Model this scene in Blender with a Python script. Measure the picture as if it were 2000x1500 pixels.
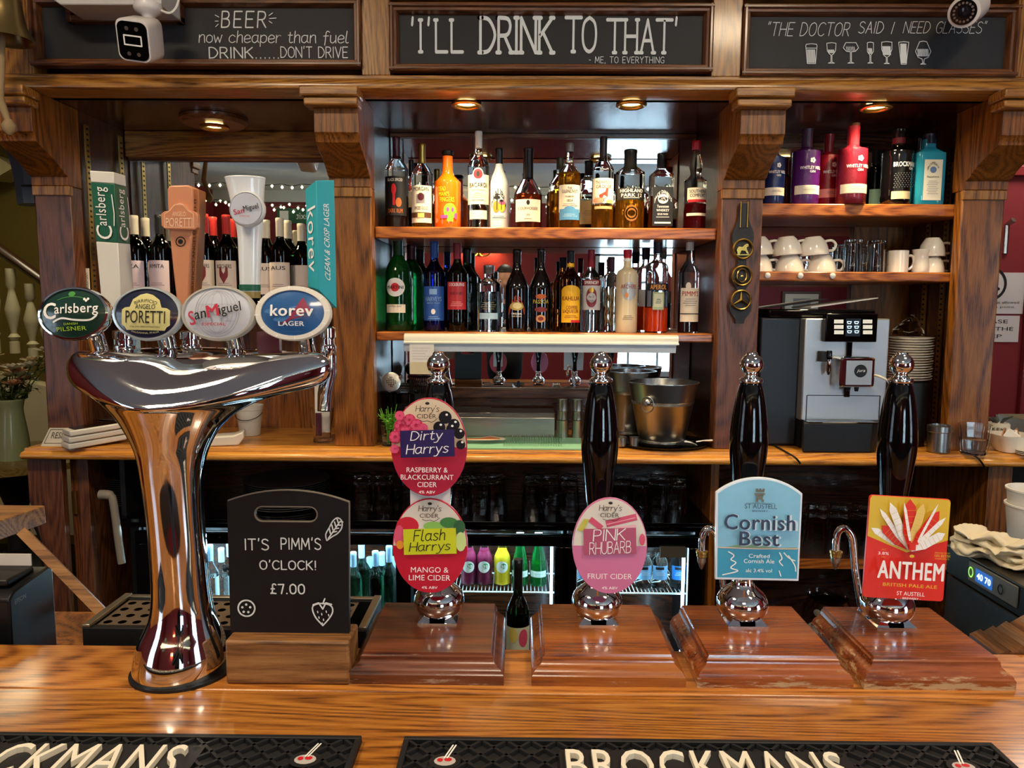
import bpy, bmesh, math, random
from math import sin, cos, pi, radians as RD
from mathutils import Vector as V, Matrix
random.seed(7)
sc = bpy.context.scene
col = sc.collection
for o in list(bpy.data.objects): bpy.data.objects.remove(o)

# ------------------------------------------------------------------ camera, world, lights, exposure
F = 1450.0; PITCH = math.atan(150/F); YAW = math.atan(12/F); ROLL = RD(.35); CZ = 1.56
CM = Matrix.Rotation(YAW, 3, 'Z') @ Matrix.Rotation(pi/2-PITCH, 3, 'X') @ Matrix.Rotation(ROLL, 3, 'Z')
cam = bpy.data.cameras.new('camera'); camo = bpy.data.objects.new('camera', cam); col.objects.link(camo)
cam.sensor_width = 36; cam.lens = 36*F/2000; cam.clip_start = .02; cam.clip_end = 60
camo.matrix_world = Matrix.Translation((0, 0, CZ)) @ CM.to_4x4()
sc.camera = camo
sc.view_settings.view_transform = 'Standard'; sc.view_settings.look = 'None'
sc.view_settings.exposure = 0.35; sc.view_settings.gamma = 1; sc.view_settings.use_curve_mapping = False
w = bpy.data.worlds.new('world'); sc.world = w; w.use_nodes = True
bg = w.node_tree.nodes['Background']; bg.inputs[0].default_value = (.62, .80, 1, 1); bg.inputs[1].default_value = 4.5

def lamp(name, kind, loc, power, color, size=.1, rot=(0, 0, 0), size_y=None, spot=None, blend=.5):
    l = bpy.data.lights.new(name, kind); l.energy = power; l.color = color
    if kind == 'AREA':
        l.size = size
        if size_y: l.shape = 'RECTANGLE'; l.size_y = size_y
    else: l.shadow_soft_size = size
    if spot: l.spot_size = RD(spot); l.spot_blend = blend
    o = bpy.data.objects.new(name, l); o.location = loc; o.rotation_euler = rot; col.objects.link(o); return o
WARM = (1, .74, .45); COOL = (.66, .84, 1)
lamp('window_daylight', 'AREA', (1.42, -3.69, 1.5), 38, COOL, 1.05, (RD(90), 0, 0), 1.5)
lamp('window_daylight', 'AREA', (3.97, -1.4, 1.6), 26, COOL, 1.2, (RD(90), 0, RD(90)), 1.5)
lamp('window_daylight', 'AREA', (-3.47, -1.3, 1.6), 16, COOL, 1.2, (RD(90), 0, RD(-90)), 1.5)
lamp('ceiling_lamp', 'AREA', (-1.0, .5, 2.84), 19, (1, .80, .55), .35)
lamp('ceiling_lamp', 'AREA', (1.0, .5, 2.84), 19, (1, .80, .55), .35)
lamp('ceiling_lamp', 'AREA', (0.0, -1.2, 2.84), 17, (1, .82, .6), .5)
lamp('ceiling_lamp', 'AREA', (-2.4, 3.6, 2.6), 6, (1, .86, .55), .4)
lamp('ceiling_lamp', 'AREA', (2.3, 2.9, 2.6), 8, (1, .86, .7), .4)

# ------------------------------------------------------------------ helpers
def A(px, py, D):
    d = CM @ V(((px-1000)/F, (750-py)/F, -1)); return V((0, 0, CZ)) + d*(D/d.y)
def AZ(px, py, z):
    d = CM @ V(((px-1000)/F, (750-py)/F, -1)); return V((0, 0, CZ)) + d*((z-CZ)/d.z)
def lin(h):
    if isinstance(h, str):
        h = h.lstrip('#'); c = [int(h[i:i+2], 16)/255 for i in (0, 2, 4)]
    else: c = [x/255 for x in h]
    return tuple((x/12.92 if x <= .04045 else ((x+.055)/1.055)**2.4) for x in c) + (1,)
MC = {}
def mat(name, c, rough=.5, metal=0, trans=0, ior=1.45, emit=0, coat=0, bump=0, bscale=200, spec=.5, vary=0):
    if name in MC: return MC[name]
    m = bpy.data.materials.new(name); m.use_nodes = True; nt = m.node_tree; b = nt.nodes['Principled BSDF']
    c = lin(c); b.inputs['Base Color'].default_value = c
    b.inputs['Roughness'].default_value = rough; b.inputs['Metallic'].default_value = metal
    b.inputs['Transmission Weight'].default_value = trans; b.inputs['IOR'].default_value = ior
    b.inputs['Coat Weight'].default_value = coat; b.inputs['Specular IOR Level'].default_value = spec
    b.inputs['Coat Roughness'].default_value = .08
    if emit: b.inputs['Emission Color'].default_value = c; b.inputs['Emission Strength'].default_value = emit
    if bump or vary:
        tc = nt.nodes.new('ShaderNodeTexCoord'); n = nt.nodes.new('ShaderNodeTexNoise')
        n.inputs['Scale'].default_value = bscale; n.inputs['Detail'].default_value = 4
        nt.links.new(tc.outputs['Object'], n.inputs['Vector'])
        if bump:
            bp = nt.nodes.new('ShaderNodeBump'); bp.inputs['Strength'].default_value = bump; bp.inputs['Distance'].default_value = .002
            nt.links.new(n.outputs['Fac'], bp.inputs['Height']); nt.links.new(bp.outputs['Normal'], b.inputs['Normal'])
        if vary:
            mx = nt.nodes.new('ShaderNodeMix'); mx.data_type = 'RGBA'
            mx.inputs[6].default_value = tuple(x*(1-vary) for x in c[:3])+(1,); mx.inputs[7].default_value = tuple(min(1, x*(1+vary)) for x in c[:3])+(1,)
            nt.links.new(n.outputs['Fac'], mx.inputs[0]); nt.links.new(mx.outputs[2], b.inputs['Base Color'])
    MC[name] = m; return m
def wood(name, dark, mid, light, axis='x', rough=.35, coat=.3, rings=38, scale=3.0, worn=None):
    if name in MC: return MC[name]
    m = bpy.data.materials.new(name); m.use_nodes = True; nt = m.node_tree; N = nt.nodes.new; L = nt.links.new
    b = nt.nodes['Principled BSDF']; b.inputs['Roughness'].default_value = rough; b.inputs['Coat Weight'].default_value = coat; b.inputs['Coat Roughness'].default_value = .12
    tc = N('ShaderNodeTexCoord'); mp = N('ShaderNodeMapping'); s = [2.2, 2.2, 2.2]; s['xyz'.index(axis)] = .28
    mp.inputs['Scale'].default_value = s; L(tc.outputs['Object'], mp.inputs['Vector'])
    n1 = N('ShaderNodeTexNoise'); n1.inputs['Scale'].default_value = scale; n1.inputs['Detail'].default_value = 1.5; n1.inputs['Roughness'].default_value = .4; L(mp.outputs[0], n1.inputs['Vector'])
    mu = N('ShaderNodeMath'); mu.operation = 'MULTIPLY'; mu.inputs[1].default_value = rings*5; L(n1.outputs['Fac'], mu.inputs[0])
    si = N('ShaderNodeMath'); si.operation = 'SINE'; L(mu.outputs[0], si.inputs[0])
    n2 = N('ShaderNodeTexNoise'); n2.inputs['Scale'].default_value = 170; n2.inputs['Detail'].default_value = 6; n2.inputs['Roughness'].default_value = .65
    mp2 = N('ShaderNodeMapping'); s2 = [1.6, 1.6, 1.6]; s2['xyz'.index(axis)] = .09; mp2.inputs['Scale'].default_value = s2
    L(tc.outputs['Object'], mp2.inputs['Vector']); L(mp2.outputs[0], n2.inputs['Vector'])
    a1 = N('ShaderNodeMath'); a1.operation = 'MULTIPLY_ADD'; a1.inputs[1].default_value = .12; a1.inputs[2].default_value = 0.06; L(si.outputs[0], a1.inputs[0])
    a2 = N('ShaderNodeMath'); a2.operation = 'MULTIPLY_ADD'; a2.inputs[1].default_value = 1.0; L(n2.outputs['Fac'], a2.inputs[0]); L(a1.outputs[0], a2.inputs[2])
    cr = N('ShaderNodeValToRGB'); e = cr.color_ramp.elements; e[0].position = .30; e[0].color = lin(dark); e[1].position = .85; e[1].color = lin(light)
    x = e.new(.52); x.color = lin(mid); L(a2.outputs[0], cr.inputs[0])
    out = cr.outputs[0]
    if worn:
        n3 = N('ShaderNodeTexNoise'); n3.inputs['Scale'].default_value = 38; n3.inputs['Detail'].default_value = 6; n3.inputs['Roughness'].default_value = .7
        mp3 = N('ShaderNodeMapping'); mp3.inputs['Scale'].default_value = (.6, 1, 3.2); L(tc.outputs['Object'], mp3.inputs['Vector']); L(mp3.outputs[0], n3.inputs['Vector'])
        sx = N('ShaderNodeSeparateXYZ'); L(tc.outputs['Object'], sx.inputs[0])
        # wear on the low front moulding: object z below the upper arris and in front
        zr = N('ShaderNodeMapRange'); zr.inputs['From Min'].default_value = .031; zr.inputs['From Max'].default_value = .004; zr.inputs['To Min'].default_value = 0; zr.inputs['To Max'].default_value = worn[1]
        L(sx.outputs[2], zr.inputs['Value'])
        ad = N('ShaderNodeMath'); ad.operation = 'ADD'; L(n3.outputs['Fac'], ad.inputs[0]); L(zr.outputs[0], ad.inputs[1])
        gt = N('ShaderNodeMapRange'); gt.inputs['From Min'].default_value = .66; gt.inputs['From Max'].default_value = .76; L(ad.outputs[0], gt.inputs['Value'])
        lt = N('ShaderNodeMath'); lt.operation = 'LESS_THAN'; lt.inputs[1].default_value = .0335; L(sx.outputs[2], lt.inputs[0])
        mm = N('ShaderNodeMath'); mm.operation = 'MULTIPLY'; L(gt.outputs[0], mm.inputs[0]); L(lt.outputs[0], mm.inputs[1])
        mx = N('ShaderNodeMix'); mx.data_type = 'RGBA'; L(mm.outputs[0], mx.inputs[0]); L(out, mx.inputs[6]); mx.inputs[7].default_value = lin(worn[0]); out = mx.outputs[2]
    L(out, b.inputs['Base Color'])
    bp = N('ShaderNodeBump'); bp.inputs['Strength'].default_value = .25; bp.inputs['Distance'].default_value = .0008; L(n2.outputs['Fac'], bp.inputs['Height']); L(bp.outputs[0], b.inputs['Normal'])
    MC[name] = m; return m

def catmull(P, n=5, closed=False):
    out = []; N_ = len(P); rng = range(N_ if closed else N_-1)
    for i in rng:
        if closed: p0, p1, p2, p3 = P[i-1], P[i], P[(i+1) % N_], P[(i+2) % N_]
        else: p0, p1, p2, p3 = P[max(i-1, 0)], P[i], P[i+1], P[min(i+2, N_-1)]
        for k in range(n):
            t = k/n
            out.append(tuple(.5*((2*b)+(-a+c)*t+(2*a-5*b+4*c-d)*t*t+(-a+3*b-3*c+d)*t**3) for a, b, c, d in zip(p0, p1, p2, p3)))
    if not closed: out.append(tuple(P[-1]))
    return out
ORG = {}
NOTE = {}
class MB:
    def __init__(s, m=None): s.v = []; s.f = []; s.mi = []; s.ms = []; s.m = m
    def _m(s, m):
        m = m or s.m
        if m not in s.ms: s.ms.append(m)
        return s.ms.index(m)
    def add(s, vs, fs, m=None):
        k = len(s.v); s.v += [tuple(p) for p in vs]; i = s._m(m)
        for f in fs: s.f.append(tuple(j+k for j in f)); s.mi.append(i)
        return s
    def box(s, x0, x1, y0, y1, z0, z1, m=None):
        return s.add([(x0, y0, z0), (x1, y0, z0), (x1, y1, z0), (x0, y1, z0), (x0, y0, z1), (x1, y0, z1), (x1, y1, z1), (x0, y1, z1)],
                     [(0, 3, 2, 1), (4, 5, 6, 7), (0, 1, 5, 4), (1, 2, 6, 5), (2, 3, 7, 6), (3, 0, 4, 7)], m)
    def lathe(s, prof, seg=28, c=(0, 0, 0), m=None, n=None, sx=1, sy=1, closed=False, a0=0):
        vs = []; fs = []; k = len(prof)
        for r, z in prof:
            for i in range(seg):
                t = a0+2*pi*i/seg; q = 1
                if n: q = (abs(cos(t))**n+abs(sin(t))**n)**(-1/n)
                vs.append((c[0]+r*q*cos(t)*sx, c[1]+r*q*sin(t)*sy, c[2]+z))
        for j in range(k-1):
            for i in range(seg):
                i2 = (i+1) % seg; fs.append((j*seg+i, j*seg+i2, (j+1)*seg+i2, (j+1)*seg+i))
        if closed:
            for i in range(seg):
                i2 = (i+1) % seg; fs.append(((k-1)*seg+i, (k-1)*seg+i2, i2, i))
        else:
            fs.append(tuple(range(seg))[::-1]); fs.append(tuple((k-1)*seg+i for i in range(seg)))
        return s.add(vs, fs, m)
    def tube(s, pts, r, seg=8, m=None, closed=False, flat=1):
        pts = [V(p) for p in pts]; n = len(pts); vs = []; fs = []
        rr = r if isinstance(r, (list, tuple)) else [r]*n
        t0 = (pts[1]-pts[0]).normalized(); up = V((0, 0, 1)) if abs(t0.z) < .9 else V((1, 0, 0))
        a = t0.cross(up).normalized(); b = a.cross(t0)
        for i, p in enumerate(pts):
            if closed: t = (pts[(i+1) % n]-pts[i-1]).normalized()
            else: t = (pts[min(i+1, n-1)]-pts[max(i-1, 0)]).normalized()
            a = (a-t*a.dot(t)).normalized(); b = a.cross(t)
            for k in range(seg):
                q = 2*pi*k/seg; vs.append(p+a*cos(q)*rr[i]+b*sin(q)*rr[i]*flat)
        for i in range(n if closed else n-1):
            for k in range(seg):
                j = (i+1) % n; k2 = (k+1) % seg; fs.append((i*seg+k, j*seg+k, j*seg+k2, i*seg+k2))
        if not closed: fs.append(tuple(range(seg))[::-1]); fs.append(tuple((n-1)*seg+k for k in range(seg)))
        return s.add(vs, fs, m)
    def prism(s, poly, y0, y1, m=None, ax='y'):
        def mk(p, q): return {'y': (p[0], q, p[1]), 'x': (q, p[0], p[1]), 'z': (p[0], p[1], q)}[ax]
        n = len(poly); vs = [mk(p, y0) for p in poly]+[mk(p, y1) for p in poly]
        fs = [tuple(range(n)), tuple(range(2*n-1, n-1, -1))]+[(i, i+n, (i+1) % n+n, (i+1) % n) for i in range(n)]
        return s.add(vs, fs, m)
    def xf(s, M):
        s.v = [tuple(M @ V(p)) for p in s.v]; return s
    def build(s, name, parent=None, world=False, origin=None, smooth=True, bev=0, label=None, cat=None, group=None, kind=None, ang=40, sub=0):
        me = bpy.data.meshes.new(name)
        o = bpy.data.objects.new(name, me); col.objects.link(o)
        off = V((0, 0, 0))
        if parent is not None:
            o.parent = parent; ORG[o.name] = ORG.get(parent.name, V((0, 0, 0)))
            if world: off = ORG[parent.name]
        elif origin is not None:
            off = V(origin); o.location = off; ORG[o.name] = off
        elif s.v:
            xs = [p[0] for p in s.v]; ys = [p[1] for p in s.v]; zs = [p[2] for p in s.v]
            off = V(((min(xs)+max(xs))/2, (min(ys)+max(ys))/2, min(zs))); o.location = off; ORG[o.name] = off
        me.from_pydata([tuple(V(p)-off) for p in s.v], [], s.f)
        for m in s.ms: me.materials.append(m)
        me.polygons.foreach_set('material_index', s.mi)
        bm = bmesh.new(); bm.from_mesh(me)
        if len(bm.faces) < 60000 and not getattr(s, 'flat', False): bmesh.ops.recalc_face_normals(bm, faces=bm.faces)
        bm.to_mesh(me); bm.free()
        if smooth:
            me.shade_smooth()
            if ang: me.set_sharp_from_angle(angle=RD(ang))
        if bev:
            b = o.modifiers.new('bevel', 'BEVEL'); b.width = bev; b.segments = 2; b.limit_method = 'ANGLE'; b.angle_limit = RD(40)
        if sub:
            b = o.modifiers.new('sub', 'SUBSURF'); b.levels = sub; b.render_levels = sub
        if label: o['label'] = label
        if cat: o['category'] = cat
        if group: o['group'] = group
        if kind: o['kind'] = kind
        return o
def thing(name, label, cat, loc, rot=(0, 0, 0), group=None):
    o = bpy.data.objects.new(name, None); o.empty_display_size = .03; col.objects.link(o); o.location = loc; o.rotation_euler = rot
    o['label'] = label; o['category'] = cat
    if group: o['group'] = group
    ORG[o.name] = V(loc); return o
def struct(mb, name, **k):
    return mb.build(name, kind='structure', **k)
def clone(o, parent=None, loc=None, label=None, rot=None):
    c = o.copy(); col.objects.link(c)
    if parent: c.parent = parent
    if loc is not None: c.location = loc
    if rot is not None: c.rotation_euler = rot
    if label: c['label'] = label
    for ch in list(o.children): clone(ch, c)
    return c

# ------------------------------------------------------------------ writing: stroke font and outline font
G = {'A': (4, "0,0 2,6 4,0;.8,2.2 3.2,2.2"), 'B': (3.5, "0,0 0,6;~0,6 2.3,5.9 3,4.7 2.3,3.4 0,3.2;~0,3.2 2.6,3 3.4,1.6 2.5,.2 0,0"),
 'C': (4, "~4,5.2 2.6,6 .8,5.3 0,3 .8,.7 2.6,0 4,.9"), 'D': (4, "0,0 0,6;~0,6 2.4,5.6 4,3 2.4,.4 0,0"), 'E': (3.3, "3.3,6 0,6 0,0 3.3,0;0,3.1 2.8,3.1"),
 'F': (3.2, "3.2,6 0,6 0,0;0,3.1 2.6,3.1"), 'G': (4, "~4,5.2 2.6,6 .8,5.3 0,3 .8,.7 2.6,0 4,.8;4,.8 4,2.7 2.5,2.7"), 'H': (3.8, "0,0 0,6;3.8,0 3.8,6;0,3 3.8,3"),
 'I': (.6, ".3,0 .3,6"), 'K': (3.6, "0,0 0,6;3.5,6 0,2.7;1,3.5 3.6,0"), 'L': (3.1, "0,6 0,0 3.1,0"), 'M': (4.8, "0,0 .4,6 2.4,1.6 4.4,6 4.8,0"),
 'N': (4, "0,0 0,6 4,0 4,6"), 'O': (4.2, "~2.1,6 .5,5.1 0,3 .5,.9 2.1,0 3.7,.9 4.2,3 3.7,5.1 2.1,6"), 'P': (3.3, "0,0 0,6;~0,6 2.5,5.8 3.2,4.4 2.4,3 0,2.8"),
 'R': (3.6, "0,0 0,6;~0,6 2.5,5.8 3.2,4.5 2.4,3.1 0,2.9;1.6,2.9 3.6,0"), 'S': (3.5, "~3.4,5.2 2,6 .4,5.4 .4,4 1.8,3.2 3.3,2.3 3.4,.8 1.8,0 0,.7"),
 'T': (4, "0,6 4,6;2,6 2,0"), 'U': (3.8, "~0,6 0,2 .7,.4 1.9,0 3.1,.4 3.8,2 3.8,6"), 'V': (4, "0,6 2,0 4,6"), 'W': (5, "0,6 1.2,0 2.5,4.4 3.8,0 5,6"),
 'Y': (4, "0,6 2,3 4,6;2,3 2,0"), 'X': (3.6, "0,0 3.6,6;0,6 3.6,0"), 'J': (2.6, "~2.6,6 2.6,1.4 1.4,0 0,.8"), 'Z': (3.6, "0,6 3.6,6 0,0 3.6,0"),
 'a': (3.5, "~3,3.6 1.6,4 .3,3.2 .2,1 1.5,0 2.9,1.2;3,4 2.9,1 3.6,.1"), 'c': (3.1, "~3,3.2 1.7,4 .3,3 .2,1 1.6,0 3.1,.7"), 'e': (3.2, "~.2,1.9 3,2.3 2.6,3.7 1.3,4 .2,2.6 .4,.6 1.7,0 3.2,.7"),
 'f': (2.8, "~3,5.6 2,6.2 1.3,5 1.2,2 1,-1.2;.2,3.6 2.6,3.7"), 'h': (3, ".4,6.2 .2,0;~.2,2.4 1.3,4 2.6,3.8 2.8,2 2.9,0"), 'i': (.9, ".3,4 .3,0;.3,5.3 .35,5.7"),
 'l': (1.5, "~.5,6.2 .2,1 .9,0 1.5,.3"), 'n': (3, ".2,4 .2,0;~.2,2.4 1.3,4 2.6,3.8 2.8,2 3,0"), 'o': (3.1, "~1.6,4 .4,3.3 .2,1 1.6,0 3,1 2.9,3.2 1.6,4"),
 'p': (3.2, ".2,4 .1,-2;~.2,3 1.5,4 3,3.2 2.9,1 1.5,0 .2,.8"), 'r': (2.4, ".2,4 .2,0;~.2,2.4 1.2,3.8 2.4,3.7"), 's': (2.7, "~2.6,3.5 1.4,4 .3,3.3 1.3,2.1 2.6,1.2 1.6,0 .1,.4"),
 't': (2.3, "~1,5.5 .8,1 1.5,0 2.4,.4;0,4 2.2,4"), 'u': (3.1, "~.2,4 .3,.8 1.5,0 2.8,1.3;2.8,4 3,0"), 'w': (4, "0,4 1,0 2,3 3,0 4,4"),
 'y': (3.1, ".1,4 1.6,.4;~3.2,4 1.9,.6 .9,-1.8 -.5,-2"), 'g': (3.2, "~3,3.6 1.6,4 .3,3 .3,1 1.6,.3 2.9,1.4;~3,4 2.9,0 2,-1.9 .3,-1.5"), 'm': (4.6, ".2,4 .2,0;~.2,2.4 1.2,4 2.2,3.6 2.3,0;~2.3,2.4 3.2,4 4.3,3.6 4.5,0"),
 '0': (3.4, "~1.7,5.4 .4,4.6 .1,2.7 .5,.7 1.7,0 3,.8 3.3,2.7 3,4.6 1.7,5.4"), '7': (2.9, "0,5.2 2.9,5.3 1.6,0"), '4': (3.2, "2.4,0 2.4,6 0,2 3.2,2"), '%': (4, "0,0 4,6;~.8,5.6 .2,5 .8,4.2 1.4,5 .8,5.6;~3.2,1.8 2.6,1 3.2,.2 3.8,1 3.2,1.8"),
 '£': (3, "~2.8,4.9 2,5.5 1.1,5 1,3 .8,.8 0,.1 1.4,.2 2.8,0;.2,2.7 2,2.7"), '!': (.8, ".4,6 .4,1.6;.4,.2 .4,0"), "'": (.8, ".5,6.4 .3,5.1"), '"': (1.6, ".4,6.4 .1,5.1;1.3,6.4 1,5.1"), '.': (.9, ".4,.2 .45,0"), ',': (.8, ".5,.4 .2,-.9"),
 '-': (2, ".2,2.8 1.8,2.8"), '&': (4, "~4,0 1,3.6 .6,5.2 1.7,6 2.5,5 .4,2.2 .2,.8 1.4,0 3,.8 3.8,2.6"), ' ': (2.2, ""), '3': (3, "~.2,5.2 1.6,6 2.8,4.8 1.4,3.2 3,1.6 1.5,0 0,.7"), '8': (3, "~1.5,3.2 .2,4.6 1.5,6 2.8,4.6 1.5,3.2 .1,1.5 1.5,0 3,1.5 1.5,3.2")}
def strokes2d(lines, wd):
    vs = []; fs = []
    for P in lines:
        for (x0, y0), (x1, y1) in zip(P, P[1:]):
            dx, dy = x1-x0, y1-y0; L = math.hypot(dx, dy) or 1; nx, ny = -dy/L*wd, dx/L*wd; k = len(vs)
            vs += [(x0+nx, y0+ny), (x0-nx, y0-ny), (x1-nx, y1-ny), (x1+nx, y1+ny)]; fs.append((k, k+1, k+2, k+3))
        for (x, y) in P:
            k = len(vs); vs += [(x+wd*cos(q*pi/3), y+wd*sin(q*pi/3)) for q in range(6)]; fs.append(tuple(range(k, k+6)))
    return vs, fs
def stroke_text(s, wt=.3, slant=0, gap=1.1, serif=False, jit=0):
    L = []; x = 0
    for ch in s:
        wd, g = G.get(ch, G.get(ch.upper(), (2, "")))
        jy = random.uniform(-jit, jit)
        for st in g.split(';'):
            if not st: continue
            sm = st[0] == '~'; P = [tuple(float(c) for c in q.split(',')) for q in st.lstrip('~').split()]
            ends = [P[0], P[-1]]
            if sm and len(P) > 2: P = catmull(P, 4)
            P = [(x+a+slant*b, b+jy) for a, b in P]; L.append(P)
            if serif:
                for e in ends:
                    if e[1] in (0, 6) and ch not in 'OCS': L.append([(x+e[0]-.55+slant*e[1], e[1]+jy), (x+e[0]+.55+slant*e[1], e[1]+jy)])
        x += wd+gap
    return strokes2d(L, wt)
TC = {}
def font_text(s, bold=0, shear=0):
    k = (s, bold, shear)
    if k not in TC:
        cu = bpy.data.curves.new('t', 'FONT'); cu.body = s; cu.size = 1; cu.offset = 0; cu.space_character = 1+bold*1.6; cu.shear = shear; cu.resolution_u = 3; cu.fill_mode = 'FRONT'
        ob = bpy.data.objects.new('t', cu); me = bpy.data.meshes.new_from_object(ob)
        TC[k] = ([(v.co.x, v.co.y) for v in me.vertices], [tuple(p.vertices) for p in me.polygons])
        bpy.data.objects.remove(ob); bpy.data.meshes.remove(me); bpy.data.curves.remove(cu)
    return TC[k]
def fit(vf, cx, cz, w, h, rot=0, arc=0):
    vs, fs = vf
    if not vs: return [], []
    x0 = min(p[0] for p in vs); x1 = max(p[0] for p in vs); y0 = min(p[1] for p in vs); y1 = max(p[1] for p in vs)
    sx = w/((x1-x0) or 1); sz = h/((y1-y0) or 1); out = []
    for x, y in vs:
        a = (x-(x0+x1)/2)*sx; b = (y-(y0+y1)/2)*sz
        if arc: t = a/arc; a, b = (arc+b)*sin(t), (arc+b)*cos(t)-arc
        out.append((cx+a*cos(rot)-b*sin(rot), cz+a*sin(rot)+b*cos(rot)))
    return out, fs
class Deco(MB):
    """flat print laid on a surface; f maps (x, z, lift) to a point"""
    def __init__(s, f, eps=.0003): super().__init__(); s.fn = f; s.e = eps; s.n = 1; s.flat = True
    def put(s, vs, fs, m, ext=0, jl=0):
        h = s.e*s.n; s.n += 1
        if jl:                                  # overlapping strokes never share one plane
            hs = [0]*len(vs)
            for i, f in enumerate(fs):
                for j in f: hs[j] = h+s.e*.9*(i % 9)/9
            return s.add([s.fn(x, z, hs[k]) for k, (x, z) in enumerate(vs)], fs, m)
        if ext:
            n = len(vs); s.add([s.fn(x, z, h+ext) for x, z in vs]+[s.fn(x, z, 0) for x, z in vs], [], m)
            k = len(s.v)-2*n; i = s._m(m); E = {}
            for f in fs:
                s.f.append(tuple(j+k for j in f)); s.mi.append(i)
                for a, b in zip(f, f[1:]+f[:1]): E[(a, b)] = E.get((a, b), 0)+1
            for (a, b) in E:
                if (b, a) not in E: s.f.append((a+k, a+n+k, b+n+k, b+k)); s.mi.append(i)
        else: s.add([s.fn(x, z, h) for x, z in vs], fs, m)
        return s
    def text(s, t, cx, cz, w, h, m, bold=0, rot=0, arc=0, shear=0, ext=0):
        vf = fit(font_text(t, bold, shear), cx, cz, w, h, rot, arc)
        if bold > .015:
            g = s.n
            for dx, dz in ((-.8, 0), (.8, 0), (0, .45), (0, -.45)):
                q = dx*bold*w/max(1, len(t))*1.1; r = dz*bold*h*.8; s.n = g+(dx > 0)*.2+(dz > 0)*.4+(dz < 0)*.6
                s.put([(x+q*cos(rot)-r*sin(rot), z+q*sin(rot)+r*cos(rot)) for x, z in vf[0]], vf[1], m, ext)
            return s
        return s.put(*vf, m, ext)
    def hand(s, t, cx, cz, w, h, m, wt=.3, slant=0, rot=0, arc=0, serif=False, jit=0, gap=1.1): return s.put(*fit(stroke_text(t, wt, slant, gap, serif, jit), cx, cz, w, h, rot, arc), m, jl=1)
    def rect(s, x0, x1, z0, z1, m, n=8, rot=0):
        cx, cz = (x0+x1)/2, (z0+z1)/2; vs = []
        for i in range(n+1):
            x = x0+(x1-x0)*i/n
            for z in (z0, z1): vs.append((cx+(x-cx)*cos(rot)-(z-cz)*sin(rot), cz+(x-cx)*sin(rot)+(z-cz)*cos(rot)))
        return s.put(vs, [(2*i, 2*i+2, 2*i+3, 2*i+1) for i in range(n)], m)
    def disc(s, cx, cz, rx, rz, m, k=3, seg=24, fn=None):
        vs = [(cx, cz)]; fs = []
        for j in range(1, k+1):
            for i in range(seg): t = 2*pi*i/seg; q = fn(t) if fn else 1; vs.append((cx+rx*q*j/k*cos(t), cz+rz*q*j/k*sin(t)))
        for i in range(seg):
            i2 = (i+1) % seg; fs.append((0, 1+i, 1+i2))
            for j in range(k-1): fs.append((1+j*seg+i, 1+(j+1)*seg+i, 1+(j+1)*seg+i2, 1+j*seg+i2))
        return s.put(vs, fs, m)
    def ring(s, cx, cz, rx, rz, wd, m, seg=28):
        return s.put(*strokes2d([[(cx+rx*cos(2*pi*i/seg), cz+rz*sin(2*pi*i/seg)) for i in range(seg+1)]], wd), m, jl=1)
    def poly(s, P, m): return s.put(P, [tuple(range(len(P)))], m)
    def gpoly(s, P, m, k=6, den=4):
        Q = []
        for a, b in zip(P, P[1:]+P[:1]): Q += [(a[0]+(b[0]-a[0])*i/den, a[1]+(b[1]-a[1])*i/den) for i in range(den)]
        cx = sum(p[0] for p in Q)/len(Q); cz = sum(p[1] for p in Q)/len(Q); n = len(Q); vs = [(cx, cz)]; fs = []
        for j in range(1, k+1): vs += [(cx+(x-cx)*j/k, cz+(z-cz)*j/k) for x, z in Q]
        for i in range(n):
            i2 = (i+1) % n; fs.append((0, 1+i, 1+i2)); fs += [(1+j*n+i, 1+(j+1)*n+i, 1+(j+1)*n+i2, 1+j*n+i2) for j in range(k-1)]
        return s.put(vs, fs, m)
    def lines(s, L, wd, m): return s.put(*strokes2d(L, wd), m, jl=1)
def flatmap(y, o=(0, 0)): return lambda x, z, h: (x+o[0], y-h, z+o[1])
def cylmap(R): return lambda x, z, h: ((R+h)*sin(x/R), -(R+h)*cos(x/R), z)

# ------------------------------------------------------------------ materials
M_ = {}
OAK = wood('header_oak', '#4a290c', '#9a6426', '#c08a3c', 'x')
OAKZ = wood('header_oak_upright', '#42230a', '#8f5c20', '#b47e36', 'z')
BROWN = wood('pilaster_oak', '#2b1506', '#784410', '#a0641f', 'z', rings=26, coat=.12, rough=.42)
REDOAK = wood('left_pilaster_oak', '#2a140b', '#60351d', '#7c4a2a', 'z', coat=.15, rough=.42)
DARKW = wood('soffit_wood', '#1c0d07', '#3f1f10', '#5c3018', 'x', rough=.22, coat=.6)
DARKZ = wood('bay_side_wood', '#1c0e08', '#42220f', '#603318', 'z', rough=.3)
MOULD = wood('moulding_wood', '#2c160a', '#633819', '#84502a', 'x')
MOULDZ = wood('moulding_wood_upright', '#2c160a', '#633819', '#84502a', 'z')
SHELFW = wood('shelf_wood', '#52260c', '#9c5520', '#c27a32', 'x')
BACKTOP = wood('back_counter_wood', '#7a4210', '#c98430', '#e6a84a', 'x', rings=20)
BARW = wood('bar_top_wood', '#3a1d07', '#965a1e', '#c08234', 'x', rings=55, rough=.3, coat=.55)
BARW2 = wood('bar_edge_wood', '#5a2c0c', '#b06c2a', '#d29044', 'x', rings=40, rough=.3, coat=.5)
PL1 = wood('plinth_dark_mahogany', '#2c130a', '#633018', '#7d4424', 'x', rings=12, worn=('#a58a74', .12), coat=.6, rough=.3)
PL2 = wood('plinth_mahogany', '#52220a', '#964e16', '#b06a26', 'x', rings=6, worn=('#c4a47c', .05), coat=.7, rough=.25)
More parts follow.
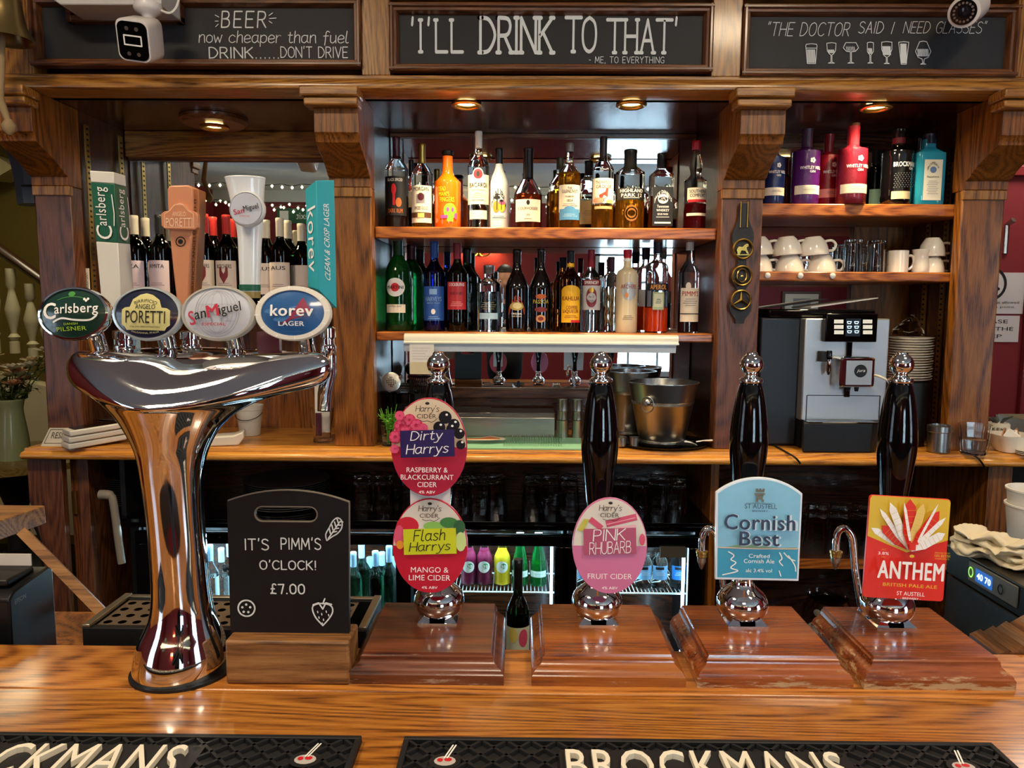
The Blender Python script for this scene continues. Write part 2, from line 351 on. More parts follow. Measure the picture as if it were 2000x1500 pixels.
PL3 = wood('plinth_worn_mahogany', '#4c1e09', '#8e4516', '#a85e24', 'x', rings=6, worn=('#b99c78', .17), coat=.7, rough=.25)
PL4 = wood('plinth_very_worn_mahogany', '#481c0b', '#83401c', '#9d5627', 'x', rings=6, worn=('#b99a72', .23), coat=.7, rough=.25)
BLOCKW = wood('sign_block_wood', '#4a2e16', '#875a30', '#a87a48', 'x', rings=18, coat=0, rough=.5)
CHROME = mat('chrome', '#e9ebee', .045, 1)
STEEL = mat('brushed_steel', '#b9b6ac', .28, 1, bump=.1, bscale=300)
BRASS = mat('brass', '#c7a75c', .28, 1)
BLACK = mat('black_gloss', '#050506', .07, coat=.1)
BLACKM = mat('black_matt', '#101113', .5)
RUBBER = mat('black_rubber', '#17181b', .55)
SLATE = mat('slate', '#202124', .6, vary=.25, bscale=9)
CHALK = mat('chalk', '#dfe3e2', .8)
WHITE = mat('white_plastic', '#e6e4e0', .35)
WPRINT = mat('white_print', '#f2f0ec', .5)
KPRINT = mat('black_print', '#15130f', .5)
CREAM = mat('cream_paper', '#e9dfc8', .6)
PAPER = mat('white_paper', '#e6e1d8', .6)
CHINA = mat('cream_china', '#efe8d8', .2, coat=.4)
GLASS = mat('clear_glass', '#f4fbfa', .01, trans=1, ior=1.25)
THICKG = mat('thick_glass', '#fcfefd', .01, trans=1, ior=1.3)
MIRROR = mat('mirror', '#d8dee0', .01, 1)
GOLD = mat('gold_print', '#c69a3c', .35, .6)
def C(name, c, r=.45, **k): return mat(name, c, r, **k)
REDP = C('red_print', '#c8202a'); 

# ------------------------------------------------------------------ room shell (the pub room the mirrors look back into)
REDW = C('crimson_wall_paint', '#7a1a20', .6, bump=.1, bscale=60); CEIL = C('ceiling_paint', '#c9ced0', .8); OLIVE = C('olive_wall_paint', '#7d6c2c', .7)
CARPET = C('dark_floor', '#2a1d16', .8, vary=.3, bscale=40); GREYB = C('grey_blue_paint', '#4c5766', .5); CREAMP = C('cream_paint', '#cfc6a0', .5)
MY = 2.52                      # mirror plane of the back bar
struct(MB(CARPET).box(-3.6, 4.1, -3.7, 4.9, -.05, 0), 'floor')
struct(MB(CEIL).box(-3.6, 4.1, -3.7, 4.9, 2.87, 2.92), 'ceiling')
WX = (.88, 1.96, .8, 2.2)
m = MB(REDW); m.box(-3.6, WX[0], -3.7, -3.6, 0, 2.74).box(WX[1], 4.1, -3.7, -3.6, 0, 2.74).box(WX[0], WX[1], -3.7, -3.6, 0, WX[2]).box(WX[0], WX[1], -3.7, -3.6, WX[3], 2.74)
struct(m, 'wall_rear')
struct(MB(CEIL).box(-3.6, 4.1, -3.7, -3.58, 2.74, 2.87), 'trim_1')
m = MB(REDW); m.box(-3.6, -3.5, -3.6, 2.2, 0, 2.87); struct(m, 'wall_left')
struct(MB(OLIVE).box(-3.6, -3.5, 2.2, 4.9, 0, 2.87), 'wall_left_hall')
struct(MB(OLIVE).box(-3.5, -1.2, 4.7, 4.9, 0, 2.87), 'wall_hall_back')
struct(MB(OLIVE).box(-1.2, -1.1, 2.7, 4.9, 0, 2.87), 'wall_hall_side')
m = MB(REDW); m.box(4.0, 4.1, -3.6, 3.3, 0, 2.87); struct(m, 'wall_right')
struct(MB(REDW).box(1.2, 4.1, 3.3, 3.4, 0, 2.87), 'wall_right_corridor')
def window(x0, x1, z0, z1, y):
    W = C('window_paint', '#b9c3c8', .4)
    m = MB(W); t = .05
    m.box(x0, x0+t, y, y+.09, z0, z1).box(x1-t, x1, y, y+.09, z0, z1).box(x0, x1, y, y+.09, z1-t, z1).box(x0-.03, x1+.03, y-.02, y+.14, z0-.03, z0+.03)
    o = struct(m, 'window_1')
    g = MB(W); xm = (x0+x1)/2
    for x in (xm-.14, xm+.2): g.box(x-.014, x+.014, y+.03, y+.06, z0+.03, z1-t)
    for k in range(1, 4): z = z0+(z1-z0)*k/4; g.box(x0+t, x1-t, y+.03, y+.06, z-.014, z+.014)
    g.build('glazing_bar', o, world=True)
    MB(GLASS).box(x0+t, x1-t, y+.043, y+.047, z0+.03, z1-t).build('pane', o, world=True)
window(*WX, -3.68)
# wall light with two bell shades on the red rear wall, seen in the mirror
def side_window(x, y0, y1, z0, z1, s, nm):
    W = C('window_paint', '#b9c3c8', .4); m = MB(W); t = .05; a, b = sorted((x, x+s*.09))
    m.box(a, b, y0, y0+t, z0, z1).box(a, b, y1-t, y1, z0, z1).box(a, b, y0+t, y1-t, z1-t, z1).box(a, b, y0+t, y1-t, z0, z0+t)
    o = struct(m, nm); g = MB(W); a, b = sorted((x+s*.05, x+s*.07))
    for k in (1, 2): y = y0+(y1-y0)*k/3; g.box(a, b, y-.014, y+.014, z0+t, z1-t)
    for k in (1, 2, 3): z = z0+(z1-z0)*k/4; g.box(a, b, y0+t, y1-t, z-.014, z+.014)
    g.build('glazing_bar', o, world=True)
side_window(3.9995, -2.05, -.75, .8, 2.4, -1, 'window_2'); side_window(-3.4995, -1.95, -.65, .8, 2.4, 1, 'window_3')
t = thing('wall_light', 'brass two-armed wall light with glowing bell shades, reflected behind the lower bottles', 'wall light', (-.46, -3.6, 2.2))
MB(BRASS).lathe([(.0, 0), (.05, .005), (.055, .02), (.03, .035), (0, .04)], 20).xf(Matrix.Rotation(RD(-90), 3, 'X')).build('wall_plate', t)
for s in (-1, 1):
    MB(BRASS).tube(catmull([(0, .04, 0), (.04*s, .09, -.06), (.12*s, .12, -.04), (.14*s, .12, .06)], 6), .009).build('arm', t)
    sh = MB(C('lit_shade', '#ffdf9a', .5, emit=6)).lathe([(.05, -.02), (.075, -.1), (.045, -.045), (.03, .03), (.028, .05)][::-1], 24, (.14*s, .12, .12), closed=True).build('shade', t)
    lamp('wall_light_bulb', 'POINT', (-.46+.14*s, -3.46, 2.28), 9, (1, .6, .28), .04)
# fire exit sign on the rear wall
t = thing('exit_sign', 'green fire exit sign above the rear red wall, reflected above the wine bottles', 'sign', (-2.45, -3.6, 2.5))
MB(C('exit_green', '#1d5a3c', .5)).box(-.32, .32, 0, .02, 0, .17).build('panel', t)
d = Deco(lambda x, z, h: (-x, .02+h, z)); d.text('fire exit', -.05, .085, .3, .075, WPRINT); d.rect(.19, .29, .03, .14, WPRINT); d.build('lettering', t)
t = thing('picture_frame', 'small framed print on the red wall, reflected above the coffee machine', 'picture', (3.25, -3.6, 1.46))
MB(C('frame_wood', '#5a3a1c')).box(-.22, .22, 0, .03, 0, .3).build('frame', t); MB(CREAM).box(-.19, .19, .03, .034, .03, .27).build('mount', t)
MB(C('print_grey', '#9c968a')).box(-.1, .1, .034, .037, .08, .22).build('print', t)
# strings of fairy lights under the ceiling
BULB = C('fairy_bulb', '#fff0c0', .5, emit=14); WIRE = C('fairy_wire', '#1c2a20', .5)
def fairy(p0, p1, sag, n, label):
    p0, p1 = V(p0), V(p1); P = [p0.lerp(p1, i/n)+V((0, 0, -sag*4*(i/n)*(1-i/n)+.012*sin(i*2.3))) for i in range(n+1)]
    t = thing('fairy_light_string', label, 'fairy lights', P[0])
    MB(WIRE).tube(P, .004, 4).build('wire', t, world=True)
    b0 = None
    for i, p in enumerate(P[1:-1]):
        q = p+V((0, 0, -.03 if i % 2 else -.015))-P[0]
        if b0 is None: b0 = MB(BULB).lathe([(.001, -.015), (.013, 0), (.001, .016)], 6).build('bulb', t); b0.location = q
        else: b = b0.copy(); col.objects.link(b); b.location = q
fairy((-3.4, -2.0, 2.72), (-1.1, -2.9, 2.86), .04, 26, 'fairy lights crossing the ceiling nearest the back bar, reflected above the white tap handle')
fairy((-1.1, -2.9, 2.86), (3.6, -1.8, 2.84), .12, 40, 'fairy lights looping to the right, reflected behind the top spirits')
fairy((-3.4, -3.3, 2.72), (.2, -3.4, 2.80), .08, 38, 'fairy lights along the top of the red rear wall, lower string of the left mirror')
fairy((-3.4, -2.9, 2.68), (.6, -3.2, 2.70), .12, 40, 'fairy lights hanging lowest before the rear red wall')
fairy((.2, -3.4, 2.80), (3.9, -3.1, 2.74), .1, 36, 'fairy lights along the right half of the rear wall')

# ------------------------------------------------------------------ back bar joinery
TOPZ = 1.144; SOF = 2.127; FR = 2.05
P = {1: (-1.404, -1.296), 2: (-.546, -.427), 3: (.581, .70), 4: (1.268, 1.39)}
WM = {1: REDOAK, 2: BROWN, 3: REDOAK, 4: BROWN}
# carcass behind the mirrors and the continuous counter
struct(MB(DARKW).box(-1.404, 1.39, MY+.02, MY+.1, 0, 2.87), 'wall_back_bar')
lab = {1: 'leftmost oak pilaster, beside the hall opening', 2: 'oak pilaster between the wine bay and the spirit shelves', 3: 'oak pilaster hung with horse brasses', 4: 'right end oak pilaster beside the red wall'}
for k, (x0, x1) in P.items():
    t = thing('pilaster', lab[k], 'pilaster', ((x0+x1)/2, 2.18, TOPZ))
    MB(WM[k]).box(x0, x1, 2.18, 2.219 if k == 4 else 2.235, TOPZ, 1.90).build('shaft', t, world=True, bev=.004)
    MB(DARKZ).box(x0+(.034 if k == 4 else .004), x1-.004, 2.2195 if k == 4 else 2.235, MY+.02, TOPZ, SOF).build('side_panel', t, world=True)
    # scrolled corbel
    pr = [(2.235, 1.90), (2.17, 1.90), (2.17, 1.925), (2.155, 1.93)]
    pr += [(2.155-.012*i-.0025*i*i, 1.93+.0125*i) for i in range(1, 5)]+[(2.035, 1.995), (2.03, 2.012), (2.022, 2.018), (2.022, 2.079), (2.01, 2.083), (2.01, 2.10), (1.995, 2.105), (1.99, SOF), (2.235, SOF)]
    pr = [(a, b) for a, b in pr]
    MB(WM[k] if k in (2, 4) else BROWN).prism(pr, x0, x1, ax='x').build('corbel', t, world=True, bev=.0015, smooth=True)
    m = MB(OAK); m.box(x0-.026, x1+.008, 1.978, 2.05, 2.102, SOF).box(x0-.018, x1+.004, 1.990, 2.05, 2.081, 2.102); m.build('capital', t, world=True, bev=.004)
    m = MB(OAKZ).box(x0-.001, x1+.001, 2.172, 2.19, 1.873, 1.90); m.build('band', t, world=True, bev=.002)
# slotted metal shelf strips in the bays
def strip(x, y, z0, z1, lb, side=1):
    m = MB(BRASS).box(x, x+.004*side, y-.011, y+.011, z0, z1); kx = MB(BLACKM)
    n = int((z1-z0)/.016)
    for i in range(n): kx.box(x+.004*side, x+.0046*side, y-.005, y+.005, z0+.006+i*.016, z0+.012+i*.016)
    o = m.build('shelf_strip', label=lb, cat='shelf strip'); kx.build('slots', o, world=True)
strip(-1.29, 2.26, 1.35, 2.09, 'slotted brass shelf strip nearest the hall, on the inner face of the left pilaster')
strip(-1.29, 2.45, 1.35, 2.10, 'slotted brass shelf strip deeper in the wine bay')
strip(1.298, 2.30, 1.2, 2.0, 'slotted metal shelf strip near the front of the cup bay', -1)
strip(1.298, 2.40, 1.2, 2.0, 'slotted metal shelf strip towards the back of the cup bay', -1)

# header with three blackboards
XL, XR = -1.52, 1.62
t = thing('header_panel', 'wide oak header above the back bar holding the chalkboards', 'bar header', (0, FR, SOF)); HD = t
def pz(py, D=FR): return A(1000, py, D).z
bz0, bz1 = A(1000, 140, FR).z, A(1000, 8, FR).z
def px(x, y, D=FR): return A(x, y, D).x
fr = [(px(62, 70), px(706, 70), A(380, 131, FR).z, A(380, -7, FR).z), (px(761, 70), px(1392, 70), A(1076, 141, FR).z, A(1076, 8, FR).z), (px(1449, 80), px(1986, 80), A(1717, 150, FR).z, A(1717, 11, FR).z)]
zt = 2.46
MB(OAK).box(XL, XR, FR, FR+.06, SOF+.035, min(f[2] for f in fr)).build('bottom_rail', t, world=True, bev=.002)
MB(OAK).box(XL, XR, FR, FR+.06, max(f[3] for f in fr), zt).build('top_rail', t, world=True, bev=.002)
xs = [XL, fr[0][0], fr[0][1], fr[1][0], fr[1][1], fr[2][0], fr[2][1], XR]
for i in (0, 2, 4, 6): MB(OAKZ).box(xs[i], xs[i+1], FR+.0005, FR+.06, SOF+.06 if 0 else min(f[2] for f in fr), max(f[3] for f in fr)).build('stile', t, world=True, bev=.0015)
prof = [(FR+.06, SOF+.036), (FR, SOF+.036), (FR-.012, SOF+.034), (FR-.026, SOF+.026), (FR-.032, SOF+.014), (FR-.030, SOF+.004), (FR-.022, SOF), (FR+.06, SOF)]
MB(OAK).prism(prof, XL-.05, XR+.05, ax='x').build('lower_moulding', t, world=True)
MB(DARKW).box(XL, XR, FR+.06, FR+.08, SOF, zt).build('backing_board', t, world=True)
MB(DARKW).box(XL, XR, FR+.01, FR+.3, zt, 2.87).build('upper_fascia', t, world=True)
CHB = []
for i, (x0, x1, z0, z1) in enumerate(fr):
    lb = ['left chalkboard reading beer now cheaper than fuel, drink, don\'t drive', 'middle chalkboard reading I\'ll drink to that', 'right chalkboard reading the doctor said I need glasses'][i]
    b = thing('chalkboard', lb, 'chalkboard', ((x0+x1)/2, FR, z0))
    MB(SLATE).box(x0+.02, x1-.02, FR+.012, FR+.018, z0+.02, z1-.02).build('board', b, world=True)
    for (a0, a1, c0, c1, wm, nm) in ((x0, x1, z0, z0+.024, MOULD, 'frame_rail'), (x0, x1, z1-.024, z1, MOULD, 'frame_rail'), (x0, x0+.024, z0, z1, MOULDZ, 'frame_stile'), (x1-.024, x1, z0, z1, MOULDZ, 'frame_stile')):
        m = MB(wm); h = (a1-a0) > (c1-c0)
        q = .0015 if h else 0
        if h:
            f = 1 if c0 == z0 else -1; e = c0 if f == 1 else c1
            pr = [(FR-.010-q, e), (FR-.014-q, e+f*.004), (FR-.014-q, e+f*.009), (FR-.006-q, e+f*.012), (FR-.005-q, e+f*.018), (FR+.008, e+f*.024), (FR+.018, e+f*.024), (FR+.018, e)]
            m.prism(pr, a0, a1, ax='x')
        else:
            f = 1 if a0 == x0 else -1; e = a0 if f == 1 else a1
            pr = [(e, FR-.010), (e+f*.004, FR-.014), (e+f*.009, FR-.014), (e+f*.012, FR-.006), (e+f*.018, FR-.005), (e+f*.024, FR+.008), (e+f*.024, FR+.018), (e, FR+.018)]
            m.prism(pr, c0+.001, c1-.001, ax='z')
        m.build(nm, b, world=True)
    CHB.append(b)
BY = FR+.012
def chalk(b, items):
    d = Deco(flatmap(BY), .0005)
    for it in items: it(d)
    d.build('chalk_writing', b, world=True)
def cbox(x0, x1, y0, y1):
    a = A(x0, y0, BY); c = A(x1, y1, BY); e = A(x0, y1, BY)
    return (a.x+c.x)/2, (a.z+c.z)/2, abs(c.x-e.x), abs(a.z-e.z)
def ch(s, x0, x1, y0, y1, **k): return lambda d: d.hand(s, *cbox(x0, x1, y0, y1), CHALK, **k)
def cl(px_lines, wd=.0011):
    return lambda d: d.lines([[(A(x, y, BY).x, A(x, y, BY).z) for x, y in L] for L in px_lines], wd, CHALK)
chalk(CHB[0], [ch('BEER', 431, 520, 21, 55, wt=.27, slant=.1, gap=1.9), ch('now cheaper than fuel', 388, 681, 60, 92, wt=.22, slant=.08, gap=.7), ch('DRINK......', 408, 545, 92, 115, wt=.3, gap=1.2), ch("DON'T DRIVE", 548, 680, 90, 114, wt=.28, gap=1.1),
  cl([[(421, 30), (428, 34)], [(421, 42), (427, 42)], [(422, 53), (427, 48)], [(526, 31), (533, 26)], [(527, 37), (540, 36)], [(526, 42), (532, 46)]])])
chalk(CHB[1], [ch("'I'LL", 803, 906, 32, 105, wt=.34, serif=True, gap=1.9), ch("DRINK", 932, 1085, 31, 107, wt=.36, serif=True, gap=1.0), ch("TO", 1102, 1166, 31, 105, wt=.34, serif=True, gap=.9), ch("THAT'", 1183, 1322, 32, 107, wt=.33, serif=True, gap=1.3), ch('- ME, TO EVERYTHING', 1150, 1297, 111, 126, wt=.3, gap=1.5)])
gl = []
def G_(cx, y0, y1, prof, lines=()):
    for s in (1, -1): gl.append([(cx+s*a, y0+(y1-y0)*b) for a, b in prof])
    for a, b, c, e in lines: gl.append([(cx+a, y0+(y1-y0)*b), (cx+c, y0+(y1-y0)*e)])
hat = lambda w, a, b, n=9: [(-w+2*w*i/n, a, -w+2*w*(i+.7)/n, b) for i in range(n)]
G_(1584, 86, 125, [(0, 0), (10, .03), (11, .1), (8, 1), (0, 1)], hat(8, .3, .95)+[(-10, .22, 10, .22)])
G_(1623, 84, 124, [(0, 0), (9, .03), (8, .4), (4, .55), (1, .6), (1, .95), (6, 1), (0, 1)], hat(6, .35, .5, 7))
G_(1661, 84, 124, [(0, 0), (10, 0), (15, .25), (9, .42), (1, .45), (1, .95), (6, 1), (0, 1)], hat(9, .2, .4, 6))
G_(1699, 83, 124, [(0, 0), (6, .03), (6, .45), (1, .62), (1, .95), (5, 1), (0, 1)], hat(4, .3, .55, 5))
G_(1731, 82, 125, [(0, 0), (10, .03), (10, .35), (5, .65), (1, .7), (1, .96), (5, 1), (0, 1)], hat(8, .22, .6, 11))
G_(1764, 82, 126, [(0, 0), (10, .03), (5, 1), (0, 1)], hat(6, .1, .95, 9))
G_(1802, 81, 126, [(0, 0), (7, .03), (15, .45), (10, .7), (2, .78), (1, .96), (5, 1), (0, 1)], hat(11, .35, .65, 12))
chalk(CHB[2], [ch('"THE DOCTOR', 1500, 1660, 42, 71, wt=.17, slant=.22, gap=1.1), ch('SAID', 1676, 1726, 42, 66, wt=.2, slant=.2, gap=1.2), ch('I', 1740, 1747, 43, 67, wt=.2, slant=.3), ch('NEED GLASSES"', 1763, 1927, 41, 66, wt=.17, slant=.25, gap=1.1), cl(gl, .0009)])
# small covering box of the first board (the timber notch round the camera trunking)
t = thing('trunking_box', 'white painted boxing at the ceiling above the left chalkboard, carrying the camera', 'boxing', A(240, 0, 2.0))
a, b = A(150, 30, 2.0), A(340, 28, 2.0)
m = MB(C('boxing_white', '#cfccc6', .5, vary=.12, bscale=30)); z0 = a.z
m.prism([(a.x, z0), (b.x, z0), (b.x+.005, z0+.12), (a.x-.085, z0+.12), (a.x-.06, z0+.04)], 1.93, FR-.016); m.build('boxing', t, world=True, bev=.003)
m = MB(MOULD); x0, x1 = A(134, 40, FR).x, A(358, 40, FR).x; z0 = A(240, 46, FR).z; z1 = A(240, 8, FR).z
m.box(x0, x1, FR-.015, FR+.012, z0, z0+.018).box(x0, x0+.016, FR-.016, FR+.012, z0, z1).box(x1-.018, x1, FR-.016, FR+.012, z0, z1).build('notch_frame', t, world=True, bev=.003)

# soffit boards and bay backs
struct(MB(DARKW).box(XL, XR, FR+.06, MY+.02, SOF, SOF+.02), 'ceiling_bar_soffit')
def bay(n, x0, x1, zt_, zb_, lb, fw=.02):
    t = thing('bar_mirror', lb, 'mirror', ((x0+x1)/2, MY, zb_))
    MB(MIRROR).box(x0, x1, MY, MY+.006, zb_, zt_).build('mirror_glass', t, world=True)
    MB(MOULD).box(x0, x1, MY-.012, MY+.02, zt_, zt_+fw).build('frame_rail', t, world=True, bev=.002)
    MB(MOULD).box(x0, x1, MY-.012, MY+.02, zb_-fw, zb_).build('frame_rail', t, world=True, bev=.002)
    return t
def bz(py, px_=1000, D=MY): return A(px_, py, D).z
bay(1, P[1][1], P[2][0], bz(316, 450), bz(600, 450), 'mirror behind the wine bottles in the left bay')
bay(2, P[2][1], P[3][0], bz(271, 1070), bz(758, 1070), 'large mirror behind the two spirit shelves')
bay(3, P[3][1], P[4][0]-.16, bz(290, 1600), bz(606, 1600), 'mirror behind the gin bottles in the right bay')
MB(OAK).box(P[1][1], P[2][0], MY-.03, MY+.02, bz(310, 450), SOF).build('bay_fascia', label='dark oak fascia above the left bay mirror', cat='panel', bev=.003)
MB(DARKW).box(P[2][1], P[3][0], MY-.02, MY+.02, bz(258, 1070), SOF).build('bay_fascia', label='dark panel above the spirit shelf mirror', cat='panel')
MB(DARKW).box(P[3][1], P[4][0], MY-.02, MY+.02, bz(282, 1600), SOF).build('bay_fascia', label='dark panel above the right bay mirror', cat='panel')
MB(BROWN).box(P[1][1], P[2][0], MY-.014, MY+.019, TOPZ, bz(606, 450)).build('trim_2', kind='structure')
o = MB(DARKW).box(P[2][1], P[3][0], MY-.014, MY+.019, TOPZ, bz(766, 1070)).build('trim_3', kind='structure')
MB(MOULD).box(P[2][1], P[3][0], MY-.03, MY-.0145, bz(776, 1070), bz(760, 1070)).build('rail', o, world=True, bev=.003)
MB(BROWN).box(P[3][1], P[4][0]-.16, MY-.013, MY+.019, TOPZ, bz(612, 1600)).build('trim_4', kind='structure')
MB(BROWN).box(P[4][0]-.16, P[4][0]+.033, MY-.016, MY+.019, TOPZ, bz(300, 1600)).build('trim_5', kind='structure')
# a few slats (box spines) low in the wine bay
# shelves
def shelf(x0, x1, ytop, th, y0, lb, cx=1070, kids=None):
    z = A(cx, ytop, y0).z
    o = MB(SHELFW).box(x0+.001, x1-.001, y0, MY-.013, z-th, z).build('shelf', label=lb, cat='shelf', bev=.004)
    return z, o
SZ1, _ = shelf(P[2][1], P[3][0], 444, .034, 2.22, 'upper spirit shelf of the middle bay')
SZ2, _ = shelf(P[2][1], P[3][0], 650, .026, 2.22, 'lower spirit shelf of the middle bay')
SZ3, _ = shelf(P[3][1], P[4][0]+.034, 398, .036, 2.22, 'gin shelf at the top of the right bay', 1676)
SZ4, _ = shelf(P[3][1], P[4][0]+.034, 531, .028, 2.22, 'cup shelf of the right bay', 1676)
SZW, _ = shelf(P[1][1], P[2][0], 607, .022, 2.24, 'wine shelf of the left bay', 450)
for x in (1498, 1562, 1625):
    p = A(x, 537, 2.221); p.z = SZ4-.012; o = MB(WHITE).lathe([(.006, 0), (.0085, .003), (.0085, .007), (.006, .009)], 14).xf(Matrix.Rotation(RD(90), 3, 'X'))
    o.xf(Matrix.Translation(p)); o.build('cup_hook_cap', label={1498: 'white round cap on the cup shelf edge, left of three', 1562: 'white round cap on the cup shelf edge, middle of three', 1625: 'white round cap on the cup shelf edge, right of three'}[x], cat='screw cap')

# back counter
x0 = A(50, 893, 2.12).x
t = thing('back_counter', 'long golden oak worktop with a rounded edge under the back bar', 'worktop', (0, 2.12, TOPZ-.034))
MB(BACKTOP).box(x0, 2.6, 2.135, MY+.015, TOPZ-.03, TOPZ).build('top_board', t, world=True, bev=.002)
pr = [(2.1345, TOPZ-.002), (2.128, TOPZ-.002), (2.126, TOPZ-.009), (2.118, TOPZ-.011)]+[(2.116-.012*sin(pi*i/8), TOPZ-.022+.011*cos(pi*i/8)) for i in range(9)]+[(2.1345, TOPZ-.035)]
MB(BACKTOP).prism(pr, x0-.006, 2.6, ax='x').build('nosing', t, world=True)
# under-counter: left timber carcass
a = A(58, 925, 2.16); b = A(125, 925, 2.16)
t = thing('counter_bracket', 'reddish timber bracket under the left end of the back counter', 'bracket', (a.x, 2.16, .3))
pr = [(a.x, 1.105), (b.x, 1.105), (b.x, .35), (b.x-.03, .35), (a.x+.045, .55), (a.x+.03, .85), (a.x+.008, .95), (a.x, .98)]
MB(REDOAK).prism(pr, 2.15, 2.175).build('front_board', t, world=True, bev=.002)
MB(REDOAK).box(b.x, A(172, 925, 2.19).x, 2.19, 2.5, .3, TOPZ-.031).build('side_board', t, world=True, bev=.002)
MB(BRASS).box(b.x+.006, b.x+.02, 2.18, 2.189, .93, 1.0).build('hinge', t, world=True)
struct(MB(BLACKM).box(a.x, 2.55, 2.66, 2.7, 0, 1.1), 'wall_under_counter')
# black fridge run
FX0, FX1 = A(238, 1010, 2.2).x, A(1378, 1040, 2.25).x; FZ = .93
BS = A(1000, 1010, 2.22).z
t = thing('glass_shelf_unit', 'black open shelf of upturned glasses under the middle counter', 'shelf unit', ((FX0+FX1)/2, 2.2, BS))
MB(BLACK).box(FX0, FX1, 2.17, 2.64, BS-.012, BS).build('shelf_board', t, world=True, bev=.001)
MB(BLACKM).box(FX0, FX0+.015, 2.2, 2.64, BS, TOPZ-.036).build('end_panel', t, world=True); MB(BROWN).box(FX1-.002, FX1+.022, 2.2, 2.64, .2, TOPZ-.036).build('end_panel', t, world=True)
MB(C('dark_back', '#0c0c0e', .5)).box(FX0+.016, FX1-.003, 2.62, 2.64, BS, TOPZ-.036).build('back_panel', t, world=True)
def fz(py): return A(1000, py, 2.24).z
f = thing('bottle_fridge', 'long black glass-fronted bottle fridge under the back counter', 'fridge', ((FX0+FX1)/2, 2.24, .1))
m = MB(BLACKM); zf = fz(1036); m.box(FX0+.001, FX1-.003, 2.24, 2.64, zf, zf+.03).box(FX0+.001, FX0+.03, 2.24, 2.64, .1, zf).box(FX1-.035, FX1-.003, 2.24, 2.64, .1, zf).box(FX0, FX1-.003, 2.62, 2.64, .1, zf).box(FX0, FX1-.003, 2.24, 2.64, .08, .12)
m.build('cabinet', f, world=True, bev=.002)
MB(BLACK).box(FX0, FX1-.003, 2.205, 2.24, fz(1030), fz(1018)).build('top_trim', f, world=True, bev=.004)
DOORS = [(300, 500), (548, 775), (838, 1083), (1126, 1342)]
LED = C('fridge_led', '#bfe6ff', .5, emit=7)
LIN = C('fridge_lining', '#b9cdd6', .4); WIREM = C('shelf_wire', '#dfe8ea', .3, metal=.6)
FS = fz(1158)
for i, (a, b) in enumerate(DOORS):
    xa, xb = A(a, 1062, 2.24).x, A(b, 1062, 2.24).x; zt_ = fz(1062); zb_ = .2
    m = MB(BLACK); g = .045
    m.box(xa-g, xb+g, 2.212, 2.238, zt_, fz(1040)).box(xa-g, xa, 2.212, 2.238, zb_-.05, zt_).box(xb, xb+g, 2.212, 2.238, zb_-.05, zt_).box(xa-g, xb+g, 2.212, 2.238, zb_-.05, zb_)
    dd = m.build('door', f, world=True, bev=.003)
    MB(GLASS).box(xa, xb, 2.222, 2.226, zb_, zt_).build('pane', dd, world=True)
    m = MB(LIN).box(xa-.02, xb+.02, 2.60, 2.615, .15, zt_+.05); m.box(xa-.04, xa-.025, 2.26, 2.6, .15, zt_+.05).box(xb+.025, xb+.04, 2.26, 2.6, .15, zt_+.05); m.build('lining', f, world=True)
    MB(LED).box(xb-.012 if i > 1 else xa+.002, xb-.004 if i > 1 else xa+.010, 2.242, 2.25, zb_, zt_).build('led_strip', f, world=True)
    m = MB(WIREM); FS_ = FS if i > 1 else FS-.135
    for k in range(int((xb-xa)/.012)): m.tube([(xa+.006+k*.012, 2.26, FS_), (xa+.006+k*.012, 2.58, FS_)], .0014, 4)
    for y in (2.255, 2.42, 2.58): m.tube([(xa-.02, y, FS_-.003), (xb+.02, y, FS_-.003)], .003, 6)
    m.build('wire_shelf', f, world=True)
    lamp('fridge_light', 'AREA', ((xa+xb)/2, 2.30, zt_+.02), 4.5 if i > 1 else 8, (.6, .88, 1), xb-xa-.03, (RD(-25), 0, 0), .05)
# right open shelves
x0, x1 = FX1+.022, 2.0
t = thing('open_shelf_unit', 'dark open wooden shelves of glasses under the right counter', 'shelf unit', ((x0+x1)/2, 2.2, .2))
zs = A(1600, 1092, 2.2).z
MB(SHELFW).box(x0, A(1905, 1090, 2.2).x, 2.2, 2.205, zs-.03, zs).build('shelf_lip', t, world=True)
MB(DARKW).box(x0, x1, 2.205, 2.64, zs-.02, zs).build('shelf_board', t, world=True)
MB(DARKW).box(x0, x1, 2.205, 2.64, zs-.36, zs-.34).build('shelf_board', t, world=True)
MB(C('dark_timber', '#171310', .6)).box(x0, x1, 2.62, 2.64, .2, TOPZ-.036).build('back_panel', t, world=True)
xx = A(1925, 1000, 2.15).x
MB(BROWN).box(xx, xx+.07, 2.15, 2.6, .2, TOPZ-.036).build('end_panel', t, world=True)

# ------------------------------------------------------------------ front bar
ZB = 1.10
t = thing('bar_counter', 'wide polished oak bar counter in the foreground', 'bar counter', (0, .5, ZB-.05))
MB(BARW).box(-1.6, 2.0, .30, .8465, ZB-.045, ZB).build('front_plank', t, world=True, bev=.002)
MB(BARW2).box(-1.6, 2.0, .8475, .962, ZB-.045, ZB).build('rear_plank', t, world=True, bev=.002)
MB(BROWN).box(-1.6, 2.0, .36, .40, .0, ZB-.046).build('front_panel', t, world=True)
MB(DARKW).box(-1.6, 2.0, .86, .90, .0, ZB-.046).build('rear_panel', t, world=True)

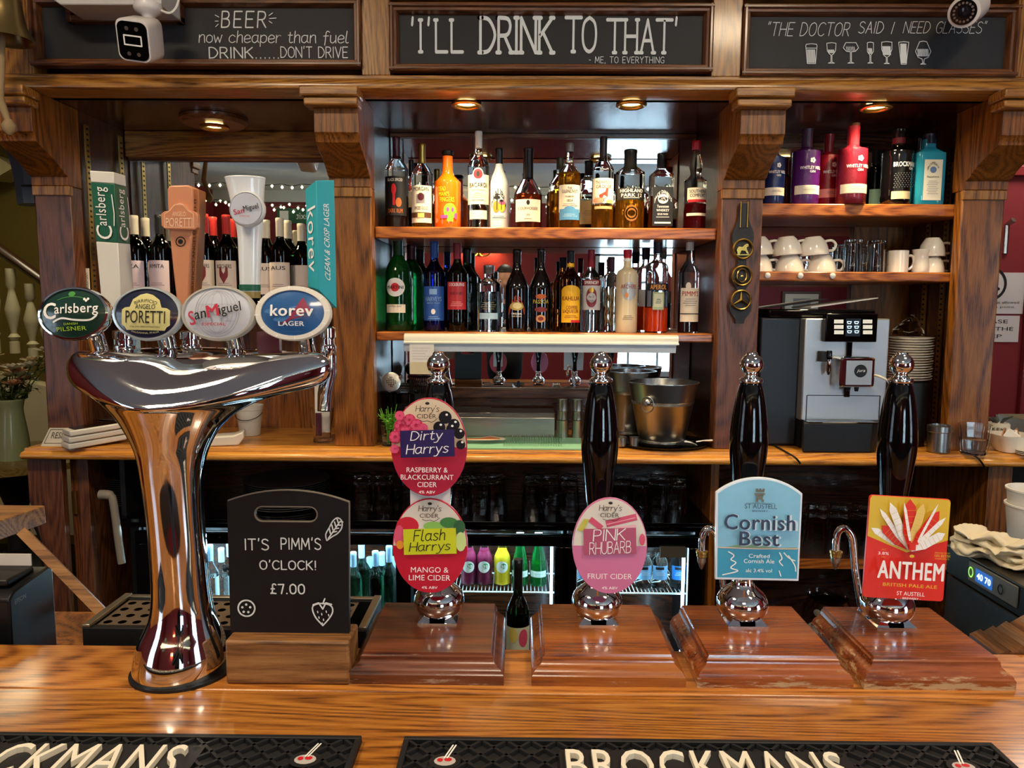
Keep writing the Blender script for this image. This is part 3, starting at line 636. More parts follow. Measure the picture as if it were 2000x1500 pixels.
# ------------------------------------------------------------------ hand pumps
PD = .985; PS = .000706
def pump(cxp, label, plinth_px, pmat, clips, chrome_only=False):
    c = A(cxp, 1222, .965); bx = c.x
    base_z = ZB+.0356
    xl = A(plinth_px[0], 1338, .864).x; xr = A(plinth_px[1], 1338, .864).x
    t = thing('hand_pump', label, 'beer pump', ((xl+xr)/2, .945, ZB))
    # moulded plinth: rings of a mitred ogee (offset, z)
    og = [(0, 0), (0, .012), (.0015, .0135), (.0022, .0155), (.004, .018), (.009, .0215), (.0125, .025), (.0135, .029), (.0135, .031), (.0155, .0325), (.0165, .0356)]
    yf, yb = .864, 1.028; vs = []; fs = []
    yb = 1.03
    for o_, z in og:
        vs += [(xl+o_, yf+o_*.8, ZB+z), (xr-o_, yf+o_*.8, ZB+z), (xr-o_, yb, ZB+z), (xl+o_, yb, ZB+z)]
    for j in range(len(og)-1):
        for i in range(4): fs.append((j*4+i, j*4+(i+1) % 4, (j+1)*4+(i+1) % 4, (j+1)*4+i))
    fs.append((3, 2, 1, 0)); k = (len(og)-1)*4; fs.append((k, k+1, k+2, k+3))
    MB(pmat).add(vs, fs).build('plinth', t, world=True, ang=28)
    bx -= 0; y = .985; zz = base_z
    bm = MB(CHROME)
    hw = .0265; bm.box(bx-hw, bx+hw, y-.03, y+.03, zz, zz+.0022)
    for sx in (-1, 1): bm.add([(bx+sx*hw, y-.029, zz+.0022), (bx+sx*.010, y-.029, zz+.0022), (bx+sx*.012, y-.018, zz+.016), (bx+sx*hw, y-.004, zz+.0022), (bx+sx*.01, y-.004, zz+.004)], [(0, 1, 2), (0, 2, 3), (1, 4, 2), (4, 3, 2), (0, 3, 4, 1)])
    bm.build('base_plate', t, world=True)
    pr = [(.012, .002), (.026, .006), (.0325, .014), (.0345, .022), (.0335, .030), (.029, .038), (.022, .044), (.0165, .049), (.0142, .055), (.0138, .068), (.016, .071), (.016, .075), (.0128, .077)]
    MB(CHROME).lathe(catmull(pr, 4), 36, (bx, y, zz)).build('pump_body', t, world=True)
    def Z(py): return A(cxp+10, py, PD).z
    s = PS
    hp = [(.0135, zz+.077), (15.5*s*1.05, Z(1040)), (23*s, Z(985)), (27*s, Z(950)), (33*s, Z(900)), (35.5*s, Z(868)), (34.5*s, Z(840)), (30*s, Z(800)), (25*s, Z(770)), (20*s, Z(751)), (19*s, Z(747)), (12*s, Z(746))]
    MB(BLACK).lathe(catmull(hp, 4), 36, (bx, y, 0)).build('handle', t, world=True)
    kp = [(20*s, Z(748)), (22*s, Z(745)), (22*s, Z(741)), (18*s, Z(738)), (12*s, Z(735)), (11.5*s, Z(730)), (14*s, Z(728))]
    zc = Z(712); r = 21.5*s
    kp += [(r*sin(a), zc-r*cos(a)) for a in [RD(v) for v in range(40, 146, 12)]]+[(11*s, zc+r*.83), (10*s, zc+r*1.05), (4*s, zc+r*1.12)]
    MB(CHROME).lathe(kp, 32, (bx, y, 0)).build('finial', t, world=True, ang=60)
    for fn in clips: fn(t, bx, y)
    return t
CD = .925
def clip_frame(t, px0, py0, tilt):
    o = A(px0, py0, CD)
    def add(mb, name, label=None, ang=40, bev=0, par=None):
        M = Matrix.Translation(o-ORG[t.name]) @ Matrix.Rotation(tilt, 4, 'Y') @ Matrix.Rotation(RD(-4), 4, 'X')
        mb.xf(M); return mb.build(name, par or t, label=label, ang=ang, bev=bev)
    return add
SCL = .95/F        # metres per photograph pixel at the clips
def eggf(t): return 1+.0*sin(t)
BURG = C('berry_red', '#b81f3c', .35); NAVY = C('navy', '#2a1d55', .35); BEIGE = C('clip_beige', '#d9c3a6', .4); LIME = C('lime_panel', '#c8cf1f', .4); CRED = C('clip_red', '#c31a34', .35)
RASP = C('raspberry', '#cf2f5c', .4); BCUR = C('blackcurrant', '#17141c', .3); PINKD = C('rose_panel', '#b04a68', .4); PINKL = C('pink_clip', '#cf6f98', .35); IVORY = C('clip_ivory', '#ddd3c5', .4)
LEAFG = C('leaf_green', '#3e7c3a', .5); MANGO = C('mango', '#e8962a', .5)
def oval_clip(px0, py0, w, h, tilt, body, cream, art, panel, ptext, pcol, sub, tilt2=0):
    def f(t, bx, y):
        add = clip_frame(t, px0, py0, tilt); rx, rz = w/2*SCL, h/2*SCL
        m = MB(body); n = 40; P_ = [(rx*cos(2*pi*i/n), rz*sin(2*pi*i/n)) for i in range(n)]
        m.prism(P_, 0, .005); c = add(m, 'pump_clip', bev=.0006)
        d = Deco(flatmap(0), .00025); k = rx/1.0
        # cream crown
        c0 = -.02
        top = [(rx*.975*cos(a), rz*.975*sin(a)) for a in [RD(v) for v in range(1, 180, 8)]]
        d.poly([(rx*.975, -.0*rz)]+top+[(-rx*.975, 0)], cream)
        art(d, rx, rz)
        d.rect(-.70*rx, .70*rx, -.17*rz, .37*rz, panel, 1, tilt2+RD(2))
        ptext(d, rx, rz)
        d.hand("Harry's", 0, .78*rz, .62*rx, .17*rz, KPRINT, wt=.3, slant=.12, gap=.6); d.text('CIDER', -.02*rx, .645*rz, .5*rx, .085*rz, KPRINT)
        d.lines([catmull([(-.2*rx, .57*rz), (-.1*rx, .54*rz), (0, .555*rz), (.12*rx, .53*rz), (.26*rx, .6*rz)], 4)], .00035, KPRINT)
        d.disc(0, .90*rz, .06*rx, .03*rz, KPRINT, 1, 8)
        for (s_, zc, ww, hh) in sub: d.text(s_, 0, zc*rz, ww*rx, hh*rz, WPRINT, bold=.012)
        d.text('4% ABV', 0, -.86*rz, .42*rx, .055*rz, WPRINT, bold=.03)
        add(d, 'artwork', par=t)
    return f
def art1(d, rx, rz):
    for x, z, r in [(-.72, .42, .2), (-.88, .2, .17), (-.5, .55, .16), (-.32, .44, .18), (-.75, .64, .13), (-.6, .3, .18), (-.12, .4, .12), (-.86, -.02, .12)]:
        d.disc(x*rx, z*rz, r*rx, r*rx, RASP, 1, 12)
        for q in range(6): d.disc((x+r*.55*cos(q*1.05))*rx, z*rz+r*.55*rx*sin(q*1.05), .055*rx, .055*rx, C('raspberry_drupe', '#e2557c', .3), 1, 8)
    for x, z, r in [(.45, .62, .17), (.3, .42, .16), (.68, .48, .15), (.82, .3, .14), (.6, .4, .12), (.86, .08, .12)]:
        d.disc(x*rx, z*rz, r*rx, r*rx, BCUR, 1, 14); d.disc((x+.04)*rx, z*rz+.07*rx, .035*rx, .03*rx, WPRINT, 1, 8)
def art2(d, rx, rz):
    R_ = C('mango_red', '#cf2438', .4)
    d.disc(-.6*rx, .42*rz, .3*rx, .24*rx, R_, 2, 18); d.disc(-.82*rx, .2*rz, .14*rx, .3*rx, C('mango_pink', '#e2587a', .4), 1, 14); d.disc(-.8*rx, .02*rz, .1*rx, .12*rx, MANGO, 1, 12)
    d.disc(.1*rx, .42*rz, .28*rx, .12*rx, C('lime_rind', '#8bbf5c', .4), 2, 16); d.disc(.5*rx, .5*rz, .24*rx, .14*rx, LEAFG, 2, 16); d.disc(.78*rx, .4*rz, .16*rx, .2*rx, C('leaf_dark', '#2c5f35', .5), 1, 14)
    d.disc(.82*rx, .1*rz, .14*rx, .26*rx, C('lime_flesh', '#c9dc8c', .4), 2, 16)
def art3(d, rx, rz):
    r1 = C('rhubarb_stalk', '#d24a68', .4); r2 = C('rhubarb_pale', '#eab0b8', .4)
    d.rect(-.12*rx, .72*rx, .46*rz, .60*rz, r1, 2, RD(14)); d.rect(-.58*rx, -.18*rx, .40*rz, .52*rz, r1, 2, RD(-38)); d.rect(.05*rx, .7*rx, .34*rz, .42*rz, r2, 2, RD(8))
    d.poly([(-.88*rx, .32*rz), (-.7*rx, .56*rz), (-.55*rx, .55*rz), (-.66*rx, .38*rz), (-.7*rx, .30*rz)], C('rhubarb_leaf', '#c2b84a', .5)); d.disc(.86*rx, .14*rz, .08*rx, .16*rx, r1, 1, 12)
    d.rect(-.1*rx, .68*rx, .515*rz, .53*rz, r2, 2, RD(14))
def two(s1, s2, m, slant=.16, wt=.26):
    def f(d, rx, rz):
        d.hand(s1, -.02*rx, .235*rz, .86*rx if len(s1) > 4 else .9*rx, .25*rz, m, wt=wt, slant=slant, rot=RD(3), gap=.8); d.hand(s2, .0, -.03*rz, 1.12*rx, .26*rz, m, wt=wt, slant=slant, rot=RD(3), gap=.8)
    return f
clip1a = oval_clip(838, 873, 147, 191, 0, BURG, BEIGE, art1, NAVY, two('Dirty', 'Harrys', WPRINT), WPRINT, [('RASPBERRY &', -.42, 1.06, .1), ('BLACKCURRANT', -.565, 1.36, .1), ('CIDER', -.71, .50, .1)])
clip1b = oval_clip(840, 1066, 147, 187, 0, CRED, IVORY, art2, LIME, two('Flash', 'Harrys', KPRINT), KPRINT, [('MANGO &', -.49, 1.0, .115), ('LIME CIDER', -.655, 1.1, .115)])
clip2 = oval_clip(1191, 1066, 146, 189, 0, PINKL, IVORY, art3, PINKD, two('PINK', 'RHUBARB', WPRINT, .1, .22), WPRINT, [('FRUIT CIDER', -.62, 1.18, .11)])
def strap(t, bx, y):
    a, b = A(802, 958, CD+.012), A(880, 990, CD+.012); MB(WHITE).box(a.x, b.x, CD+.008, CD+.012, A(840, 1100, CD).z, A(840, 860, CD).z).build('clip_strap', t, world=True)
    MB(WHITE).box(bx-.012, bx+.012, CD+.012, y-.022, A(840, 900, CD).z-.004, A(840, 900, CD).z+.004).build('clip_arm', t, world=True)
def arm(py):
    return lambda t, bx, y: MB(CHROME).box(bx-.006, bx+.006, CD+.003, y-.014, A(1191, py, CD).z-.004, A(1191, py, CD).z+.004).build('clip_arm', t, world=True)
def best(t, bx, y):
    add = clip_frame(t, 1481, 1033, RD(.6)); W = 168*SCL/2; H_ = 202*SCL/2
    arc = [(W*math.sin(a)/math.sin(.75), H_-.020*(1-cos(a))/(1-cos(.75))) for a in [-.75+1.5*i/16 for i in range(17)]]
    P_ = [(-W*.96, -H_), (-W, H_-.020)]+arc[1:-1]+[(W, H_-.020), (W*.97, -H_)]
    add(MB(C('clip_rim', '#dfe6ee', .3)).prism(P_, 0, .005), 'pump_clip', bev=.0008)
    SKY = C('best_sky', '#7fb9d4', .35, vary=.1, bscale=50); SEA = C('best_sea', '#2f93b4', .35); INK = C('best_ink', '#25304e', .4)
    d = Deco(flatmap(0), .00022); k = .955
    d.poly([(x*k, z*k) for x, z in P_], SKY)
    d.poly([(-W*.92, -H_*.95), (-W*.93, -.38*H_), (W*.93, -.38*H_), (W*.925, -H_*.95)], SEA)
    d.poly([(-W*.75, -.36*H_), (-.4*W, -.30*H_), (0, -.32*H_), (.5*W, -.36*H_), (.9*W, -.34*H_), (.9*W, -.39*H_), (-W*.9, -.39*H_)], C('best_hill', '#7fa07c', .5))
    d.lines([[(-W*.93, -.37*H_), (0, -.385*H_), (W*.93, -.37*H_)]], .0006, C('best_sand', '#e3c2b4', .5))
    for L in ([(-.68, -.45), (-.55, -.52), (-.62, -.6), (-.5, -.66), (-.62, -.76), (-.45, -.82), (-.8, -.9)], [(.5, -.45), (.56, -.56), (.5, -.62), (.58, -.7)], [(.6, -.45), (.72, -.55), (.86, -.6)], [(.5, -.8), (.54, -.9)], [(.7, -.5), (.85, -.68), (.88, -.8)]):
        d.lines([catmull([(x*W, z*H_) for x, z in L], 4)], .0007, WPRINT)
    # castle emblem
    g = C('emblem_grey', '#6a6a5c', .5)
    for q in ((-.09, .09, .64, .67), (-.12, .12, .67, .70), (-.1, .1, .72, .76), (-.07, .07, .58, .64), (-.09, -.04, .53, .58), (.04, .09, .53, .58), (-.1, -.05, .76, .79), (-.02, .02, .76, .79), (.05, .1, .76, .79)): d.rect(q[0]*W, q[1]*W, q[2]*H_, q[3]*H_, g, 1)
    d.rect(-.32*W, .34*W, .505*H_, .512*H_, INK, 1)
    d.text('ST AUSTELL', .02*W, .45*H_, .74*W, .09*H_, INK); d.text('- BREWERY -', .0, .36*H_, .46*W, .035*H_, INK, bold=.02)
    for s_, z, ww in (('Cornish', .145, 1.62), ('Best', -.17, .9)):
        hh = .27 if s_ == 'Best' else .29
        d.text(s_, 0+.002, z*H_-.0002, ww*W*1.03, hh*H_*1.06, C('best_shadow', '#c9dbe6', .4), bold=.05); d.text(s_, 0, z*H_, ww*W, hh*H_, INK, bold=.045)
    d.text('Crafted', 0, -.5*H_, .48*W, .075*H_, WPRINT, bold=.01); d.text('Cornish Ale', 0, -.6*H_, .70*W, .08*H_, WPRINT, bold=.01); d.text('alc 3.4% vol', 0, -.78*H_, .6*W, .07*H_, WPRINT, bold=.01)
    add(d, 'artwork')
def anthem(t, bx, y):
    add = clip_frame(t, 1771, 1071, RD(2.9)); W = 157*SCL/2; H_ = 201*SCL/2; r = .004
    P_ = []
    for cx, cz, a0 in ((W-r, H_-r, 0), (-W+r, H_-r, 90), (-W+r, -H_+r, 180), (W-r, -H_+r, 270)): P_ += [(cx+r*cos(RD(a0+18*i)), cz+r*sin(RD(a0+18*i))) for i in range(6)]
    RR = C('anthem_red', '#dc2c1c', .35); YY = C('anthem_yellow', '#d6b32a', .4)
    add(MB(RR).prism(P_, 0, .004), 'pump_clip', bev=.0005)
    d = Deco(flatmap(0), .00022)
    top = [p for p in P_ if p[1] > 0]
    d.poly([(-W*.995, .2*H_), (0, -.08*H_), (W*.995, .2*H_), (W*.995, H_*.93), (W*.95, H_*.99), (-W*.95, H_*.99), (-W*.995, H_*.93)], YY)
    o_ = (0, -.02*H_)
    for a, L, wd, mm in ((152, .95, .07, WPRINT), (140, .8, .10, RR), (128, .98, .05, WPRINT), (115, 1.0, .08, WPRINT), (93, 1.0, .13, RR), (78, .95, .09, C('anthem_buff', '#e6c56a', .5)), (58, .95, .11, RR), (48, 1.08, .05, WPRINT), (32, .85, .09, WPRINT), (103, .97, .03, WPRINT), (66, 1.05, .025, WPRINT)):
        a = RD(a); L *= 1.28 if 50 < a*57.3 < 130 else 1.1; wd *= 1.25
        ex = [(0, 0), (.35, -wd), (.85, -wd*.9), (1, 0), (.85, wd*.9), (.35, wd)]
        d.poly([(o_[0]+L*W*(u*cos(a))-v*W*sin(a), min(o_[1]+L*W*(u*sin(a))+v*W*cos(a), H_*.98)) for u, v in ex], mm)
        for kk in range(5):
            u = .3+.12*kk; d.lines([[(o_[0]+L*W*u*cos(a)+wd*W*.8*sin(a), min(o_[1]+L*W*u*sin(a)-wd*W*.8*cos(a), H_*.97)), (o_[0]+L*W*u*cos(a)-wd*W*.8*sin(a), min(o_[1]+L*W*u*sin(a)+wd*W*.8*cos(a), H_*.97))]], .00018, YY)
    for q in ((-.16, .12, .13, .17), (-.1, .06, .02, .13), (-.13, -.07, .17, .2), (-.04, .01, .17, .2), (.04, .09, .17, .2)): d.rect(q[0]*W, q[1]*W, q[2]*H_, q[3]*H_, RR, 1)
    d.disc(-.03*W, -.09*H_, .06*W, .03*H_, YY, 1, 12)
    d.text('ANTHEM', -.03*W, -.37*H_, 1.6*W, .33*H_, WPRINT, bold=.05); d.text('BRITISH PALE ALE', -.03*W, -.655*H_, 1.32*W, .065*H_, YY, bold=.02)
    d.text('ST AUSTELL', -.0*W, -.81*H_, .68*W, .075*H_, WPRINT, bold=.01); d.text('- BREWERY -', 0, -.90*H_, .5*W, .035*H_, WPRINT, bold=.02)
    d.text('3.8%', -.74*W, -.06*H_, .26*W, .055*H_, WPRINT); d.text('ALC', -.74*W, .015*H_, .11*W, .025*H_, YY); d.text('VOL', -.74*W, -.13*H_, .11*W, .025*H_, YY)
    d.text('BREWED WITH', .68*W, .01*H_, .36*W, .028*H_, YY); d.text('100% BRITISH', .68*W, -.045*H_, .38*W, .05*H_, YY); d.text('INGREDIENTS', .68*W, -.1*H_, .34*W, .025*H_, YY)
    add(d, 'artwork')
PUMPS = [pump(855, 'hand pump with dark worn plinth and two oval cider clips, raspberry and mango', (680, 984), PL1, [strap, clip1a, clip1b]),
 pump(1168, 'hand pump with a pink oval rhubarb cider clip on a glossy plinth', (1038, 1340), PL2, [arm(1040), clip2]),
 pump(1457, 'hand pump with a sky blue arched ale clip on a worn plinth', (1362, 1667), PL3, [arm(1040), best]),
 pump(1745, 'hand pump with a red and yellow square ale clip, rightmost', (1688, 1985), PL4, [arm(1040), anthem])]
# swan-neck spouts behind the ale pumps
def spout(x0, lb):
    D = 1.04; q = lambda x, y: A(x0+x, y, D)
    base = A(x0+34, 1195, D); base.z = ZB
    t = thing('swan_neck', lb, 'spout', base)
    pts = [base, q(32, 1190), q(26, 1150), q(20, 1110), q(17, 1075), q(13, 1048), q(4, 1035), q(-6, 1033), q(-14, 1042), q(-17, 1058), q(-17, 1080)]
    MB(CHROME).tube(catmull([tuple(p) for p in pts], 5), .0052, 12).build('pipe', t, world=True)
    e = q(-17, 1080); m = MB(BRASS); m.lathe([(.006, -.006), (.0075, -.005), (.0075, -.001), (.0085, 0), (.0085, .003), (.006, .004)], 16, e).build('collar', t, world=True)
    MB(STEEL).lathe([(.0015, -.024), (.004, -.018), (.0065, -.012), (.0065, -.006)], 14, e).build('sparkler', t, world=True)
spout(1388, 'curved chrome swan-neck spout left of the sky blue clip')
spout(1650, 'curved chrome swan-neck spout left of the red and yellow clip')

# ------------------------------------------------------------------ lager font
FD = .925
def fz_(y, x=362, D=FD): return A(x, y, D).z
cx = A(362, 1300, FD-.02).x; cy = FD-.03
def Lx(x, y): return A(x, y, FD-.02).x-cx
sil = [(1338, 281, 443), (1325, 276, 446), (1300, 279, 447), (1270, 287, 438), (1230, 304, 424), (1180, 309, 415), (1100, 305, 408), (1020, 298, 402), (950, 289, 401), (910, 280, 406), (880, 267, 416), (850, 247, 433), (825, 226, 458), (805, 203, 490), (790, 184, 525), (775, 162, 575), (765, 146, 612), (752, 136, 636), (735, 131, 645), (715, 131, 645), (700, 138, 636), (692, 152, 618)]
sil = catmull(sil, 3)
t = thing('lager_font', 'large polished chrome T-shaped lager font with four oval badges', 'beer tap tower', (cx, cy, ZB))
m = MB(CHROME); rings = []; seg = 64
z0 = A(362, 1338, cy-.05).z
zz = [A(362, y, cy-.03).z for y, a, b in sil]; zbot = zz[0]
for (y, a, b), z in zip(sil, zz):
    z = ZB+(z-zbot)
    l, r = -Lx(a, y), Lx(b, y); k = max(0, min(1, (960-y)/215)); k = k*k*(3-2*k)
    r0 = min((l+r)/2, .05)
    ry = (l+r)/2 if y > 960 else min((l+r)/2, .0365); off = (r-l)/2
    kx = max(0, min(1, (930-y)/60))
    rb = ry*(1-k)+.050*k; rf = ry*(1-k)+.070*k
    if y < 712: q = (712-y)/20; rb -= .012*q*q; rf -= .012*q*q
    ring = []
    for i in range(seg):
        a_ = 2*pi*i/seg; c, s_ = cos(a_), sin(a_); ex = 1-.15*k
        X = (r*abs(c)**ex if c > 0 else -l*abs(c)**ex)*kx+(off+(l+r)/2*c)*(1-kx)
        u = abs(X)/(r if X > 0 else l)
        Y = (rb if s_ > 0 else rf*(1-.55*k*u**1.5))*s_
        ks = max(0, min(1, (805-y)/105)); zz_ = z+ks*.50*(Y-rb)*(1-.8*min(1, u)**2)
        ring.append((cx+X, cy+Y+.012*k, zz_))
    rings.append(ring)
vs = [p for r_ in rings for p in r_]; fs = []
for j in range(len(rings)-1):
    for i in range(seg): i2 = (i+1) % seg; fs.append((j*seg+i, j*seg+i2, (j+1)*seg+i2, (j+1)*seg+i))
last = rings[-1]; kk = len(vs)
for f_ in (.8, .5, .2):
    mx = sum(p[0] for p in last)/seg; my = sum(p[1] for p in last)/seg; mz = sum(p[2] for p in last)/seg
    vs += [(cx*(1-f_)+p[0]*f_ if 0 else mx+(p[0]-mx)*f_, my+(p[1]-my)*f_, (mz+.002)*(1-f_)+p[2]*f_+.0015) for p in last]
n = len(rings)
for j in range(n-1, n+2):
    for i in range(seg): i2 = (i+1) % seg; fs.append((j*seg+i, j*seg+i2, (j+1)*seg+i2, (j+1)*seg+i))
fs.append(tuple((n+2)*seg+i for i in range(seg))); fs.append(tuple(range(seg))[::-1])
m.add(vs, fs).build('tower', t, world=True, ang=80)
MB(BLACKM).lathe([(.062, 0), (.062, .0035), (.05, .004)], 40, (cx+.001, cy, ZB), sy=.95).build('gasket', t, world=True)
# badges
def badge(px0, py0, w, h, rimc, facec, art, lb=None, tilt=0, rimw=.09):
    o = A(px0, py0, .905); rx, rz = w/2*.915/F, h/2*.915/F
    M = Matrix.Translation(o-ORG[t.name]) @ Matrix.Rotation(RD(tilt), 4, 'Y') @ Matrix.Rotation(RD(-8), 4, 'X')
    dome = lambda u: .006*(1-u*u)
    m = MB(rimc); k = .9*(1-rimw)/.9
    prof = [(.75, .010), (.97, .009), (1, .004), (1, -.001), (.97, -.004), (1-rimw, -.0045), (1-rimw-.01, -.002)]
    vs = []; seg_ = 48; fs = []
    for r, y in prof: vs += [(rx*r*cos(2*pi*i/seg_), y, rz*r*sin(2*pi*i/seg_)) for i in range(seg_)]
    for j in range(len(prof)-1):
        for i in range(seg_): i2 = (i+1) % seg_; fs.append((j*seg_+i, j*seg_+i2, (j+1)*seg_+i2, (j+1)*seg_+i))
    fs.append(tuple(range(seg_)))
    b = m.add(vs, fs).xf(M).build('badge', t, label=lb)
    kx = 1-rimw
    mp = lambda x, z, h_: (x, -.0025-h_-.005*max(0, 1-(x/(rx*kx))**2-(z/(rz*kx))**2), z)
    d = Deco(mp, .00022); d.disc(0, 0, rx*kx, rz*kx, facec, 6, 36); art(d, rx, rz); d.xf(M); d.build('artwork', b)
    # support stem down to the tower
    q = V(ORG[t.name]); tz = fz_(705)
    MB(CHROME).tube([(o.x, o.y+.010, o.z-rz*.3), (o.x+.002, o.y+.035, o.z-rz*.7), (o.x+.004, .955, A(362, 692, .95).z-.012)], .011, 14).build('badge_stem', t, world=True)
GRN = C('lager_green', '#12352b', .25, coat=.8); BLU = C('lager_navy', '#1b2038', .25, coat=.8); SILV = C('badge_silver', '#c3c6cf', .3, coat=.6); KOR = C('korev_blue', '#2a5c94', .3, coat=.8)
WHB = C('badge_white_rim', '#e2dccf', .3)
def artC(d, rx, rz):
    d.lines([[(.7*rx*cos(RD(a)), .62*rz*sin(RD(a))) for a in range(60, 125, 8)]], .0004, C('lager_leaf', '#3f8a3c', .4)); d.disc(0, .72*rz, .1*rx, .1*rz, C('lager_leaf', '#3f8a3c', .4), 1, 10)
    d.text('C', -.62*rx, .12*rz, .36*rx, .6*rz, WPRINT, bold=.05); d.text('arlsberg', .13*rx, .12*rz, 1.18*rx, .46*rz, WPRINT, bold=.035)
    d.lines([catmull([(-.5*rx, -.3*rz), (-.25*rx, -.18*rz), (.1*rx, -.26*rz), (.5*rx, -.28*rz), (.68*rx, -.12*rz)], 5)], .0011, WPRINT)
    for a in (-.05, 0, .05): d.disc((.42+a)*rx, (.5 if a else .44)*rz, .035*rx, .05*rz, WPRINT, 1, 8)
    y = C('lager_lime', '#a5c22e', .4); d.text('DANISH', .0, -.4*rz, .38*rx, .08*rz, y, bold=.02); d.text('PILSNER', 0, -.58*rz, .82*rx, .15*rz, y, bold=.03)
def artP(d, rx, rz, col_=None):
    b = C('poretti_cream', '#cfc684', .4)
    P_ = [(-.66, -.5), (-.6, -.62), (.6, -.62), (.66, -.5), (.76, -.42), (.76, .12), (.66, .2), (.5, .22), (.42, .5), (.2, .68), (0, .74), (-.2, .68), (-.42, .5), (-.5, .22), (-.66, .2), (-.76, .12), (-.76, -.42)]
    d.gpoly([(x*rx*.9, z*rz) for x, z in P_], b)
    d.text('BIRRIFICIO', 0, .46*rz, .66*rx, .12*rz, KPRINT, bold=.01, arc=rx*.7); d.text('ANGELO', 0, .24*rz, .56*rx, .18*rz, KPRINT, bold=.01); d.text('PORETTI', 0, -.14*rz, 1.12*rx, .46*rz, KPRINT, bold=.01)
    d.text('ITALIAN BREWMASTERS', 0, -.5*rz, .85*rx, .06*rz, KPRINT); d.text('VALGANNA, ITALIA', 0, -.73*rz, .8*rx, .07*rz, b, arc=-rx*1.6)
def artS(d, rx, rz):
    g = C('badge_grey', '#9c99a0', .5); r = C('san_red', '#c22f48', .4)
    for q in (.58, .52): d.ring(0, .03*rz, q*rx, q*rx*1.12, .00025, g)
    for q in (.15, .3, .42): d.ring(0, .03*rz, q*rx, .55*rx, .00018, g)
    for z in (-.3, .03, .3): d.lines([[(-.5*rx, z*rz), (.5*rx, z*rz)]], .00018, g)
    d.text('S', -.66*rx, -.2*rz, .16*rx, .5*rz, r, bold=.04, rot=RD(14)); d.text('an', -.42*rx, -.1*rz, .32*rx, .25*rz, KPRINT, bold=.03, rot=RD(12), shear=.1)
    d.text('M', -.09*rx, .06*rz, .3*rx, .42*rz, r, bold=.05, rot=RD(12)); d.text('iguel', .36*rx, .12*rz, .56*rx, .46*rz, KPRINT, bold=.02, rot=RD(12))
    d.text('ESPECIAL', -.05*rx, -.42*rz, .62*rx, .1*rz, r, bold=.02)
def artK(d, rx, rz):
    for a, b_, c in ((-.8, .1, .5), (-.3, -.5, .62), (.3, .3, .5), (.15, -.3, .4)): d.disc(a*rx*.6, b_*rz*.5, c*rx*.5, .1*rz, C('korev_light', '#4577ad', .4), 1, 12)
    r = C('korev_red', '#8e2f4a', .4); d.gpoly([(-.2*rx, -.48*rz), (.28*rx, .56*rz), (.52*rx, .05*rz), (.1*rx, -.1*rz)], r); d.gpoly([(-.42*rx, -.5*rz), (.0*rx, -.16*rz), (.38*rx, -.1*rz), (-.1*rx, -.3*rz)], r)
    d.text('korev', 0, .08*rz, 1.1*rx, .40*rz, WPRINT, bold=.06); d.text('LAGER', 0, -.40*rz, .66*rx, .16*rz, WPRINT, bold=.05); d.text('CORNISH BORN', 0, -.68*rz, .5*rx, .06*rz, C('korev_light', '#4577ad', .4))
    for q in range(12): a = q*pi/6+.1; d.lines([[(.88*rx*cos(a), .88*rz*sin(a)), (.97*rx*cos(a), .97*rz*sin(a))]], .0005, WPRINT)
CHR = CHROME
badge(146, 613, 140, 104, CHR, GRN, artC, 'dark green oval lager badge', tilt=-3)
badge(289, 613, 136, 105, C('badge_pale_rim', '#c9d4d8', .2, metal=.5), BLU, artP, 'navy oval badge with cream panel', tilt=1)
badge(428, 612, 146, 107, C('badge_grey_rim', '#aaa69c', .3), SILV, artS, 'silver grey oval badge')
badge(573, 612, 148, 106, WHB, KOR, artK, 'blue oval badge in a white rim', rimw=.17)
# tap handles
def hx(mb, name, lb=None, ang=35, bev=0): return mb.build(name, t, world=True, label=lb, ang=ang, bev=bev)
HDp = .965
def prism_handle(rows, wl, name='tap_handle'):
    pass
# white and green square handle
def q_(x, y, D): return tuple(A(x, y, D))
def square_handle(xl, xm, xr, yt, xlb, xmb, xrb, yb, Df, mats, bands):
    """two-faced prism: left/mid/right edges at top and bottom"""
    out = []
    dl, dm, dr = Df+.004, Df-.012, Df+.022
    def row(k, sh=0):
        y = yt+(yb-yt)*k; f = lambda a, b: a+(b-a)*k
        L, M2, Rr = q_(f(xl, xlb), y, dl), q_(f(xm, xmb), y+3, dm), q_(f(xr, xrb), y+10*(1-k), dr)
        Bk = (L[0]+Rr[0]-M2[0], L[1]+Rr[1]-M2[1], L[2]); return L, M2, Rr, Bk
    for (k0, k1, mm) in bands:
        a, b = row(k0), row(k1); m = MB(mm); m.add(list(a)+list(b), [(0, 1, 2, 3), (4, 5, 6, 7), (0, 1, 5, 4), (1, 2, 6, 5), (2, 3, 7, 6), (3, 0, 4, 7)]); out.append(m)
    return out, row
WHH = C('handle_white', '#d9d8cf', .4, vary=.04, bscale=40); GRH = C('handle_green', '#1d5c44', .4)
ms, row = square_handle(175, 222, 245, 333, 200, 238, 264, 610, HDp, None, [(0, .082, WHH), (.082, .50, GRH), (.50, 1, WHH)])
for i, m in enumerate(ms): hx(m, ['handle_cap', 'handle_sleeve', 'tap_handle'][i], ['white cap of the square handle', 'green sleeve of the square white handle', 'square white handle'][i], bev=.001)
def facemap(r0, r1, i, j, lift=.0006):
    a, b, c, d_ = V(r0[i]), V(r0[j]), V(r1[i]), V(r1[j]); n_ = (b-a).cross(c-a).normalized()
    if n_.dot(V((0, 0, CZ))-a) < 0: n_ = -n_
    def f(x, z, h): # x 0..1 across, z 0 (top) ..1 (bottom)
        p = a.lerp(b, x).lerp(c.lerp(d_, x), z); return tuple(p+n_*(h+lift))
    return f
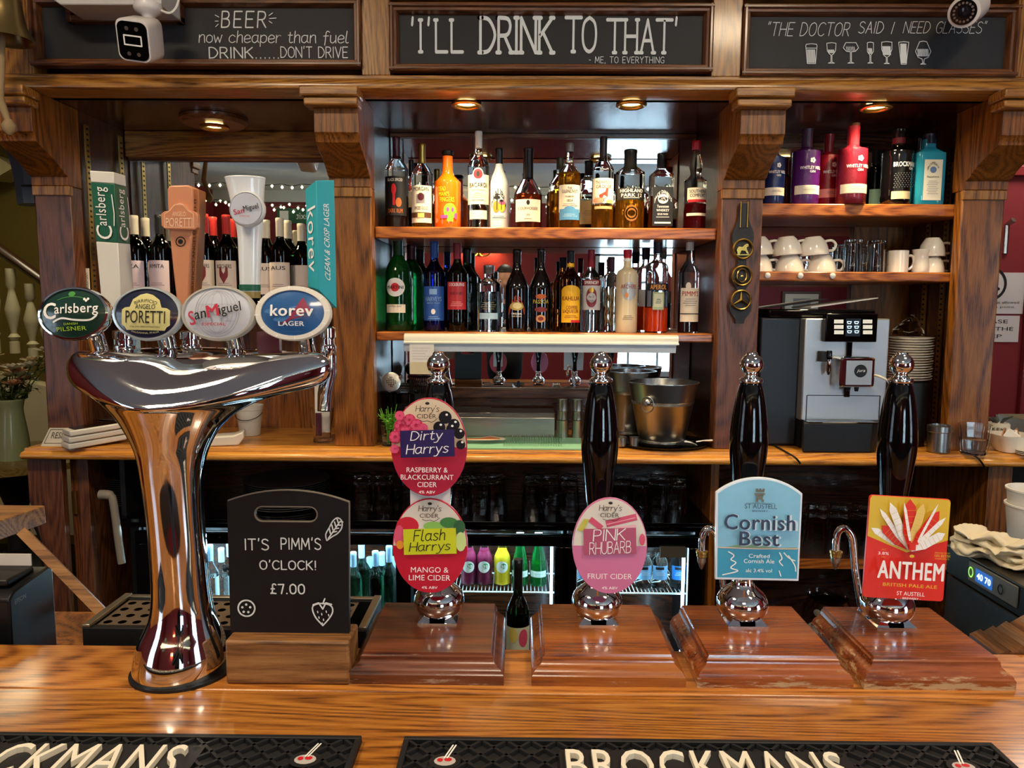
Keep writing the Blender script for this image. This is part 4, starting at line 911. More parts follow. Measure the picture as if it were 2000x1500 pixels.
def vtext(d, s_, x0, x1, z0, z1, m, bold=.02, style='f'):
    vs, fs = fit(font_text(s_, bold) if style == 'f' else stroke_text(s_, .3), .5, .5, 1, 1)
    d.put([(x0+(x1-x0)*(1-b), z1+(z0-z1)*a) for a, b in vs], fs, m)
r0, r1 = row(.082), row(.5)
for (i, j, x0, x1) in ((0, 1, .12, .82), (1, 2, .12, .82)):
    d = Deco(facemap(r0, r1, i, j, .0006 if i == 0 else .0012), .0003); vtext(d, 'arlsberg', x0+.02, x1-.08, .07, .72, WPRINT, .04); vtext(d, 'C', x0-.02, x1, .72, .95, WPRINT, .05)
    d.lines([[(.9, .2), (.96, .5), (.93, .7)]], .02, WPRINT); hx(d, 'lettering')
# copper paddle
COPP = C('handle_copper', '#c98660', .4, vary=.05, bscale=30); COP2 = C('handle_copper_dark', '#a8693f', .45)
def slab(outline, D0, D1, mm): 
    a = [q_(x, y, D0) for x, y in outline]; b = [(p[0]+.0, D1, p[2]) for p in a]; n_ = len(a)
    return MB(mm).add(a+b, [tuple(range(n_)), tuple(range(2*n_-1, n_-1, -1))]+[(i, i+n_, (i+1) % n_+n_, (i+1) % n_) for i in range(n_)])
hx(slab([(326, 368), (332, 362), (366, 361), (376, 366), (377, 400), (374, 470), (368, 600), (346, 600), (338, 530), (331, 460), (327, 400)], HDp, HDp+.028, COPP), 'tap_handle', 'copper paddle handle', bev=.002)
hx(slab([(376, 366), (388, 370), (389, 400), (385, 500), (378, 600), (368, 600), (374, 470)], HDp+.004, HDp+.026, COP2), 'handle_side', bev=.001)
sh = [(314, 418), (320, 413), (330, 411), (336, 402), (350, 396), (362, 400), (370, 411), (382, 414), (386, 420), (386, 444), (380, 449), (322, 447), (315, 441)]
hx(slab(sh, HDp-.006, HDp+.002, COPP), 'shield', bev=.001)
d = Deco(lambda x, z, h: tuple(V(q_(x, 500-z, HDp-.006))+V((0, -h, 0))), .0004); CRM = C('copper_pale', '#e9c4a4', .5)
d.text('PORETTI', 350, 500-434, 52, 17, CRM, bold=.01); d.text('ANGELO', 350, 500-418, 26, 9, CRM); d.lines([[(322, 56), (322, 82), (332, 88), (342, 100), (358, 100), (368, 88), (379, 82), (379, 56), (322, 56)]], .5, CRM); hx(d, 'lettering')
d = Deco(lambda x, z, h: tuple(V(q_(x, 500-z, HDp))+V((0, -h, 0))), .0004); d.ring(353, 28, 9, 9, 1, KPRINT); d.disc(353, 28, 5, 5, KPRINT, 1, 10); hx(d, 'emblem')
d = Deco(lambda x, z, h: tuple(V(q_(x, 500-z, HDp+.0035))+V((0, -h, 0))), .0004); vs_, fs_ = fit(font_text('BIRRIFICIO ANGELO PORETTI'), .5, .5, 1, 1); d.put([(379+(1-b)*5-7*(a < .4)*0-(1-a)*5, 500-(575-a*185)) for a, b in vs_], fs_, KPRINT); hx(d, 'side_lettering')
# white trumpet handle
WT = C('handle_gloss_white', '#dcdedf', .3, coat=.5)
tc = A(488, 450, HDp+.005); s_ = .97/F
pr = [(19, 575), (21, 520), (23, 470), (27, 430), (31, 400), (34, 375), (38, 352), (39, 348), (37, 346), (30, 347)]
vs = []; fs = []; SG = 28
for r, y in catmull(pr, 3):
    c0 = A(478+(575-y)*.0+ (10 if y > 450 else 10*(y-340)/110), y, HDp+.005)
    vs += [(c0.x+r*s_*cos(2*pi*i/SG), c0.y+r*s_*.6*sin(2*pi*i/SG), c0.z) for i in range(SG)]
nn = len(vs)//SG
for j in range(nn-1):
    for i in range(SG): i2 = (i+1) % SG; fs.append((j*SG+i, j*SG+i2, (j+1)*SG+i2, (j+1)*SG+i))
fs += [tuple(range(SG))[::-1], tuple((nn-1)*SG+i for i in range(SG))]
hx(MB(WT).add(vs, fs), 'tap_handle', 'glossy white trumpet handle', ang=60)
for y0, y1, mm, lb in ((556, 568, GRH, 'green band'), (570, 582, C('handle_gold', '#8d7a40', .4), 'olive band')):
    c0 = A(488, (y0+y1)/2, HDp+.005); hx(MB(mm).lathe([(20.6*s_, -(y1-y0)/2*s_), (20.9*s_, (y1-y0)/2*s_)], 28, c0, sy=.62), 'handle_ring', lb)
cb = A(481, 408, HDp-.022)
hx(MB(WT).lathe([(.017, -.016), (.0215, -.010), (.0222, -.002), (.0205, .001), (.0195, 0)], 40, (0, 0, 0)).xf(Matrix.Translation(cb) @ Matrix.Rotation(RD(90), 4, 'X')), 'round_badge', 'silver round badge on the white handle')
d = Deco(lambda x, z, h: (cb.x+x, cb.y-.001-h, cb.z+z), .0003); d.disc(0, 0, .0195, .0195, SILV, 2, 28); rr = C('san_red', '#c22f48', .4)
d.text('San', -.009, -.003, .013, .0065, rr, bold=.03, rot=RD(12)); d.text('Miguel', .0065, .001, .019, .0085, KPRINT, bold=.03, rot=RD(12)); d.text('ESPECIAL', -.001, -.009, .013, .002, rr); hx(d, 'lettering')
# teal triangular handle
TEAL = C('handle_teal', '#2fa3ae', .4); TEAL2 = C('handle_teal_shade', '#2a8f9c', .4)
a, b, c_ = (597, 365), (617, 352), (653, 352)
rt = [q_(596, 370, HDp+.006), q_(617, 352, HDp-.006), q_(653, 352, HDp+.006), q_(640, 352, HDp+.03)]
rb = [q_(601, 560, HDp+.006), q_(622, 566, HDp-.006), q_(658, 603, HDp+.006), q_(645, 600, HDp+.03)]
hx(MB(TEAL).add(rt+rb, [(0, 1, 2, 3), (7, 6, 5, 4), (0, 4, 5, 1), (1, 5, 6, 2), (2, 6, 7, 3), (3, 7, 4, 0)]), 'tap_handle', 'teal prism handle', bev=.001)
d = Deco(facemap(rt, rb, 1, 2), .0003); vtext(d, 'CLEAN & CRISP LAGER', .36, .66, .19, .83, WPRINT, .01)
hx(d, 'lettering')
d = Deco(facemap(rt, rb, 0, 1), .0003); vs_, fs_ = fit(font_text('korev', .05), .5, .5, 1, 1); d.put([(.2+.72*b, .22+.62*a) for a, b in vs_], fs_, WPRINT); hx(d, 'lettering')
# taps and fittings standing on the tower
for (x, y, w_, h_, lb) in ((372, 672, 20, 26, 1), (245, 672, 22, 28, 0), (640, 672, 16, 34, 0)):
    c0 = A(x, y, .965); r = w_*.965/F; hh = h_*.965/F
    hx(MB(CHROME).lathe([(r*.7, -hh), (r, -hh*.8), (r, -hh*.1), (r*.8, 0), (r*.8, hh*.3), (r, hh*.4), (r, hh*.9), (r*.7, hh)], 24, c0), 'tap_valve')
c0 = A(635, 745, .955); hx(MB(CHROME).tube([A(642, 680, .965), A(642, 730, .962), A(634, 770, .95), A(633, 803, .945)], [.009, .010, .009, .0085], 16), 'spout_nozzle')
hx(MB(C('frosted_block', '#9fc3d8', .2, metal=.3)).box(*[v for p in ((A(228, 700, .97).x, A(272, 700, .97).x), (.965, .975)) for v in p], A(250, 694, .97).z, A(250, 655, .97).z), 'cover_plate')
hx(MB(C('burgundy_plate', '#5a2a38', .3, coat=.5)).box(A(505, 680, .99).x, A(548, 680, .99).x, .985, .995, A(520, 690, .99).z, A(520, 648, .99).z), 'cover_plate', 'burgundy plate')

# ------------------------------------------------------------------ pimm's slate sign
SD = .885
o = A(563, 1300, SD); t = thing('slate_sign', 'black slate price sign with a hand slot standing in a wooden block', 'sign', (o.x, SD, ZB))
s_ = lambda x, y: (A(x, y, SD+.004).x, A(x, y, SD+.004).z)
MB(BLOCKW).box(A(444, 1300, SD-.018).x, A(684, 1300, SD-.018).x, SD-.024, SD+.03, ZB, A(563, 1250, SD-.02).z).build('base_block', t, world=True, bev=.003)
L, Rr, Bt = A(447, 1150, SD).x, A(680, 1150, SD).x, ZB+.02
L2, R2 = A(443, 975, SD).x, A(680, 975, SD).x
zs_, zt_ = A(443, 980, SD).z, A(563, 959, SD).z
top = [(R2-(R2-L2)*i/16, zs_+(zt_-zs_)*(1-((i-8)/8)**2)) for i in range(17)]
hx0, hz0 = A(497, 1004, SD), A(620, 1004, SD); hr = .0095; hz_ = hx0.z
hole = [(hx0.x+hr+hr*cos(RD(a)), hz_+hr*sin(RD(a))) for a in range(90, 271, 20)]+[(hz0.x-hr+hr*cos(RD(a)), hz_+hr*sin(RD(a))) for a in range(-90, 91, 20)]
hole.reverse()                                 # opposite winding, joined by a slit
k = 8; ti = top[8]
hi = max(range(len(hole)), key=lambda i: (-(abs(hole[i][0]-ti[0])), ))
mid = (ti[0], hz_+hr)
# insert slit point on the upper straight edge of the hole
up_i = max(i for i, p in enumerate(hole) if p[1] > hz_+hr*.9) if False else None
ups = [i for i, p in enumerate(hole) if abs(p[1]-(hz_+hr)) < 1e-5]
i0 = ups[0]
hl = hole[i0:]+hole[:i0]
if abs(hl[-1][1]-(hz_+hr)) > 1e-5: hl = hole[ups[-1]:]+hole[:ups[-1]]
outer = [(L, Bt), (Rr, Bt)]+top[:9]
poly = outer+[mid]+(hl[::1])+[mid]+top[8:]
MB(C('slate_black', '#101113', .45)).prism(poly, SD, SD+.008).build('slate', t, world=True, smooth=False)
edge = C('slate_edge', '#6d6358', .6)
m = MB(edge); m.tube([(x, SD+.004, z) for x, z in [(Rr, 1.2), (R2, zs_)]+top+[(L2, zs_)]], .0016, 6); m.tube([(x, SD+.001, z) for x, z in hole], .0014, 6, closed=True); m.build('slate_edge', t, world=True)
d = Deco(flatmap(SD-.0002), .0004)
def sb(x0, x1, y0, y1):
    a = A(x0, y0, SD); b = A(x1, y1, SD); return (a.x+b.x)/2, (a.z+b.z)/2, b.x-a.x, a.z-b.z
d.hand("IT'S", *sb(478, 526, 1050, 1075), CHALK, wt=.36, gap=1.3); d.hand("PIMM'S", *sb(548, 628, 1048, 1074), CHALK, wt=.36, gap=1.3)
d.hand("O'CLOCK!", *sb(507, 618, 1092, 1113), CHALK, wt=.4, gap=1.4); d.hand("£7.00", *sb(528, 597, 1138, 1160), CHALK, wt=.4, gap=1.2)
def sl(L_, w_=.0009): d.lines([[s_(x, y) for x, y in q] for q in L_], w_, CHALK)
c = s_(485, 1184); d.ring(c[0], c[1], .0103, .0103, .0010, CHALK); 
for a in range(5): q = a*1.257+.3; d.disc(c[0]+.005*cos(q), c[1]+.005*sin(q), .0016, .0016, CHALK, 1, 8)
sl([catmull([(634, 1216), (620, 1200), (614, 1184), (618, 1176), (634, 1173), (650, 1178), (653, 1190), (645, 1204), (634, 1216)], 4), [(615, 1176), (626, 1172), (634, 1184), (640, 1172), (651, 1175)], [(634, 1174), (638, 1164)]])
for x, y in ((624, 1188), (632, 1192), (641, 1187), (627, 1198), (636, 1202), (646, 1193), (634, 1209)): sl([[(x, y), (x+.5, y+3)]], .0007)
sl([catmull([(643, 1050), (641, 1038), (648, 1025), (655, 1012), (664, 1006), (672, 1012), (672, 1025), (664, 1036), (654, 1042), (643, 1050)], 3)]+[[(646, 1046), (668, 1014)]]+[[(650+i*5, 1036-i*7), (648+i*5, 1026-i*6)] for i in range(4)]+[[(654+i*5, 1034-i*7), (662+i*4, 1032-i*6)] for i in range(4)], .0008)
d.build('chalk_writing', t, world=True)

# ------------------------------------------------------------------ rubber bar mats
CRP = C('mat_lettering', '#e9e2cf', .5)
def barmat(x0, x1, cxt, lb, slant):
    z = ZB; y1 = .742; y0 = .56
    t = thing('bar_mat', lb, 'bar mat', ((x0+x1)/2, (y0+y1)/2, z))
    MB(RUBBER).prism([(x0, y0), (x1, y0), (x1, y1), (x0, y1)], z+.0002, z+.003, ax='z').build('base', t, world=True)
    m = MB(RUBBER); w_ = .006
    for a in ((x0, x1, y1-w_, y1), (x0, x1, y0, y0+w_), (x0, x0+w_, y0+w_, y1-w_), (x1-w_, x1, y0+w_, y1-w_)): m.box(*a, z+.003, z+.0085)
    m.build('rim', t, world=True, bev=.001)
    m = MB(RUBBER); st = .026; hh = y1-y0-2*w_
    n_ = int((x1-x0)/st)+8
    for s in (1, -1):
        for i in range(-8, n_):
            xa = x0+w_+i*st; ya = y0+w_; xb = xa+hh*1.05; yb = y1-w_
            if s < 0: xa, xb = xb, xa
            # clip to the mat
            P_ = [(xa, ya), (xb, yb)]
            def cut(p, q, X): f = (X-p[0])/(q[0]-p[0]); return (X, p[1]+(q[1]-p[1])*f)
            p, q = P_
            if p[0] > q[0]: p, q = q, p
            if q[0] < x0+w_ or p[0] > x1-w_: continue
            if p[0] < x0+w_: p = cut(p, q, x0+w_)
            if q[0] > x1-w_: q = cut(p, q, x1-w_)
            dx, dy = q[0]-p[0], q[1]-p[1]; Ln = math.hypot(dx, dy)
            if Ln < .004: continue
            nx, ny = -dy/Ln*.0022, dx/Ln*.0022; zb, zt2 = z+.003, z+.0072
            m.add([(p[0]+nx, p[1]+ny, zb), (p[0]-nx, p[1]-ny, zb), (q[0]-nx, q[1]-ny, zb), (q[0]+nx, q[1]+ny, zb), (p[0]+nx*.7, p[1]+ny*.7, zt2), (p[0]-nx*.7, p[1]-ny*.7, zt2), (q[0]-nx*.7, q[1]-ny*.7, zt2), (q[0]+nx*.7, q[1]+ny*.7, zt2)],
                  [(4, 5, 6, 7), (0, 1, 5, 4), (1, 2, 6, 5), (2, 3, 7, 6), (3, 0, 4, 7)])
    m.build('lattice', t, world=True)
    # lettering field
    mp = lambda x, y, h: (cxt+x, .705+y, z+.0072+h)
    W_ = .275; vs, fs = fit(font_text('BROCKMANS', .05), 0, -.016, W_, .050)
    d = Deco(mp, .0001); d.put(vs, fs, CRP, ext=.006)
    # slab serifs on the letters
    d.text('®', W_/2+.004, .012, .007, .007, CRP)
    d.build('lettering', t, world=True, smooth=False)
    MB(RUBBER).box(cxt-W_/2-.006, cxt+W_/2+.012, .655, .722, z+.003, z+.0074).build('lettering_field', t, world=True)
    for s in (-1, 1):
        ex = cxt+s*.2585 if cxt+s*.2585 < x1 and cxt+s*.2585 > x0 else None
        if ex is None: continue
        d = Deco(lambda x, y, h: (ex+x, .70+y, z+.0074+h), .0002); d.disc(0, 0, .016, .013, RUBBER, 1, 20); d.disc(0, 0, .011, .008, C('mat_motif', '#b9b2ae', .5), 1, 14); d.disc(.003, .002, .004, .003, REDP, 1, 10); d.disc(-.005, .001, .003, .003, REDP, 1, 10)
        d.lines([[(-.001, .004), (.006, .026)], [(.002, .004), (.009, .026)]], .0008, WPRINT); d.build('printed_motif', t, world=True)
XA = A(707, 1452, .742).x; XB0, XB1 = A(790, 1454, .742).x, A(1936, 1454, .742).x
barmat(XA-.62, XA, A(360, 1480, .705).x-.1375+.003, 'black rubber bar mat at the left, cut off by the photo edge', 0)
barmat(XB0, XB1, A(1372, 1480, .705).x, 'black rubber bar mat at the right, before the hand pumps', 0)

# ------------------------------------------------------------------ drip tray and things behind the bar
def persp_x(px_, py_, D): return A(px_, py_, D).x
t = thing('drip_tray', 'black drip tray with perforated steel grating behind the bar', 'drip tray', (A(450, 1225, 1.0).x, 1.05, 1.03))
x0, x1 = A(160, 1225, 1.0).x, A(715, 1225, 1.0).x; zt_ = A(300, 1225, 1.0).z
m = MB(BLACKM); m.box(x0, x1, 1.0, 1.012, zt_-.05, zt_-.002).box(x0, x1, 1.105, 1.117, zt_-.05, zt_-.002).box(x0, x0+.01, 1.012, 1.105, zt_-.05, zt_-.002).box(x1-.01, x1, 1.012, 1.105, zt_-.05, zt_-.002).box(x0, x1, 1.012, 1.105, zt_-.05, zt_-.044)
m.build('tray', t, world=True, bev=.001)
m = MB(C('tray_steel', '#a9a491', .3, metal=.9)); m.box(x0, x0+.011, 1.0, 1.117, zt_-.002, zt_+.003).box(x1-.011, x1, 1.0, 1.117, zt_-.002, zt_+.003); m.box(x0+.011, x1-.011, 1.108, 1.117, zt_-.002, zt_+.001).build('rim', t, world=True, bev=.001)
# grating: plate with round holes made of cells
G1 = C('grating_steel', '#8d7b68', .42, metal=.7); m = MB(G1); cell = .021; nx = int((x1-x0-.024)/cell); ny = 4
for i in range(nx):
    for j in range(ny):
        cx_, cy_ = x0+.012+cell*(i+.5), 1.014+cell*(j+.5)*1.08; sy_ = 1.08; r = .006; sq = []; ci = []
        for q in range(16):
            a = 2*pi*q/16; c, s2 = cos(a), sin(a); f = cell/2/max(abs(c), abs(s2)); sq.append((cx_+c*f, cy_+s2*f*sy_, zt_-.004)); ci.append((cx_+c*r, cy_+s2*r, zt_-.004))
        m.add(sq+ci, [(q, (q+1) % 16, 16+(q+1) % 16, 16+q) for q in range(16)])
m.build('grating', t, world=True, smooth=False)
# left: flap shelf, brace, receipt printer
t = thing('counter_flap', 'light oak counter flap at the far left edge', 'counter flap', A(20, 1050, 1.3))
z = A(30, 1020, 1.25).z; a = A(62, 1010, 1.32); b = A(0, 1060, 1.17)
MB(wood('flap_wood', '#4a2a12', '#8a5a2a', '#b0803e', 'x', coat=0, rough=.5)).prism([(-1.5, 1.36), (a.x, 1.36), (a.x-.02, 1.24), (b.x-.06, 1.13), (-1.5, 1.13)], z-.035, z, ax='z').build('flap', t, world=True, bev=.002)
MB(BLOCKW).tube([A(45, 1040, 1.22), A(208, 1205, 1.13)], .011, 4).build('brace', t, world=True)
zsv = .98
t = MB(BROWN).box(-1.6, A(196, 1240, 1.0).x, .9645, 1.35, zsv-.02, zsv).build('service_shelf', label='low brown service shelf behind the bar at the left', cat='shelf')
t = thing('receipt_printer', 'black receipt printer on the low shelf at the left edge', 'printer', (A(40, 1200, 1.05).x, 1.05, zsv))
m = MB(C('printer_black', '#121316', .32)); xr_, xl_ = A(17, 1160, 1.0).x, A(17, 1160, 1.0).x-.16; yf = 1.0; z1 = A(17, 1160, yf).z
m.prism([(yf, zsv), (yf, z1-.01), (yf+.012, z1), (1.09, z1+.008), (1.10, z1), (1.10, zsv)], xl_, xr_, ax='x').build('body', t, world=True, bev=.003)
MB(BLACKM).box(xl_+.02, xr_-.012, 1.015, 1.075, z1+.004, z1+.014).build('lid', t, world=True, bev=.003)
MB(PAPER).box(xl_+.04, xr_-.02, 1.080, 1.082, z1+.012, z1+.03).build('paper', t, world=True)
d = Deco(lambda x, z_, h: (xr_+.0006+h, yf+.022+x, z1-.016+z_)); d.text('EPSON', .0, 0, .024, .007, C('print_grey2', '#8b8b8b')); d.build('lettering', t, world=True)
MB(BLOCKW).box(A(118, 1260, 1.0).x, A(150, 1260, 1.0).x, .97, 1.1, zsv+.0003, zsv+.02).build('wood_batten', label='pale wood batten lying by the drip tray', cat='batten', bev=.002)
# wine bottle standing in the gap between the first two plinths
BOT = {}
WINEP = [(.93, 0), (1, .012), (1, .60), (.97, .645), (.80, .695), (.52, .745), (.38, .785), (.34, .83), (.335, .90)]
SPIR = [(.93, 0), (1, .015), (1, .60), (.95, .655), (.74, .705), (.46, .75), (.34, .79), (.31, .83), (.30, .90)]
TALL = [(.88, 0), (.95, .012), (1, .2), (1, .50), (.92, .58), (.70, .66), (.46, .73), (.36, .79), (.33, .85), (.32, .92)]
JUG = [(.95, 0), (1, .012), (1, .555), (.93, .605), (.66, .66), (.47, .70), (.41, .76), (.39, .88), (.39, .93)]
BULB_ = [(.95, 0), (1, .012), (1, .39), (.94, .46), (.66, .55), (.36, .64), (.28, .68), (.27, .78), (.27, .90)]
SHORT = [(.95, 0), (1, .015), (1, .655), (.93, .72), (.62, .77), (.43, .80), (.40, .84), (.40, .92)]
ROUNDS = [(.95, 0), (1, .015), (1, .64), (.97, .70), (.84, .745), (.5, .775), (.36, .80), (.34, .84), (.34, .92)]
MART = [(.90, 0), (1, .015), (1, .58), (.96, .655), (.80, .725), (.52, .785), (.37, .83), (.34, .87), (.34, .93)]
CLUB = [(.92, 0), (1, .02), (1, .52), (.93, .56), (.62, .60), (.48, .635), (.58, .70), (.56, .76), (.38, .83), (.34, .87), (.34, .92)]
G_CL = C('bottle_clear', '#f8fcfb', .01, trans=1, ior=1.12)
def gm(name, c): return mat('bottle_'+name, c, .02, trans=1, ior=1.38)
G_GR = mat('bottle_green', '#1f9a48', .03, trans=.92, ior=1.38); G_DG = gm('dark_green', '#1d3a17'); G_BL = gm('blue', '#1a3fae'); G_BR = gm('brown', '#8a4712'); G_BK = mat('bottle_black', '#08080a', .06, coat=.8)
G_AM = gm('amber', '#d38a1c'); gs = lambda n_, c_: mat('bottle_'+n_, c_, .06, trans=.35, ior=1.4, coat=.4, bump=.5, bscale=420)
G_PU = gs('purple', '#5e1f78'); G_RD = gs('red', '#a01228'); G_PK = gs('pink', '#8c1e30'); G_TE = mat('bottle_teal', '#2a9fc0', .05, trans=.3, ior=1.4, coat=.4); G_NV = gs('navy', '#1c2f6e')
L_AM = mat('liquid_amber', '#de9420', .02, trans=.9, ior=1.18); L_RA = mat('liquid_red_amber', '#b0400e', .02, trans=.9, ior=1.18); L_DK = mat('liquid_dark', '#1d0808', .1, coat=.5); L_OR = mat('liquid_orange', '#f04a18', .05, trans=.3, ior=1.33); L_CL = mat('liquid_clear', '#f4f8f7', .01, trans=1, ior=1.16)
L_RD = mat('liquid_ruby', '#6c0d12', .05, trans=.6, ior=1.33)
FROST = C('bottle_frosted_white', '#d4d6d4', .25, coat=.3); ORG_ = C('bottle_orange', '#f0680e', .15, coat=.8); PEACH = C('bottle_frosted_peach', '#d9c8a2', .3, coat=.2)
def bottle(name, label, cxp, D, yt, zb, wp, prof, glass, cap, liq=None, deco=None, labels=(), sq=None, grp=None, sy=1, seg=32, band=None):
    ym = 500; top = A(cxp, yt, D); X = top.x; H = top.z-zb; R_ = wp*D/F/2*.97; syy = sy
    t = thing(name, label, 'bottle', (X, D, zb+.0002), group=grp)
    pr = [(r*R_, z*H) for r, z in prof]
    pr = pr[:2]+catmull(pr[1:], 4)[1:]
    MB(glass).lathe(pr, seg, n=sq, sy=syy).build('glass', t, ang=55)
    if liq:
        lm, lv = liq; pr2 = [(max(.002, r-.0022), z) for r, z in pr if z < lv*H]; pr2[0] = (pr2[0][0], .004); pr2 = [(r, max(z, .004)) for r, z in pr2]
        pr2.append((pr2[-1][0]*.99, lv*H)); MB(lm).lathe(pr2, seg, n=sq, sy=syy).build('liquid', t, ang=50)
    cm, c0 = cap[0], cap[1]; rn = prof[-1][0]*R_*(cap[2] if len(cap) > 2 else 1.12)
    cp = [(rn*.97, c0*H), (rn, c0*H+.001), (rn, H*.955), (rn*1.04, H*.96), (rn*1.04, H*.992), (rn*.93, H)]
    MB(cm).lathe(cp, 20).build('cap', t)
    if band: bm_, b0_, b1_ = band; MB(bm_).lathe([(rn*.98, b0_*H), (rn*1.03, b0_*H+.001), (rn*1.03, b1_*H-.001), (rn*.98, b1_*H)], 20).build('neck_band', t)
    Rf = R_*1.0+.0006
    mp = (lambda x, z, h: (x, -(R_*syy*1.0+.0006+h), z)) if sq else cylmap(Rf)
    for it in labels:
        lm, x0, x1, z0, z1 = it[:5]; d = Deco(mp, .0002); d.rect(x0*R_, x1*R_, z0*H, z1*H, lm, 10); lb = d.build('label', t, smooth=True, ang=80)
    if deco:
        d = Deco(lambda x, z, h: mp(x*R_, z*H, h), .00016); d.n = 3; deco(d); d.build('label_print', t, smooth=False)
    return t
D_ = 2.31
def T(s, cx, cz, w_, h_, m, bold=.02, arc=0): return lambda d: d.text(s, cx, cz, w_, h_, m, bold=bold, arc=arc)
def many(*fs):
    def f(d):
        for q in fs: q(d)
    return f
def dsc(*a): return lambda d: d.disc(*a)
def rc(*a): return lambda d: d.rect(*a)
DK = KPRINT; WP = WPRINT
lines_ = lambda z0, n_, w_, m, dz=.02: (lambda d: [d.rect(-w_*(.7+.3*((i*7) % 3)/2), w_*(.7+.3*((i*5) % 3)/2), z0-i*dz, z0-i*dz+.006, m, 4) for i in range(n_)])
# middle bay, upper shelf
Z1 = SZ1
bottle('rum_bottle', 'leftmost bottle of the top shelf, dark rum with black picture label and maroon neck', 774, D_, 267, Z1, 46, SPIR, G_CL, (C('cap_maroon', '#4a1420', .3), .76), (L_DK, .36), many(T('DARK RUM', 0, .19, 1.3, .045, C('rum_orange', '#c06a2a', .5)), T('BLACK SPICED', 0, .52, 1.3, .03, WP), dsc(-.1, .42, .2, .06, REDP), rc(-.2, 0, .25, .38, REDP), dsc(.3, .28, .25, .05, C('rum_orange', '#c06a2a', .5))), [(C('label_black', '#1a1a1d', .5), -1.1, 1.1, .14, .56)])
bottle('rum_bottle', 'clear rum bottle with gold cap and white label, second on the top shelf', 824, D_, 281, Z1, 42, SPIR, G_CL, (C('cap_gold', '#a8904c', .3, metal=.8), .77), (L_AM, .5), many(T('SPICED GOLD', 0, .24, 1.3, .035, DK), T('MORGAN', 0, .46, 1.5, .045, DK), rc(-.4, .35, .30, .40, C('label_grey', '#8b7f86', .5)), dsc(0, .37, .3, .045, C('cap_maroon', '#4a1420', .3)), rc(-1.05, 1.05, .13, .19, C('label_brown', '#5a3a22', .5)), rc(-.3, .3, .13, .18, C('label_yellow', '#dcc86a', .5))), [(CREAM, -1.15, 1.15, .07, .50)])
bottle('rum_bottle', 'opaque orange bottle with yellow lettering, green skull shape and black cap', 874, D_, 295, Z1, 52, JUG, ORG_, (C('cap_black', '#141210', .3), .945), None, many(T('DEAD', -.35, .50, .6, .055, C('hot_yellow', '#f0c81e', .5)), T("MAN'S", -.2, .435, .8, .055, C('hot_yellow', '#f0c81e', .5)), T('FINGERS', .05, .365, 1.1, .06, C('hot_yellow', '#f0c81e', .5)), dsc(.28, .22, .5, .10, C('acid_green', '#7fce2c', .5)), rc(.05, .5, .09, .15, C('acid_green', '#7fce2c', .5)), rc(-.45, .1, .13, .17, C('hot_purple', '#a04a9c', .5)), dsc(.1, .24, .1, .03, C('hot_purple', '#a04a9c', .5)), dsc(.45, .24, .1, .03, C('hot_purple', '#a04a9c', .5)), dsc(.7, .16, .12, .04, C('hot_purple', '#a04a9c', .5))))
bottle('rum_bottle', 'tall clear white rum bottle with cream label and red round emblem', 935, D_, 257, Z1, 43, SPIR, G_CL, (C('cap_white', '#dcdad6', .35), .83), (L_CL, .70), many(dsc(0, .555, .5, .06, C('label_redrim', '#efe6d6', .5)), dsc(0, .555, .42, .05, REDP), dsc(0, .555, .16, .03, DK), T('BACARDI', 0, .445, 1.7, .045, DK, .03), T('CARTA BLANCA', 0, .395, 1.2, .018, DK), lines_(.36, 3, .6, C('label_grey', '#8b7f86', .5)), lines_(.29, 1, .8, DK)), [(CREAM, -1.2, 1.2, .25, .55), (CREAM, -.9, .9, .10, .19)])
bottle('liqueur_bottle', 'white coconut liqueur bottle with palm trees before a sunset', 975, D_+.02, 290, Z1, 41, TALL, FROST, (C('cap_black', '#141210', .3), .81), None, many(T('MALIBU', 0, .46, 1.5, .075, DK, .02, 1.6), dsc(-.25, .28, .32, .07, C('sun_orange', '#e08a28', .5)), dsc(.3, .28, .32, .065, C('sun_yellow', '#e8c22c', .5)), dsc(.3, .33, .3, .03, C('hot_pink', '#cf5a86', .5)), rc(-.2, -.12, .24, .38, DK), rc(.22, .28, .24, .35, DK), dsc(-.15, .39, .28, .02, DK), dsc(-.15, .40, .1, .04, DK), dsc(.25, .35, .18, .015, DK), lines_(.16, 2, .7, DK)))
bottle('cognac_bottle', 'squat cognac bottle with long black neck and cream label', 1032, D_, 290, Z1, 55, BULB_, G_CL, (C('cap_black', '#141210', .3), .62, 1.35), (L_RA, .43), many(T('COURVOISIER', 0, .25, 1.5, .035, C('ink_red', '#5a2a22', .5)), dsc(0, .32, .12, .03, DK), T('VS', 0, .17, .25, .025, DK), lines_(.12, 1, .4, DK)), [(CREAM, -1.05, 1.05, .09, .36)])
bottle('whisky_bottle', 'golden whisky bottle with cream label over a blue lower label', 1113, D_, 280, Z1, 43, SPIR, G_CL, (C('cap_clearish', '#8f867c', .2, trans=.3), .90, 1.15), (L_AM, .66), many(T('THE', 0, .47, .4, .03, DK), T('GLENLIVET', 0, .435, 1.5, .035, DK), T('FOUNDERS', 0, .375, .8, .02, DK), T('1824', 0, .33, .5, .03, DK), lines_(.29, 2, .8, C('label_grey', '#8b7f86', .5)), dsc(0, .235, .5, .03, C('label_blue', '#4f8fc0', .5)), rc(-1.0, 1.0, .11, .235, C('label_blue', '#4f8fc0', .5)), lines_(.17, 2, .7, C('label_pale', '#a9c9de', .5))), [(CREAM, -1.2, 1.2, .20, .51)])
